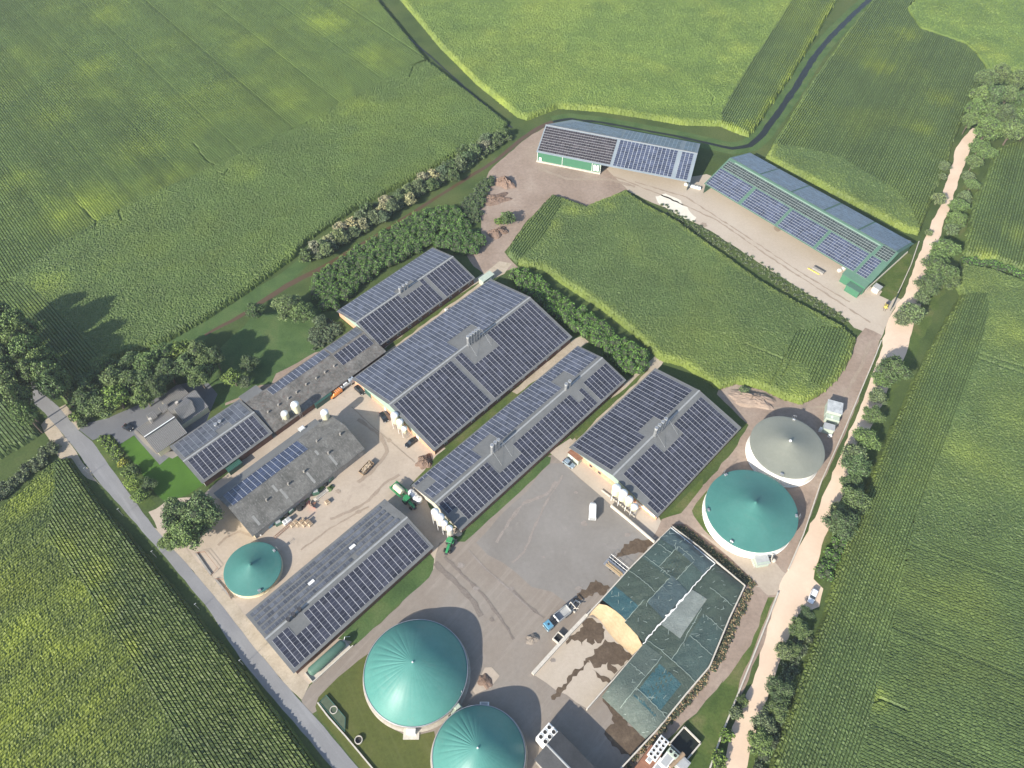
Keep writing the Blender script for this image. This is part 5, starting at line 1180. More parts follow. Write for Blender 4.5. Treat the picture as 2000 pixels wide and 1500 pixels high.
bayB, ptB, orgB = bay('right silage bay under dark green sheets, with bleached netting and a blue-green square', [(1190, 306), (1040, 464), (902, 614), (768, 777), (600, 980), (530, 1072)], [(1358, 432), (1270, 620), (1150, 905), (1020, 1060), (890, 1225), (792, 1325)],
    [(0, .30, 0, 1, 1, 'sheet'), (.28, .64, 0, .5, 1, 'sheet'), (.30, .62, .5, 1, 0, 'sheet'), (.62, .86, .35, 1, 1, 'sheet'), (.64, 1, 0, .36, 3, 'sheet'), (.86, 1, .36, 1, 3, 'sheet'), (.68, .90, .40, .86, 2, 'sheet'), (.22, .50, .02, .40, 5, 'netting')], 2.1, 3.4, True, 6, endslope=.10)
M['seam'] = plain('pale_weight_strip', (.27, .33, .29), .8, var=.15)
def seams(root, pt, lines, n, seed):
    r = random.Random(seed)
    for (t0, s0, t1, s1) in lines:
        b = MB(); k = 14; P_ = [pt(t0+(t1-t0)*i/k, s0+(s1-s0)*i/k)+Vector((r.uniform(-.12, .12), r.uniform(-.12, .12), .26)) for i in range(k+1)]
        for a_, c_ in zip(P_[:-1], P_[1:]):
            d = (c_-a_).normalized(); nn = Vector((-d.y, d.x, 0))*.07; b.quad([a_-nn, c_-nn, c_+nn, a_+nn])
        b.build('seam', M['seam'], root)
    b = MB()
    for _ in range(n):
        t_, s_ = r.uniform(.03, .96), r.uniform(.04, .96); a_ = pt(t_, s_)+Vector((0, 0, .27)); an = r.choice((R(30), R(30), R(-10), R(75)))+r.uniform(-.3, .3); ln = r.uniform(.5, 1.3)
        d = Vector((math.cos(an), math.sin(an), 0)); c_ = a_+d*ln; nn = Vector((-d.y, d.x, 0))*.06; b.quad([a_-nn, c_-nn, c_+nn, a_+nn])
    o = b.build('small_weights', M['seam'], root); o['kind'] = 'stuff'
seams(bayA, ptA, [(.12, .35, .40, .35), (.40, 0, .40, .62), (.12, .35, .12, .72), (.42, .62, .72, .62), (.14, .72, .38, .72), (.72, .55, .99, .55), (.22, .05, .22, .35), (.60, 0, .60, .60)], 45, 3)
seams(bayB, ptB, [(.28, .42, .62, .5), (.62, 0, .62, 1), (.64, .36, .98, .36), (.45, .5, .45, .98), (.15, .3, .15, .95), (.86, .36, .86, 1), (.78, .02, .78, .34), (.30, .55, .30, .98)], 55, 4)
# pale strip of weighting bags where the two bays meet
def ribbon(name, mat, pts, w_, h_, z, label=None, cat=None, parent=None, seg=1.0, seed=1, wob=.15):
    g = [P(x, y, z) for x, y in pts]; r = random.Random(seed); b = MB(); o0 = g[len(g)//2].copy(); o0.z = 0; rows = []
    tot = sum((q-p).length for p, q in zip(g[:-1], g[1:])); n = max(2, int(tot/seg))
    for i in range(n+1):
        p = polyline(g, i/n); q = polyline(g, min(1, i/n+.01)); q0 = polyline(g, max(0, i/n-.01)); d = (q-q0).normalized(); nn = Vector((-d.y, d.x, 0)); ww = w_*(1+r.uniform(-wob*2, wob*2)); p = p+nn*r.uniform(-wob, wob)-o0
        rows.append([p-nn*ww/2-Vector((0, 0, h_)), p-nn*ww/2, p+nn*ww/2, p+nn*ww/2-Vector((0, 0, h_))])
    for a, c in zip(rows[:-1], rows[1:]):
        for k in range(3): b.quad([a[k], a[k+1], c[k+1], c[k]][::-1])
    b.quad(rows[0]); b.quad(rows[-1][::-1])
    o = b.build(name, M[mat] if isinstance(mat, str) else mat, parent)
    if parent: o.location = o0-parent.location
    else: o.location = o0
    return tag(o, label, cat)
ribbon('weight_strip', 'white', Zs([(1190, 300), (1120, 372), (1060, 440), (1020, 485)]), .22, .2, 2.5, parent=bayA, seg=.8, seed=3)
ribbon('weight_strip', 'white', Zs([(1028, 482), (985, 525), (960, 560), (905, 612)]), .45, .2, 2.55, parent=bayA, seg=.7, seed=4, wob=.25)
ribbon('weight_strip', 'white', Zs([(905, 612), (860, 665), (815, 715), (770, 772)]), .3, .2, 2.55, parent=bayA, seg=.7, seed=5, wob=.2)
ribbon('weight_strip', 'white', Zs([(932, 93), (980, 130), (1060, 195), (1190, 300)]), .25, .15, 2.35, parent=bayA, seg=1.2, seed=6, wob=.04)
# concrete walls
ribbon('clamp_wall', 'conc_wall', Zs([(932, 90), (700, 318), (515, 522), (440, 600)]), .3, 2.2, 2.25, 'thin concrete wall along the left side of the silage clamp, upper half', 'wall', wob=0)
ribbon('clamp_wall', 'conc_wall', Zs([(440, 600), (330, 715), (122, 945)]), .9, 1.2, 1.25, 'thick pale wall running down past the parked blue truck', 'wall', wob=0)
ribbon('clamp_wall', 'conc_wall', Zs([(768, 778), (600, 975), (520, 1060), (440, 1152)]), .3, 1.9, 1.95, 'concrete wall dividing the open silage floor from the right bay', 'wall', wob=0)
ribbon('clamp_wall', 'conc_wall', Zs([(940, 84), (1100, 205), (1200, 290), (1366, 430)]), .3, 2.3, 2.3, 'concrete wall at the head of the silage clamp, beside the overgrown bank', 'wall', wob=0)
ribbon('clamp_wall', 'conc_wall', Zs([(1366, 430), (1275, 620), (1158, 905), (1020, 1066), (862, 1262), (640, 1500), (560, 1600)]), .35, 2.2, 2.2, 'long bending concrete wall on the right side of the silage clamp', 'wall', wob=0)
ribbon('yard_wall', 'conc_wall', Q(700, 850, .3, [(1645, 452), (1760, 545), (1930, 690)]), .35, 1.3, 1.3, 'pale retaining wall between the silo pad and the grey court', 'wall', wob=0)
ribbon('yard_wall', 'conc_wall', Q(1160, 920, .08, [(190, 455), (330, 560), (640, 800), (1000, 1120)]), .3, .5, .5, 'low white kerb wall just below the four silos at the tank-side barn', 'wall', wob=0)
# cut face of yellow silage and its spill
M['silage'] = ground('yellow_silage', [(.3, (.40, .295, .17)), (.6, (.49, .375, .23)), (.8, (.56, .44, .28))], .2, 1.6, finevar=.15, bmp=.6)
M['silage_dark'] = ground('dark_wet_silage', [(.3, (.085, .06, .04)), (.6, (.13, .095, .065)), (.8, (.20, .155, .11))], .25, 1.4, finevar=.4, bmp=1)
top = [P(x, y, 2.6) for x, y in Zs([(512, 532), (560, 545), (610, 580), (660, 622), (700, 668), (735, 720), (766, 776)])]
bot = [P(x, y, .05) for x, y in Zs([(440, 612), (475, 600), (520, 640), (560, 700), (610, 760), (660, 800), (705, 838)])]
b = MB(); r = random.Random(4); nn = 30; o0 = Vector((top[3].x, top[3].y, 0)); G_ = []
for j in range(nn+1):
    row = []
    for i in range(13):
        k = i/12; p = polyline(top, j/nn).lerp(polyline(bot, j/nn), k); z = 2.6*(1-k)**1.3*(.62+.38*math.sin(math.pi*(.08+.84*j/nn))) + r.uniform(-.08, .08)*(1-k)
        row.append((p.x-o0.x, p.y-o0.y, max(.02, z)))
    G_.append(row)
for j in range(nn):
    for i in range(12): b.quad([G_[j][i], G_[j+1][i], G_[j+1][i+1], G_[j][i+1]])
o = b.build('yellow_silage', M['silage'], None, smooth=True); o.location = o0
if o.data.polygons[5].normal.z < 0: o.data.flip_normals()
tag(o, 'sloping cut face of yellow silage in front of the sheeted left bay', 'silage')
sheet('silage_floor', Zs([(440, 605), (122, 950), (200, 1000), (440, 1152), (560, 1020), (720, 820), (640, 760), (540, 640)]), M['sandconc'], 6, amp=.3)
for k, pts in enumerate(([(430, 625), (470, 620), (520, 650), (545, 690), (540, 740), (500, 770), (480, 745), (470, 780), (455, 770), (440, 740), (410, 785), (385, 750), (350, 745), (320, 778), (330, 745), (370, 715), (400, 680)],
                         [(545, 745), (600, 760), (650, 790), (690, 825), (705, 845), (690, 870), (660, 880), (640, 905), (600, 895), (560, 880), (520, 910), (480, 915), (455, 870), (430, 880), (450, 850), (500, 800)],
                         [(440, 870), (460, 880), (400, 930), (350, 985), (320, 1020), (290, 1060), (260, 1085), (232, 1100), (228, 1080), (260, 1040), (300, 1010), (350, 950)],
                         [(560, 880), (620, 930), (600, 950), (560, 925)], [(470, 920), (520, 960), (580, 990), (570, 1005), (500, 970)])):
    sheet('silage_spill', Zs(pts), M['silage_dark'], 9+k, amp=.55, step=.7, seed=30+k, kind='stuff')
for k, pts in enumerate((Zs([(590, 280), (640, 220), (690, 170), (740, 155), (800, 160), (832, 178), (790, 225), (760, 238), (700, 245), (660, 255), (620, 262)]),
                         Zs([(490, 395), (575, 445), (540, 490), (500, 470), (450, 490), (390, 520), (350, 545), (400, 470)]),
                         Zs([(530, 1085), (560, 1100), (620, 1180), (700, 1260), (790, 1330), (760, 1370), (700, 1440), (640, 1420), (560, 1330), (540, 1300), (600, 1240), (590, 1190), (560, 1140)]))):
    sheet('wet_stain', pts, M['silage_dark'], 10+k, amp=.6, step=.8, seed=50+k, kind='stuff')
# overgrown bank round the clamp
hedge('weed_bank', 'dry brown weeds on the earth bank behind the head wall of the silage clamp', 'weeds', Zs([(960, 90), (1000, 80), (1130, 175), (1260, 285), (1440, 430), (1400, 440), (1370, 425), (1230, 320), (1080, 200)]), .5, L['brownweed'], 41, rad=.8, kind='stuff', zjit=.5)
hedge('weed_bank', 'dry brown weeds on the bank beside the bending clamp wall', 'weeds', Zs([(1375, 450), (1420, 460), (1370, 560), (1290, 740), (1215, 900), (1120, 1020), (960, 1210), (860, 1310), (700, 1480), (640, 1540), (660, 1500), (860, 1270), (1030, 1070), (1170, 905), (1280, 640)]), .45, L['brownweed'], 42, rad=.75, kind='stuff', zjit=.6, dens=8)
sheet('clamp_bank', Zs([(1360, 430), (1450, 440), (1500, 500), (1420, 700), (1290, 900), (1200, 1040), (1080, 1180), (960, 1290), (820, 1400), (700, 1560), (560, 1600), (860, 1270), (1020, 1070), (1160, 905), (1270, 640)]), M['dirt'], 10, amp=.3)
sheet('clamp_bank', Zs([(935, 70), (1020, 70), (1150, 165), (1290, 280), (1445, 430), (1380, 440), (1200, 300), (950, 100)]), M['soil'], 11, amp=.2)
# low edging wall along the pale track
ribbon('track_wall', 'conc_wall', [(1520, 1157), (1500, 1210), (1490, 1235), (1462, 1305), (1433, 1377), (1408, 1440), (1387, 1500), (1372, 1545)], .35, .7, .7, 'low concrete edging wall beside the lower part of the pale track', 'wall', wob=0)
ribbon('track_wall', 'conc_wall', [(1722, 664), (1706, 705), (1687, 750), (1650, 838), (1605, 938), (1570, 1042), (1540, 1112)], .3, .6, .6, 'low concrete edging wall between the tanks and the pale track', 'wall', wob=0)
ribbon('track_wall', 'conc_wall', Q(1560, 400, .14667, [(1605, 480), (1500, 790), (1400, 1010), (1330, 1160)]), .25, .7, .7, 'low wall by the gate of the longest machine shed', 'wall', wob=0)
g = [P(x, y, 0) for x, y in Q(1560, 400, .14667, [(1335, 1150), (1215, 1415)])]; t = empty('sliding_gate', g[0], math.atan2(g[1].y-g[0].y, g[1].x-g[0].x), 'dark sliding gate standing at the edge of the pale track', 'gate'); ln = (g[1]-g[0]).length
b = MB(); b.box((ln/2, 0, 1.75), (ln, .12, .12)); b.box((ln/2, 0, .25), (ln, .12, .16)); b.build('frame', M['dark_steel'], t)
b = MB(); [b.box((.2+k*.28, 0, 1.0), (.05, .05, 1.4)) for k in range(int(ln/.28))]; b.build('bars', M['green_dark'], t)

# ------------------------------------------------------------------ FARMHOUSE
def gable_block(root, x0, x1, prof, roofm, wallm, oh=.35, thick=.14, name='roof', base=0):
    b = MB(); W0, W1 = prof[0][0]+.35, prof[-1][0]-.35
    def zz(y):
        for (ya, za), (yb, zb) in zip(prof[:-1], prof[1:]):
            if ya <= y <= yb: return za+(zb-za)*(y-ya)/(yb-ya)-thick-.03
    pr = [(W0, zz(W0))]+[(y, z-thick-.03) for y, z in prof[1:-1]]+[(W1, zz(W1))]
    for x, f in ((x0, 0), (x1, 1)):
        pts = [(x, W0, base)]+[(x, y, z) for y, z in pr]+[(x, W1, base)]; b.quad(pts[::-1] if f else pts)
    b.quad([(x0, W0, base), (x1, W0, base), (x1, W0, pr[0][1]), (x0, W0, pr[0][1])]); b.quad([(x1, W1, base), (x0, W1, base), (x0, W1, pr[-1][1]), (x1, W1, pr[-1][1])])
    b.build('wall', M[wallm], root)
    r_ = MB()
    for k in range(len(prof)-1):
        (ya, za), (yb, zb) = prof[k], prof[k+1]
        A = [(x0-oh, ya, za), (x1+oh, ya, za), (x1+oh, yb, zb), (x0-oh, yb, zb)]; Bm = [(x, y, z-thick) for x, y, z in A]
        r_.quad(A); r_.quad(Bm[::-1]); r_.quad([A[0], A[3], Bm[3], Bm[0]]); r_.quad([A[2], A[1], Bm[1], Bm[2]])
        if k == 0: r_.quad([A[1], A[0], Bm[0], Bm[1]])
        if k == len(prof)-2: r_.quad([A[3], A[2], Bm[2], Bm[3]])
    return r_.build(name, M[roofm], root)
H = empty('farmhouse', (-110.5, 118.5, 0), R(46.3), 'farmhouse with grey tiled roofs, cream dormers and two chimneys by the dark driveway', 'house')
ra = gable_block(H, .2, 10.2, [(0.2, 2.9), (5.0, 6.3), (5.01, 7.0), (12.8, 3.4)], 'tile', 'cream_wall')
rb = gable_block(H, 10.7, 20.5, [(4.2, 2.9), (9.6, 6.9), (12.7, 4.0)], 'tile', 'cream_wall', oh=.3)
rc = gable_block(H, 11.2, 18.8, [(12.9, 3.5), (19.0, 2.9)], 'tile', 'cream_wall', oh=.2)
b = MB(); b.box((5.2, 5.0, 7.06), (10.6, .3, .14)); b.build('ridge_flashing', M['white'], ra)
b = MB(); b.box((14.8, 12.8, 3.62), (7.8, .2, .14)); b.build('gutter', M['white'], rc)
for x, y in ((4.6, 10.2), (13.8, 9.2)):
    b = MB(); z = 6.2 if x < 10 else 7.0; b.box((x, y, z-.9), (.7, .7, 2.6)); b.box((x, y, z+.45), (.9, .9, .14)); o = b.build('chimney', M['conc_wall'], ra if x < 10 else rb)
for x, y0, zt, rr_ in ((4.6, 12.6, 6.3, ra), (8.9, 12.6, 6.3, ra)):
    # dormers: cream gable towards the drive corner, small saddle roof behind
    b = MB(); b.quad([(x, y0-1.5, 2.9), (x, y0-1.5, zt-1.5), (x, y0-.1, zt), (x, y0+1.4, zt-1.6), (x, y0+1.4, 2.7)]); b.quad([(x, y0+1.4, 2.7), (x+2.2, y0+1.4, 2.7), (x+2.2, y0+1.4, zt-1.6), (x, y0+1.4, zt-1.6)][::-1])
    d = b.build('dormer', M['cream_wall'], rr_)
    b = MB(); b.quad([(x-.12, y0-1.7, zt-1.65), (x+2.4, y0-1.7, zt-1.65), (x+2.4, y0-.1, zt+.08), (x-.12, y0-.1, zt+.08)]); b.quad([(x-.12, y0-.1, zt+.08), (x+2.4, y0-.1, zt+.08), (x+2.4, y0+1.6, zt-1.75), (x-.12, y0+1.6, zt-1.75)]); b.build('dormer_roof', M['tile'], rr_)
b = MB(); b.quad([(11.9, 4.4, 3.0), (11.9, 4.6, 5.0), (11.9, 6.6, 7.9), (11.9, 8.6, 6.2), (11.9, 8.6, 5.4)]); b.build('cross_gable', M['cream_wall'], rb)
b = MB(); b.quad([(11.7, 4.2, 4.6), (16.6, 4.2, 4.6), (17.6, 6.6, 7.0), (11.7, 6.6, 7.95)]); b.quad([(11.7, 6.6, 7.95), (17.6, 6.6, 7.0), (17.0, 9.2, 6.9), (11.7, 9.0, 5.9)]); b.build('cross_gable_roof', M['tile'], rb)
for y in (3, 6.5, 10):
    b = MB(); b.box((.12, y, 1.5), (.1, 1.6, 1.3)); f = b.build('window', M['white'], H); b = MB(); b.box((.09, y, 1.5), (.1, 1.4, 1.1)); b.build('pane', M['glass'], f)
b = MB(); b.box((8, .42, 1.05), (1, .1, 2.1)); b.build('door', M['green_dark'], H)
sheet('house_paving', Q(220, 720, .11, [(390, 1085), (440, 1110), (850, 1500), (1060, 1600), (1330, 1450), (1500, 1250), (1340, 1200), (900, 1480), (780, 1520), (560, 1330), (380, 1140)]), M['courtgrey'], 11, amp=.02)

# ------------------------------------------------------------------ VEHICLES
def paint(name, c, rough=.25, metal=.1):
    m, t, b = new_mat(name); b.inputs['Base Color'].default_value = c4(c); b.inputs['Roughness'].default_value = rough; b.inputs['Metallic'].default_value = metal; b.inputs['Coat Weight'].default_value = .5
    return m
PT = {'black': paint('black_car_paint', (.018, .02, .022)), 'silver': paint('silver_blue_paint', (.34, .42, .47), .3, .4), 'white': paint('white_car_paint', (.80, .82, .84)), 'blue': paint('light_blue_cab_paint', (.12, .30, .42)), 'orange': paint('orange_paint', (.72, .24, .045)), 'green': paint('tractor_green_paint', (.04, .26, .09)), 'yellow': paint('yellow_paint', (.72, .58, .12)), 'greyblue': paint('grey_blue_paint', (.34, .38, .42)), 'red': paint('red_paint', (.60, .06, .03)), 'dkgreen': paint('bin_green_paint', (.045, .12, .08), .5)}
def wheel(root, x, y, r, w_, hub='steel'):
    o = MB().lathe([(r*.55, -w_/2), (r*.93, -w_/2), (r, -w_*.3), (r, w_*.3), (r*.93, w_/2), (r*.55, w_/2)], (x, y, r), n=18, axis='Y').build('wheel', M['rubber'], root)
    MB().lathe([(r*.55, -w_*.35), (r*.2, -w_*.42), (.01, -w_*.42)], (x, y, r), n=14, axis='Y').lathe([(r*.55, w_*.35), (r*.2, w_*.42), (.01, w_*.42)], (x, y, r), n=14, axis='Y').build('rim', M[hub], o)
def loft(secs, name, mat, parent):
    """secs: list of (x, [(y, z)...]) closed rings"""
    b = MB(); n = len(secs[0][1])
    for x, ring in secs: b.v += [(x, y, z) for y, z in ring]
    for i in range(len(secs)-1):
        for k in range(n): b.f.append((i*n+k, i*n+(k+1) % n, (i+1)*n+(k+1) % n, (i+1)*n+k)); b.m.append(0)
    b.f.append(tuple(range(n))); b.m.append(0); b.f.append(tuple((len(secs)-1)*n+k for k in range(n))[::-1]); b.m.append(0)
    o = b.build(name, mat, parent); smooth_by_angle(o, 40)
    bm = bmesh.new(); bm.from_mesh(o.data); bmesh.ops.recalc_face_normals(bm, faces=list(bm.faces)); bm.to_mesh(o.data); bm.free()
    return o
def car(px, py, hx, hy, label, col, L_=4.5, kind='estate', Wd=1.8, H_=1.5):
    g = P(px, py, .9); h = P(px+hx, py+hy, .9); t = empty('parked_car', (g.x, g.y, 0), math.atan2(h.y-g.y, h.x-g.x), label, 'car')
    w2 = Wd/2
    def ring(z0, z1, k, tk=.86): return [(-w2*k, z0), (-w2*k, z1*.72), (-w2*k*tk, z1), (w2*k*tk, z1), (w2*k, z1*.72), (w2*k, z0)]
    hl = L_/2
    loft([(-hl, ring(.35, .75, .80)), (-hl+.15, ring(.25, .92, .94)), (-hl+.9, ring(.22, .98, 1)), (hl-1.3, ring(.22, .95, 1)), (hl-.25, ring(.25, .78, .94)), (hl, ring(.35, .6, .78))], 'body', PT[col], t)
    zr = H_; f0, f1, b0, b1 = hl-1.25, hl-2.0, -hl+.75, -hl+.25
    if kind == 'saloon': b0, b1 = -hl+1.35, -hl+.7
    def cr(z, k): return [(-w2*.90*k, .9), (-w2*.78*k, z), (w2*.78*k, z), (w2*.90*k, .9)]
    loft([(b1, cr(.93, .97)), (b0, cr(zr-.08, .94)), (f1, cr(zr-.05, .95)), (f0, cr(.93, .97))], 'windows', M['glass'], t)
    b = MB(); b.box(((b0+f1)/2-.02, 0, zr-.03), (f1-b0+.1, w2*1.52, .07), bev=.03); b.build('roof_panel', PT[col], t)
    for sx in (hl-.85, -hl+.8):
        for sy in (-w2+.08, w2-.08): wheel(t, sx, sy, .33, .22)
    for sy in (-w2*.62, w2*.62):
        b = MB(); b.box((hl-.1, sy, .66), (.16, .34, .14), bev=.03); b.build('headlight', M['white'], t)
        b = MB(); b.box((-hl+.06, sy, .78), (.1, .3, .16)); b.build('tail_light', PT['red'], t)
    return t
car(702, 760.5, 8, 7.5, 'black car parked closest to the orange van, by the big barn', 'black')
car(749.5, 813.5, 5, 8, 'black car standing next to the three silos at the big barn', 'black', 4.4)
car(803, 862.5, -6, 4.5, 'long black car parked square to the brick gable of the big barn', 'black', 4.7, 'saloon')
car(1111, 904, 7, 4.8, 'silver-blue car beside the small rust-roofed shed', 'silver', 4.2)
car(1588.5, 1163, -5, 12, 'white car parked in the bay at the pale track', 'white', 4.7)
car(249, 834, 8, 4, 'small dark car with white side on the house driveway', 'black', 3.6)
def place(name, px, py, hx, hy, label, cat, h=1.0, group=None):
    g = P(px, py, h); q = P(px+hx, py+hy, h); return empty(name, (g.x, g.y, 0), math.atan2(q.y-g.y, q.x-g.x), label, cat, group)
# orange pick-up van
t = place('pickup_van', 655, 767.5, -8, 6, 'orange van with ribbed roof parked between green container and flatbed', 'van')
loft([(-2.3, [(-.9, .4), (-.9, 1.7), (-.8, 1.85), (.8, 1.85), (.9, 1.7), (.9, .4)]), (.9, [(-.9, .4), (-.9, 1.75), (-.8, 1.9), (.8, 1.9), (.9, 1.75), (.9, .4)]), (1.5, [(-.88, .4), (-.88, 1.1), (-.8, 1.15), (.8, 1.15), (.88, 1.1), (.88, .4)]), (2.3, [(-.8, .45), (-.8, .85), (-.7, .95), (.7, .95), (.8, .85), (.8, .45)])], 'body', PT['orange'], t)
b = MB(); b.quad([(.92, -.75, 1.82), (1.47, -.75, 1.2), (1.47, .75, 1.2), (.92, .75, 1.82)]); b.build('windscreen', M['glass'], t)
b = MB(); [b.box((-2.0+k*.7, 0, 1.93), (.1, 1.5, .06)) for k in range(4)]; b.build('roof_ribs', M['conc_wall'], t)
for sx in (1.5, -1.4):
    for sy in (-.82, .82): wheel(t, sx, sy, .36, .24)
# grey flatbed
def truck(px, py, hx, hy, label, cabcol, bed, L_=6.5, hook=False):
    t = place('truck', px, py, hx, hy, label, 'truck', 1.5); hl = L_/2
    b = MB(); b.box((hl-.95, 0, 1.65), (1.9, 2.3, 2.1), bev=.18); c = b.build('cab', PT[cabcol], t)
    b = MB(); b.box((hl+.01, 0, 2.0), (.06, 2.0, .75)); b.build('windscreen', M['glass'], c)
    b = MB(); b.box((hl-1.0, 0, 2.72), (.55, .55, .05)); b.build('roof_hatch', M['glass'], c)
    b = MB(); b.box((hl-1.95, 0, .95), (.7, 2.1, .5)); b.box((-.6, -.45, .85), (L_-1.4, .18, .3)); b.box((-.6, .45, .85), (L_-1.4, .18, .3)); b.build('chassis', M['dark_steel'], t)
    for sx in ((hl-1.1, -hl+1.2) if L_ < 8 else (hl-1.3, -hl+1.4, -hl+2.8)):
        for sy in (-1.0, 1.0): wheel(t, sx, sy, .48, .32)
    for sy in (-.85, .85):
        b = MB(); b.box((hl+.02, sy, .95), (.08, .35, .2)); b.build('headlight', M['white'], t)
        b = MB(); b.box((hl-.1, sy*1.45, 2.1), (.12, .2, .4)); b.build('mirror', M['dark_steel'], t)
    return t, hl
t, hl = truck(675, 748.5, 8, -5.5, 'grey-blue flatbed truck with cluttered bed at the corner of the big barn', 'greyblue', 'greyblue', 6.2)
b = MB(); b.box((-1.0, 0, 1.2), (4.0, 2.2, .14)); b.box((-1.0, 1.05, 1.45), (4.0, .08, .4)); b.box((-1.0, -1.05, 1.45), (4.0, .08, .4)); b.build('flatbed', M['cladding_grey'], t)
b = MB(); b.box((-.2, .2, 1.6), (1.5, 1.2, .6), bev=.1); b.box((-2.2, -.3, 1.5), (1.0, .9, .4), bev=.1); b.build('load', M['white'], t)
t, hl = truck(1092, 1205, -9, 7.2, 'light blue hook-lift truck loaded with a grey tub beside the long pale wall', 'blue', 'white', 9.6)
b = MB(); b.box((-1.2, 0, 1.5), (4.4, 2.3, .12))
for sy in (-1.15, 1.15): b.box((-1.2, sy, 2.1), (4.4, .1, 1.3))
for sx in (-3.4, 1.0): b.box((sx, 0, 2.1), (.1, 2.3, 1.3))
tb = b.build('tub', M['cladding_grey'], t)
b = MB(); b.box((1.15, -.6, 2.5), (.3, .9, .5)); b.box((1.15, .7, 2.5), (.3, .7, .5)); b.build('headboard', M['white'], t)
b = MB(); b.tube((-3.5, -.7, 1.6), (-5.0, -1.0, 2.4), .16, .12); b.tube((-3.5, .7, 1.6), (-5.0, 1.0, 2.4), .16, .12); b.tube((-5.0, -1.0, 2.4), (-5.0, 1.0, 2.4), .14); b.tube((-4.2, .2, 1.8), (-5.6, 1.6, 2.0), .12); b.build('loader_arms', M['conc_wall'], t)
# steel frame lying behind the truck
t = place('steel_frame', 1123.5, 1184, 3, -5, 'small white frame lying behind the light blue truck', 'frame', .3)
b = MB(); [b.box(c, d) for c, d in (((-1.5, 0, .25), (.35, 1.8, .5)), ((1.5, 0, .25), (.35, 1.8, .5)), ((0, .8, .25), (2.7, .25, .4)), ((0, -.8, .2), (2.7, .12, .2)))]; b.build('frame', M['conc_wall'], t)
# white trailer on the court
t = place('box_trailer', 1157.5, 998, 0.3, -9, 'white box trailer with rounded nose standing alone on the grey court', 'trailer', 1.5)
def rr2(k, z): return [(-1.05*k, .5), (-1.05*k, z-.15), (-.9*k, z), (.9*k, z), (1.05*k, z-.15), (1.05*k, .5)]
loft([(-2.6, rr2(1, 2.5)), (1.6, rr2(1, 2.55)), (2.3, rr2(.82, 2.35)), (2.7, rr2(.45, 1.9))], 'body', M['white'], t)
b = MB(); b.box((-2.64, 0, 1.45), (.06, 1.7, 1.7)); b.build('rear_door', M['cladding_grey'], t)
b = MB(); b.tube((2.6, 0, .5), (3.8, 0, .5), .07); b.build('drawbar', M['steel'], t)
for sx in (-.5, .3):
    for sy in (-1.0, 1.0): wheel(t, sx, sy, .32, .22)
# tractors
def tractor(px, py, hx, hy, label, S_=1.0):
    t = place('tractor', px, py, hx, hy, label, 'tractor', 1.5)
    loft([(-.2, [(-.42, .9), (-.42, 1.7), (.42, 1.7), (.42, .9)]), (1.8, [(-.38, .9), (-.36, 1.55), (.36, 1.55), (.38, .9)]), (2.5, [(-.3, .9), (-.28, 1.3), (.28, 1.3), (.3, .9)])], 'bonnet', PT['green'], t)
    b = MB(); b.box((-.95, 0, 2.92), (1.75, 1.6, .16), bev=.05); b.build('cab_roof', PT['green'], t)
    b = MB(); b.box((-.95, 0, 2.15), (1.5, 1.4, 1.35)); b.build('cab_glass', M['glass'], t)
    b = MB(); b.box((-.9, 0, 1.1), (2.2, .9, .7)); b.box((2.7, 0, .9), (.4, .9, .5)); b.build('chassis', M['dark_steel'], t)
    for sy in (-.95, .95): wheel(t, -1.1, sy, .92, .5, 'steel'); wheel(t, 1.6, sy*.93, .62, .4, 'steel')
    for sy in (-.95, .95):
        b = MB(); b.box((-1.1, sy, 1.95), (1.4, .5, .08), bev=.02); b.build('mudguard', PT['green'], t)
    b = MB(); b.tube((.6, .48, 1.5), (.6, .48, 2.6), .05); b.build('exhaust_pipe', M['dark_steel'], t)
    return t
tractor(877, 1064, -3.6, 9.5, 'green tractor at the end of the grass strip, near the four barn-end silos')
tractor(799, 980, 8, 8, 'green tractor in the barn shadow, pulling the field sprayer')
t = place('field_sprayer', 779, 956, 8, 7.2, 'cream field sprayer with folded green booms behind the shadowed tractor', 'sprayer', 1.6)
b = MB(); b.lathe([(.3, -1.8), (.95, -1.7), (1.05, -1.2), (1.05, 1.2), (.95, 1.7), (.3, 1.8)], (0, 0, 1.9), n=18, axis='X'); o = b.build('tank', M['cream'], t); smooth_by_angle(o, 30)
for sy in (-1.3, 1.3):
    b = MB()
    for zz in (1.2, 1.9): b.tube((-2.8, sy, zz), (2.6, sy, zz), .09, n=5); b.tube((-2.6, sy*1.15, zz), (2.2, sy*1.15, zz), .09, n=5)
    for k in range(9): b.tube((-2.8+k*.65, sy, 1.2), (-2.5+k*.65, sy, 1.9), .05, n=4)
    b.build('folded_boom', PT['green'], t)
b = MB(); b.box((0, 0, .95), (4.4, .8, .25)); b.box((-2.2, 0, 1.6), (.3, 2.4, 1.2)); b.box((2.9, 0, .8), (1.6, .2, .2)); b.build('chassis', PT['green'], t)
for sy in (-1.0, 1.0): wheel(t, -.3, sy, .85, .4)

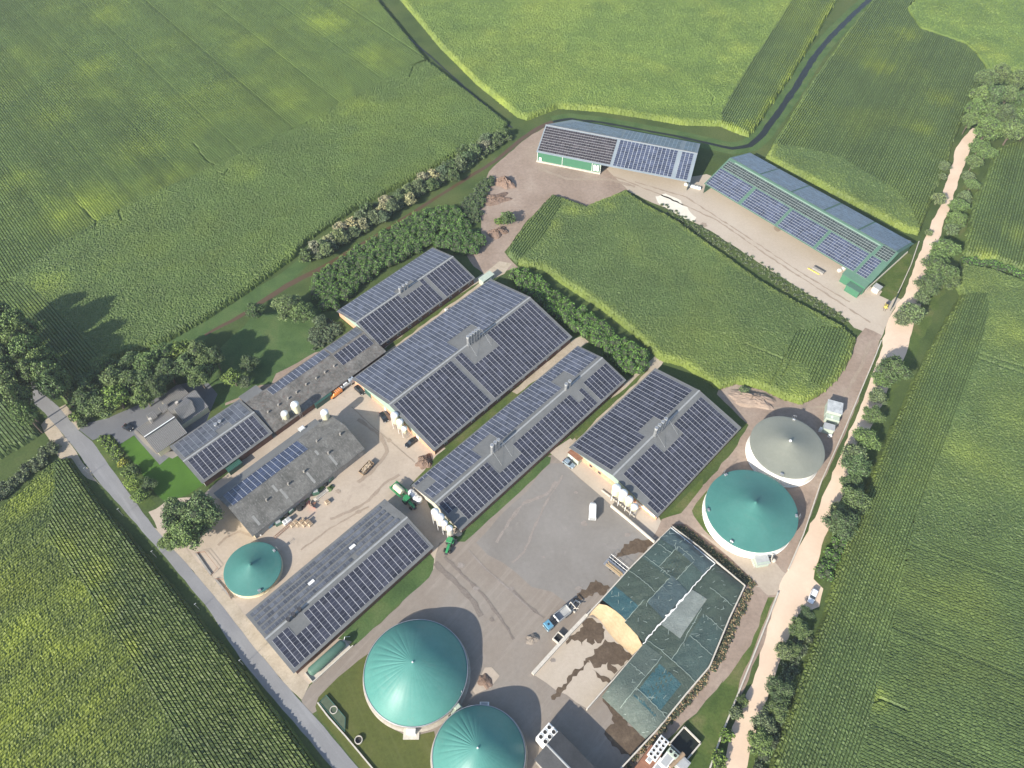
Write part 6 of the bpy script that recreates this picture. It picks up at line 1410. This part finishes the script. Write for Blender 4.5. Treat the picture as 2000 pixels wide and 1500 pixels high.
# ------------------------------------------------------------------ SILOS
for (px, py, h, r_, lab, grp, body) in (
    (632.8, 802, 8.2, 1.2, 'tall cream silo with white cap at the corner of the old grey barn', None, 'cream'),
    (574.4, 786.5, 8.0, 1.25, 'larger cream silo against the stained low shed', None, 'cream'), (554.4, 804.5, 6.4, 1.1, 'smaller cream silo against the stained low shed', None, 'cream'),
    (770, 807.5, 8.0, 1.2, 'tallest of the three silos at the big barn, next to the black car', 'silos at the big barn', 'cream'), (780.4, 820.8, 7.0, 1.1, 'middle one of the three silos at the big barn', 'silos at the big barn', 'cream'), (789.2, 834.5, 5.4, .95, 'shortest of the three silos at the big barn', 'silos at the big barn', 'cream'),
    (849.4, 997, 8.0, 1.15, 'topmost white silo in the row at the end of the longest narrow barn', 'silos at the end of the longest narrow barn', 'conc_wall'), (859, 1007.3, 8.0, 1.25, 'widest-capped white silo, second in the row at the longest narrow barn', 'silos at the end of the longest narrow barn', 'conc_wall'),
    (868, 1019.5, 7.0, .95, 'third white silo in the row at the longest narrow barn', 'silos at the end of the longest narrow barn', 'conc_wall'), (877.8, 1029.4, 7.0, .95, 'lowest white silo in the row, nearest the single tractor', 'silos at the end of the longest narrow barn', 'conc_wall'),
    (1205.2, 949.6, 7.8, 1.3, 'first of four silos at the tank-side barn, furthest from the clamp', 'silos at the tank-side barn', 'cream'), (1218.4, 960, 7.8, 1.3, 'second of four silos at the tank-side barn', 'silos at the tank-side barn', 'cream'),
    (1229.6, 972.4, 6.8, 1.2, 'third of four silos at the tank-side barn', 'silos at the tank-side barn', 'cream'), (1240, 987.2, 5.2, 1.1, 'last and smallest of four silos at the tank-side barn', 'silos at the tank-side barn', 'cream')):
    o = silo(h, r_, lab, grp, body, True, R(ANG+random.uniform(-10, 10))); g = P(px, py, h); o.location = (g.x, g.y, 0)

# ------------------------------------------------------------------ SHEDS, CONTAINERS, MACHINES
def hut(name, px, py, ang, L_, W_, he, roofm, wallm, label, cat, mono=0.0, door=None, roof_h=None):
    g = P(px, py, he); t = empty(name, (g.x, g.y, 0), R(ang), label, cat)
    MB().box((0, 0, he/2), (L_, W_, he-.02)).build('wall', M[wallm], t)
    b = MB(); e_ = .15; A = [(-L_/2-e_, -W_/2-e_, he+.02-mono), (L_/2+e_, -W_/2-e_, he+.02-mono), (L_/2+e_, W_/2+e_, he+.02), (-L_/2-e_, W_/2+e_, he+.02)]; T_ = [(x, y, z+.12) for x, y, z in A]
    b.quad(T_); b.quad(A[::-1])
    for i in range(4): j = (i+1) % 4; b.quad([A[i], A[j], T_[j], T_[i]])
    b.build('roof', M[roofm], t)
    if door is not None:
        MB().box((door, -W_/2-.03, he*.42), (1.0, .06, he*.8)).build('door', M['white'], t)
    return t
M['rust'] = plain('rusty_sheet', (.26, .12, .07), .85, var=.25)
M['galv'] = ground('patchy_galvanised_roof', [(.3, (.30, .32, .32)), (.55, (.46, .48, .48)), (.8, (.62, .63, .62))], .8, 3, finevar=.1, rough=.4, bmp=.05)
M['palegreen'] = plain('pale_green_grey_panel', (.40, .46, .38), .6, var=.08)
hut('rust_roofed_shed', 1124.5, 888, ANG-90, 4.4, 2.3, 2.5, 'rust', 'palegreen', 'small green shed with rusty roof at the gable of the tank-side barn', 'shed', door=-.8)
t = hut('container_unit', 1631, 795, 71, 4.6, 4.6, 3.4, 'galv', 'palegreen', 'container with shiny patched roof standing in the yard right of the middle plot', 'container')
b = MB(); b.box((-3.4, 0, 1.1), (2.0, 4.4, 2.2), bev=.1); o = b.build('annex', M['palegreen'], t); MB().box((-3.4, .2, 2.23), (.9, .5, .1)).build('hatch', M['white'], o)
t = hut('control_cabin', 1620, 833.5, 71, 2.2, 3.2, 2.6, 'cladding_grey', 'palegreen', 'small flat-roofed cabin in the shadow edge of the grey-topped tank', 'cabin')
b = MB(); b.box((-.6, 2.1, .8), (1.0, .8, 1.6), bev=.1); b.box((-1.8, -1.0, .5), (.8, 1.2, 1.0), bev=.1); b.build('pump_box', M['white'], t)
t = hut('pump_cabin', 1489, 1093, 10, 3.6, 2.6, 2.3, 'cladding_grey', 'palegreen', 'grey-green pump cabin with railings at the foot of the larger white tank', 'cabin', mono=.2)
b = MB()
for k in range(5): b.tube((-2.4, -1.2+k*.6, 0), (-2.4, -1.2+k*.6, 1.2), .035, n=5)
b.tube((-2.4, -1.2, 1.2), (-2.4, 1.2, 1.2), .04, n=5); b.tube((-2.4, -1.2, .6), (-2.4, 1.2, .6), .03, n=5); b.build('railing', M['white'], t)
b = MB(); b.tube((2.6, -.6, .3), (2.6, -.6, 1.8), .16); b.tube((2.6, -.6, 1.8), (3.4, .8, 2.1), .16); b.tube((3.4, .8, 2.1), (3.2, 2.2, 3.4), .14); b.tube((2.2, .4, .5), (4.4, .9, .6), .12); b.lathe([(.5, 0), (.5, .9), (.3, 1.0)], (3.9, -.2, .1), n=12); b.build('pipework', M['conc_wall'], t)
hut('field_shed', 1714.5, 560, -47, 2.6, 2.4, 2.3, 'cladding_grey', 'conc_wall', 'little cream shed with dark rear shadow by the gate of the longest machine shed', 'shed', door=0)
hut('green_container', 950, 540, 46, 5.6, 2.4, 2.5, 'palegreen', 'palegreen', 'pale green container at the far end of the path between two barns', 'container', door=1)
t = hut('skip_container', 628, 776, ANG, 6.5, 2.4, 2.4, 'green_dark', 'dkg' if False else 'green_dark', 'dark green container half in the shadow of the low shed', 'container')
t = hut('skip_container', 455.5, 908, ANG, 4.6, 2.4, 2.2, 'green_dark', 'green_dark', 'dark green ribbed container at the small barn near the house', 'container')
b = MB(); [b.box((-2+k*.5, 0, 2.36), (.08, 2.5, .08)) for k in range(9)]; b.build('ribs', M['green_wall'], t)
def crate(name, px, py, ang, d, mat, label, cat, group=None, top=None, z=None):
    g = P(px, py, d[2]); t = empty(name, (g.x, g.y, 0), R(ang), label, cat, group)
    MB().box((0, 0, d[2]/2), d, bev=min(.12, d[2]*.15)).build('body', M[mat] if mat in M else PT[mat], t)
    if top: MB().box((0, 0, d[2]+.03), (d[0]*.7, d[1]*.7, .06)).build('lid', M[top], t)
    return t
M['pallet'] = plain('pale_pallet_wood', (.50, .40, .28), .85, var=.2)
for k, (px, py, sx, sz) in enumerate(((571, 1024, 1.3, .8), (577, 1018, 1.3, .9), (583.5, 1023, 1.6, .7), (587.5, 1018, 1.4, .9), (594, 1023.5, 1.2, .8), (600, 1017.5, 1.5, 1.1), (606, 1022.5, 1.3, .8))):
    crate('pallet_stack', px, py, ANG+random.uniform(-8, 8), (sx, 1.1, sz), 'pallet', 'pallet load on the yard by the old grey barn, %s from the left' % ORD[k], 'pallets', 'pallet loads by the old grey barn', top='wood')
crate('post_block', 591.5, 1012, 40, (.5, .5, 2.2), 'pallet', 'narrow upright block behind the pallet loads', 'post', top='wood')
crate('white_crate', 557, 1018, ANG, (1.5, 1.5, 1.2), 'white', 'white crate, left one of the pair by the old grey barn', 'crate', top='cladding_grey'); crate('white_crate', 562.5, 1014, ANG, (1.5, 1.4, 1.3), 'white', 'white crate, right one of the pair by the old grey barn', 'crate', top='cladding_grey')
crate('blue_bin', 527, 1023, ANG, (1.8, 1.2, 1.3), 'blue', 'blue bin at the lower end of the old grey barn', 'bin', top='white'); crate('white_sack', 503, 1043, 20, (1.8, 1.0, .8), 'white', 'white sack at the bottom corner of the old grey barn', 'sack')
crate('orange_crate', 639, 979, 40, (1.4, 1.4, .9), 'pallet', 'single orange-brown crate beside the red implement', 'crate', top='wood')
crate('yellow_bin', 637, 772.5, 20, (1.2, .9, .9), 'yellow', 'small yellow bin beside the orange van', 'bin', top='cream')
t = place('snow_blade', 607.5, 987, 5, 6, 'red curved implement in front of the old grey barn', 'implement', .8)
b = MB()
for k in range(10):
    a0, a1 = -.7+k*.14, -.7+(k+1)*.14; p = [(2.6*math.sin(a0), 2.6*(1-math.cos(a0))), (2.6*math.sin(a1), 2.6*(1-math.cos(a1)))]
    b.quad([(p[0][0], p[0][1], .15), (p[1][0], p[1][1], .15), (p[1][0], p[1][1]-.3, 1.3), (p[0][0], p[0][1]-.3, 1.3)])
b.build('blade', PT['red'], t); b = MB(); b.tube((0, .1, .6), (0, 1.8, .6), .1); b.tube((-.7, .2, .6), (0, 1.8, .6), .08); b.tube((.7, .2, .6), (0, 1.8, .6), .08); b.build('hitch_frame', M['rust'], t)
# scrap row along the old barn
jr = random.Random(12); JL = Q(400, 800, .17, [(790, 1300), (840, 1290), (880, 1245), (930, 1200), (985, 1150), (1040, 1100), (1090, 1130), (1085, 1060), (1150, 1030), (1230, 960), (1270, 935), (1330, 900), (1380, 850), (1440, 780), (1440, 900), (1130, 1080)])
for k, (px, py) in enumerate(JL):
    if k % 3 == 0:
        g = P(px, py, .5); t = empty('tyre_stack', (g.x, g.y, 0), 0, 'stack of tyres in the scrap row by the old barn, %s from its end' % ORD[k], 'tyres', 'scrap row along the old grey barn')
        for q in range(3):
            MB().lathe([(.35, q*.34), (.8, q*.34), (.92, q*.34+.15), (.8, q*.34+.3), (.35, q*.34+.3)], (jr.uniform(-.1, .1), jr.uniform(-.1, .1), .02), n=18).build('tyre', M['rubber'], t)
    elif k % 3 == 1:
        crate('scrap_bin', px, py, jr.uniform(20, 70), (jr.uniform(1.4, 2.2), jr.uniform(1, 1.5), jr.uniform(.8, 1.5)), 'dkgreen', 'dark green bin in the scrap row by the old barn, %s from its end' % ORD[k], 'bin', 'scrap row along the old grey barn', top='cladding_grey')
    else:
        rough_heap('scrap_heap', 'overgrown scrap in the row by the old barn, %s from its lower end' % ORD[k], 'scrap heap', px, py, jr.uniform(1.0, 1.5), jr.uniform(.8, 1.1), jr.uniform(.7, 1.2), R(46), L['dark'], k+60, rag=.8)
crate('slab_pile', 627, 966, ANG, (5.2, 1.1, .5), 'conc_wall', 'long low pile of slabs behind the red implement', 'slabs', top='conc_dark')
# log wagon and lattice trailer
t = place('log_wagon', 715.5, 913.5, 7, -7.5, 'low wagon filled with brown logs in the middle of the yard', 'wagon', 1.0)
b = MB(); b.box((0, 0, .7), (5.0, 2.0, .15)); [b.box(c, d) for c, d in (((0, 1, 1.0), (5, .08, .6)), ((0, -1, 1.0), (5, .08, .6)), ((2.5, 0, 1.0), (.08, 2, .6)), ((-2.5, 0, 1.0), (.08, 2, .6)))]; b.build('box', M['wood'], t)
b = MB(); [b.tube((-2.4+jr.uniform(0, 4.2), jr.uniform(-.8, .8), 1.1+jr.uniform(0, .3)), (-2.4+jr.uniform(.4, 4.8), jr.uniform(-.8, .8), 1.1+jr.uniform(0, .3)), .11, n=6) for _ in range(26)]; b.build('logs', M['pallet'], t)
for sx in (-1.6, 1.6):
    for sy in (-.8, .8): wheel(t, sx, sy, .4, .25)
t = place('harrow', 553, 1035, 8, -7, 'long reddish lattice implement lying near the small green tank', 'implement', .4)
b = MB()
for sy in (-.4, .4): b.tube((-3.2, sy, .35), (3.2, sy, .35), .06, n=5)
for k in range(14): b.tube((-3.2+k*.49, -.45, .35), (-3.2+k*.49, .45, .35), .04, n=4)
b.build('lattice', M['rust'], t)
# flat trailer by the clamp
t = place('plank_trailer', 1201, 1109, 8, 6.5, 'flat trailer loaded with yellow planks, parked against the silage clamp', 'trailer', 1.2)
b = MB(); b.box((0, 0, .8), (6.6, 2.3, .15)); b.build('bed', M['steel'], t); b = MB(); [b.box((jr.uniform(-.4, .4), -.9+k*.3, 1.0+(k % 2)*.12), (5.2, .24, .16)) for k in range(5)]; b.build('planks', M['silage'], t)
b = MB()
for k in range(6): b.tube((-3.1+k*1.2, 1.1, .8), (-3.1+k*1.2, 2.3, 1.9), .04, n=4)
for q in (1.1, 1.6, 2.3): b.tube((-3.2, q, .8+(q-1.1)*.9), (3.2, q, .8+(q-1.1)*.9), .04, n=4)
b.build('side_grid', M['steel'], t)
for sx in (-.7, .5):
    for sy in (-1.05, 1.05): wheel(t, sx, sy, .4, .25)
# tall bale racks next to it, concrete trough, heaps
t = place('feed_trough', 1092, 1246, 7, 6, 'open concrete box with black inside, next to the long pale wall', 'box', 1.2)
b = MB(); [b.box(c, d) for c, d in (((0, 1.15, .65), (2.6, .2, 1.3)), ((0, -1.15, .65), (2.6, .2, 1.3)), ((-1.2, 0, .65), (.2, 2.1, 1.3)), ((1.2, 0, .65), (.2, 2.1, 1.3)))]; b.build('walls', M['conc_wall'], t); MB().box((0, 0, .4), (2.2, 2.1, .5)).build('contents', M['rubber'], t)
rough_heap('gravel_heap', 'small dark gravel heap on the court near the blue truck', 'heap', 1040, 1247, 1.9, 1.5, .9, .5, M['court'], 71)
rough_heap('manure_heap', 'round brown manure heap at the corner of the big barn', 'heap', 829, 900, 3.0, 2.4, 1.6, .8, M['soil'], 72)
rough_heap('dirt_heap', 'tall crumbling dirt heap at the top of the bare back yard', 'heap', 986, 354, 4.6, 3.4, 2.6, -.6, M['soil'], 73, rag=.6)
rough_heap('dirt_heap', 'low spread of dirt between the two taller heaps in the back yard', 'heap', 968, 388, 6.5, 3.6, .9, .3, M['soil'], 74, rag=.8)
rough_heap('dirt_heap', 'dirt heap with dark bushes at the lower end of the back yard', 'heap', 972, 452, 4.2, 3.0, 1.8, .5, M['soil'], 75, rag=.6)
rough_heap('spoil_heap', 'wide pale spoil heap between the middle plot and the grey-topped tank', 'heap', 1470, 778, 8.6, 3.4, 1.9, -.25, M['dirt'], 76, rag=.5)
# green gas tank in its tray
a_, b_ = P(604, 1316, 1.4), P(673, 1254, 1.4); t = empty('gas_tank', (a_+(b_-a_)/2)*Vector((1, 1, 0)) if False else ((a_.x+b_.x)/2, (a_.y+b_.y)/2, 0), math.atan2(b_.y-a_.y, b_.x-a_.x), 'long green horizontal tank lying beside the roadside solar barn', 'tank'); ln = (b_-a_).length
o = MB().lathe([(.3, -ln/2), (.95, -ln/2+.25), (1.25, -ln/2+.7), (1.25, ln/2-.7), (.95, ln/2-.25), (.3, ln/2)], (0, 0, 1.6), n=28, axis='X').build('vessel', M['green_roof'], t); smooth_by_angle(o, 40)
b = MB(); b.box((-ln*.3, 0, .45), (.5, 2.0, .9)); b.box((ln*.3, 0, .45), (.5, 2.0, .9)); b.build('saddle', M['conc_wall'], t)
b = MB(); b.box((.3, -2.0, .35), (ln+1.6, .25, .7)); b.box((-ln/2-.6, -.3, .35), (.25, 3.4, .7)); b.box((0, -.3, .06), (ln+1, 3.2, .1)); b.build('tray', M['conc_wall'], t)
b = MB(); b.tube((ln/2-.3, 0, 1.8), (ln/2+.8, .6, 2.6), .09); b.tube((ln/2+.8, .6, 2.6), (ln/2+2.0, .6, .2), .07); b.build('pipe', M['white'], t)
# pump platform between the domes
t = place('pump_station', 890, 1384, 8, -6.5, 'pump platform with pipes squeezed between the two big domes', 'pumps', 2)
b = MB(); b.box((0, 0, 1.4), (3.2, 1.6, .3)); b.box((.6, .1, 2.0), (1.5, 1.2, .9), bev=.1); b.build('platform', M['palegreen'], t)
b = MB(); b.tube((-1.4, -.6, 1.6), (-1.4, -.6, 3.2), .08); b.tube((-1.4, .5, 1.6), (-1.9, .9, 3.0), .1); b.tube((1.5, .9, 1.6), (3.6, 2.2, 3.4), .1); b.tube((-2.4, 0, .2), (-2.4, 0, 2.6), .12); b.tube((1.8, -.8, .2), (3.2, -1.4, 2.2), .08); b.build('pipework', M['steel'], t)
b = MB(); [b.tube((x, y, 0), (x, y, 1.3), .06, n=5) for x in (-1.4, 1.4) for y in (-.7, .7)]; b.build('leg', M['steel'], t)
t = place('service_hatch', 803, 1428.5, 9, 0, 'white hatch box on a pad at the foot of the whole green dome', 'box', 1)
MB().box((0, -.4, .12), (4.0, 2.6, .24)).build('pad', M['conc_wall'], t); MB().box((0, 0, .85), (2.3, 1.3, 1.2), bev=.08).build('box', M['white'], t)
crate('white_box', 946, 1375, 0, (2.4, 1.1, 1.0), 'white', 'white box in the shade behind the cut-off dome', 'box', top='cladding_grey')
sheet('loading_pad', Q(640, 1160, .2, [(1600, 715), (1680, 800), (1590, 915), (1440, 980), (1415, 945), (1480, 830), (1535, 720)]), M['concrete'], 12, amp=.05)
rough_heap('feed_heap', 'brown heap on the pale pad between the dome shadows', 'heap', 948, 1330, 1.7, 2.2, .7, .6, M['soil'], 78)
# netted basin and kerb on the olive lawn
g = [P(x, y, .5) for x, y in Q(600, 1300, .13333, [(280, 430), (180, 535), (550, 965), (560, 760)])]; c = sum(g, Vector())/4; c.z = 0
t = empty('netted_basin', c, 0, 'dark netted pit with a posts-and-rail edge on the olive lawn', 'basin')
b = MB(); b.quad([p-c for p in g][::1]); o = b.build('net', plain('dark_green_netting', (.075, .10, .06), .9, var=.2, scale=.8), t)
if o.data.polygons[0].normal.z < 0: o.data.flip_normals()
b = MB()
for i in range(4): b.tube(g[i]-c, g[(i+1) % 4]-c, .1, n=6)
b.build('edge_rail', M['green_dark'], t)
ribbon('lawn_kerb', 'conc_wall', Q(600, 1300, .13333, [(150, 540), (300, 740), (550, 1020), (760, 1270), (910, 1450), (1000, 1560)]), .35, .5, .5, 'pale kerb wall running down the olive lawn beside the road', 'kerb', wob=0)
for k, (px, py) in enumerate(((652, 1387), (700.5, 1445.5))):
    g = P(px, py, .3); t = empty('manhole_ring', (g.x, g.y, 0), 0, ['concrete manhole ring inside the netted pit', 'concrete manhole ring standing free on the olive lawn'][k], 'manhole')
    MB().lathe([(1.0, 0), (1.0, .7), (.82, .7), (.82, .1)], n=24, caps=False).build('ring', M['conc_wall'], t); MB().lathe([(.001, .2), (.84, .2)], n=20, caps=False).build('shaft', M['rubber'], t)
# street lamps
for k, (px, py) in enumerate(((163, 914.5), (229, 994.5), (295, 1077), (380, 1180), (467, 1290))):
    g = P(px, py, 4.2); t = empty('street_lamp', (g.x, g.y, 0), R(45), 'slim street lamp on the field side of the road, %s from the top' % ORD[k], 'street lamp', 'street lamps along the road')
    MB().tube((0, 0, 0), (0, 0, 4.1), .07, .045).build('pole', M['steel'], t); MB().box((.15, 0, 4.2), (.6, .2, .12), bev=.04).build('lamp_head', M['cladding_grey'], t)
# hurdles by the small tank
for k, pts in enumerate(([(275, 1100), (372, 1240)], [(400, 1268), (505, 1392)])):
    z = Q(300, 750, .3, pts); ribbon('pit_kerb', 'conc_dark', z, .5, .4, .4, ['dark kerb of the narrow trench above the small green tank', 'dark kerb of the narrow trench left of the small green tank'][k], 'kerb', wob=.02)
for k, pts in enumerate(([(278, 1098), (330, 1088), (415, 1195), (372, 1240)], [(402, 1266), (462, 1268), (470, 1330), (500, 1392)])):
    g = [P(x, y, 1.0) for x, y in Q(300, 750, .3, pts)]; c = g[0].copy(); c.z = 0; b = MB()
    for i in range(3):
        for z in (0, -.5): b.tube(g[i]-c+Vector((0, 0, z)), g[i+1]-c+Vector((0, 0, z)), .04, n=4)
        b.tube(g[i]-c, g[i]-c-Vector((0, 0, 1)), .05, n=4)
    b.tube(g[3]-c, g[3]-c-Vector((0, 0, 1)), .05, n=4)
    o = b.build('railing', M['rust'], None); o.location = c; tag(o, ['rusty railing round the trench above the small green tank', 'rusty railing round the trench left of the small green tank'][k], 'railing')
# generator building at the bottom edge
cz = 5.2; c0 = P(1092.8, 1427.8, cz); ax = P(1163.6, 1500, cz)-c0; an = math.degrees(math.atan2(ax.y, ax.x))
rid = P(1067, 1453, cz+1.2)-c0; wd = P(1042.4, 1482, cz)-c0; u_ = Vector((math.cos(R(an)), math.sin(R(an)), 0)); v_ = Vector((-u_.y, u_.x, 0)); wr, ww = abs(rid.dot(v_)), abs(wd.dot(v_))
sg = 1 if wd.dot(v_) > 0 else -1
og = c0 + (v_*wd.dot(v_) if sg < 0 else Vector((0, 0, 0)))
GB = Building('generator_hall', 'dark-roofed hall at the bottom edge, right of the cut-off dome', (og.x, og.y), an, 26, [(0, cz), (ww-wr if sg < 0 else wr, cz+1.2), (ww, cz)], cat='building', mat='dark_roof', wall='conc_dark', gwall='conc_dark', gclad='conc_dark', oh=.15)
def cooler(px, py, hz, ang, nx, ny, label, z0=0.0, mat='white', cell=1.25):
    g = P(px, py, hz); t = empty('cooler_unit', (g.x, g.y, 0), R(ang), label, 'cooler')
    MB().box((0, 0, (hz+z0)/2), (nx*cell+.2, ny*cell+.2, hz-z0), bev=.06).build('casing', M[mat], t)
    for i in range(nx):
        for j in range(ny):
            x, y = (i-(nx-1)/2)*cell, (j-(ny-1)/2)*cell
            o = MB().lathe([(cell*.40, hz), (cell*.40, hz+.2), (cell*.33, hz+.2), (cell*.33, hz+.06)], (x, y, 0), n=18, caps=False).build('fan', M[mat], t)
            MB().lathe([(.001, hz+.04), (cell*.34, hz+.04)], (x, y, 0), n=16, caps=False).build('fan_opening', M['rubber'], o)
    return t
cooler(1069, 1434.5, 5.0, an, 2, 3, 'white rooftop cooler with six round fans beside the dark-roofed hall', cell=1.5)
# gas-engine area at the bottom right
cooler(1286, 1461, 3.4, ANG+2, 5, 2, 'long white cooler with two rows of black fans near the water basin', cell=1.15)
cooler(1314.5, 1471.5, 3.0, ANG-90, 2, 1, 'light blue cooler with two fans below the water basin', mat='palegreen', cell=1.3)
g = [P(x, y, 1.2) for x, y in ((1336.8, 1418.8), (1369, 1451), (1341.6, 1483.6), (1308, 1452))]; c = sum(g, Vector())/4; c.z = 0; t = empty('water_basin', c, 0, 'square concrete basin of dark water at the bottom right, beside the coolers', 'basin')
b = MB()
for i in range(4):
    p, q = g[i]-c, g[(i+1) % 4]-c; m = (p+q)/2; d = q-p; b.box((m.x, m.y, .6), (d.length+.3, .35, 1.2), rz=math.atan2(d.y, d.x))
b.build('walls', M['conc_wall'], t); b = MB(); b.quad([Vector((p.x-c.x, p.y-c.y, .55)) for p in g]); o = b.build('water', M['water'], t)
if o.data.polygons[0].normal.z < 0: o.data.flip_normals()
crate('engine_container', 1262, 1492, ANG+2, (9, 3.2, 2.8), 'rust', 'brown-roofed engine container cut off by the bottom edge', 'container', top='rust')
crate('white_cabinet', 1269, 1483, ANG+2, (1.6, 1.3, 3.3), 'white', 'white cabinet at the corner of the brown-roofed container', 'cabinet', top='cladding_grey')
t = place('silencer', 1322, 1485, 7, -7, 'brown exhaust silencer lying between the coolers', 'silencer', 2.6)
o = MB().lathe([(.2, -2.6), (.5, -2.4), (.55, 2.4), (.2, 2.6)], (0, 0, 2.6), n=16, axis='X').build('drum', M['wood'], t); b = MB(); b.box((-1.5, 0, 1.1), (.3, .8, 2.2)); b.box((1.5, 0, 1.1), (.3, .8, 2.2)); b.build('stand', M['steel'], t)
for k, (px, py, d) in enumerate(((1303, 1484, (4.4, 2.4, 2.7)), (1335, 1492, (3.0, 2.4, 2.4)), (1290, 1497, (3.5, 2.6, 2.5)))):
    crate('plant_cabinet', px, py, ANG, d, ['white', 'cladding_grey', 'white'][k], ['white plant cabinet left of the brown silencer', 'grey plant cabinet right of the brown silencer', 'white plant cabinet at the very bottom, by the engine container'][k], 'cabinet', top='cladding_grey')
# back yard bits
g = B10.atz(1655, 530, 4.6)
b = MB(); T_ = [(67.6, .1, 4.9), (77.6, .1, 4.9), (77.6, -2.6, 4.0), (67.6, -2.6, 4.0)]; b.quad(T_[::-1]); b.quad([(x, y, z-.12) for x, y, z in T_])
for i in range(4): p, q = T_[i], T_[(i+1) % 4]; b.quad([p, q, (q[0], q[1], q[2]-.12), (p[0], p[1], p[2]-.12)])
b.build('canopy', M['green_roof'], B10.root)
b = MB(); b.box((74.4, -4.0, 3.0), (5.8, 2.9, .14)); b.build('porch_roof', M['green_roof'], B10.root); b = MB(); b.box((74.4, -4.0, 1.45), (5.4, 2.6, 2.9)); b.box((72.6, -1.3, 1.9), (9.6, 2.2, 3.8)); b.build('office_wall', M['green_wall'], B10.root)
t = place('brick_pallet', 1599, 527, 8, 4.5, 'long crate of rubble with a yellow beam on the pale yard', 'pallet', .8)
MB().box((0, 0, .4), (4.6, 1.3, .8), bev=.06).build('crate', M['conc_dark'], t); MB().box((-1.2, -1.3, .15), (5.0, .3, .3)).build('beam', PT['yellow'], t); MB().box((0, .75, .85), (4.8, .15, .3)).build('rail', M['dark_steel'], t)
t = place('forklift', 1731.5, 597, -3, 8, 'small yellow forklift by the dark sliding gate', 'forklift', 1)
b = MB(); b.box((-.2, 0, .8), (2.2, 1.2, .8), bev=.12); b.build('body', PT['yellow'], t); b = MB(); b.box((-.3, 0, 2.1), (1.3, 1.1, .1)); [b.box((x, y, 1.6), (.07, .07, 1.0)) for x in (-.9, .3) for y in (-.5, .5)]; b.build('cage', M['dark_steel'], t)
b = MB(); [b.box((1.05, y, 1.3), (.1, .12, 2.3)) for y in (-.35, .35)]; b.box((1.6, .3, .12), (1.1, .12, .06)); b.box((1.6, -.3, .12), (1.1, .12, .06)); b.build('mast', M['dark_steel'], t)
for x in (-.9, .6):
    for y in (-.55, .55): wheel(t, x, y, .3, .2)
for k, (px, py) in enumerate(((1340, 357), (1345.5, 359), (1351, 360.5), (1356.5, 362), (1362, 363.5), (1367, 365))):
    crate('water_tank', px, py, -17, (1.0, 1.0, 1.1), 'white', 'white cube tank in the row between the two machine sheds, %s from the left' % ORD[k], 'tank', 'row of cube tanks between the machine sheds', top='cladding_grey')
for k, (px, py) in enumerate(((1641, 526), (1649, 522))): crate('white_bag', px, py, 20, (1.1, 1.1, 1.0), 'white', ['white bag left of the green office at the longest shed', 'white bag touching the corner of the green office'][k], 'bag')
for k, (x, z) in enumerate(((26.0, 3.6), (27.4, 3.6), (26.0, 2.1), (27.4, 2.1))):
    b = MB(); b.box((x, .02, z), (1.1, .7, 1.1), bev=.05); f = b.build('air_unit', M['white'], B9.root)
b = MB(); b.box((1.6, .25, 1.2), (1.1, .12, 2.3)); b.build('door', M['white'], B9.root)
for k, (px, py) in enumerate(((803, 960), (808.5, 965), (812, 969.5), (817.7, 973))):
    g = P(px, py, 1.8); t = empty('white_vat', (g.x, g.y, 0), 0, 'white round vat by the gable of the longest narrow barn, %s from the left' % ORD[k], 'vat', 'white vats at the barn gable')
    o = MB().lathe([(.95, 0), (1.0, .2), (1.0, 1.5), (.7, 1.75), (.2, 1.85)], n=20).build('vat', M['white'], t); smooth_by_angle(o); MB().lathe([(.22, 1.8), (.22, 1.95), (.001, 1.97)], n=10, caps=False).build('lid', M['steel'], t)
crate('white_box', 872, 603, 40, (1.1, .8, 1.0), 'white', 'small white box in the grass between the two upper solar barns', 'box', top='cladding_grey')
crate('roof_unit', 589, 836, ANG, (2.0, 1.6, 3.6), 'galv', 'light grey machine box standing over the lean-to edge of the old barn', 'box', top='white')
rough_heap('rubble_heap', 'pale rubble spilled beside the lowest silo and the tractor', 'rubble', 893, 1037, 2.4, 1.4, .8, .4, M['sandconc'], 80, rag=1)
sheet('chalk_spill', [(1280, 384), (1300, 378), (1330, 392), (1345, 410), (1360, 425), (1350, 432), (1325, 420), (1300, 405), (1285, 396)], ground('white_chalk', [(.3, (.62, .58, .48)), (.7, (.72, .68, .58))], .3, 2, finevar=.1), 14, amp=.6, step=1.5, kind='stuff')

for i_, (a_, k_, _) in enumerate(FIELDS): build_field(i_, *a_, **k_)
# ------------------------------------------------------------------ haze
m_ = bpy.data.materials.new('haze_air'); m_.use_nodes = True; t_ = m_.node_tree
for n_ in list(t_.nodes):
    if n_.type == 'BSDF_PRINCIPLED': t_.nodes.remove(n_)
pv = t_.nodes.new('ShaderNodeVolumePrincipled'); pv.inputs['Color'].default_value = (.80, .88, 1, 1); pv.inputs['Density'].default_value = .00014; pv.inputs['Anisotropy'].default_value = .2
t_.links.new(pv.outputs[0], [n_ for n_ in t_.nodes if n_.type == 'OUTPUT_MATERIAL'][0].inputs['Volume'])
hz = MB().box((0, 1200, 100.5), (3400, 3700, 203)).build('haze', m_); hz['kind'] = 'stuff'
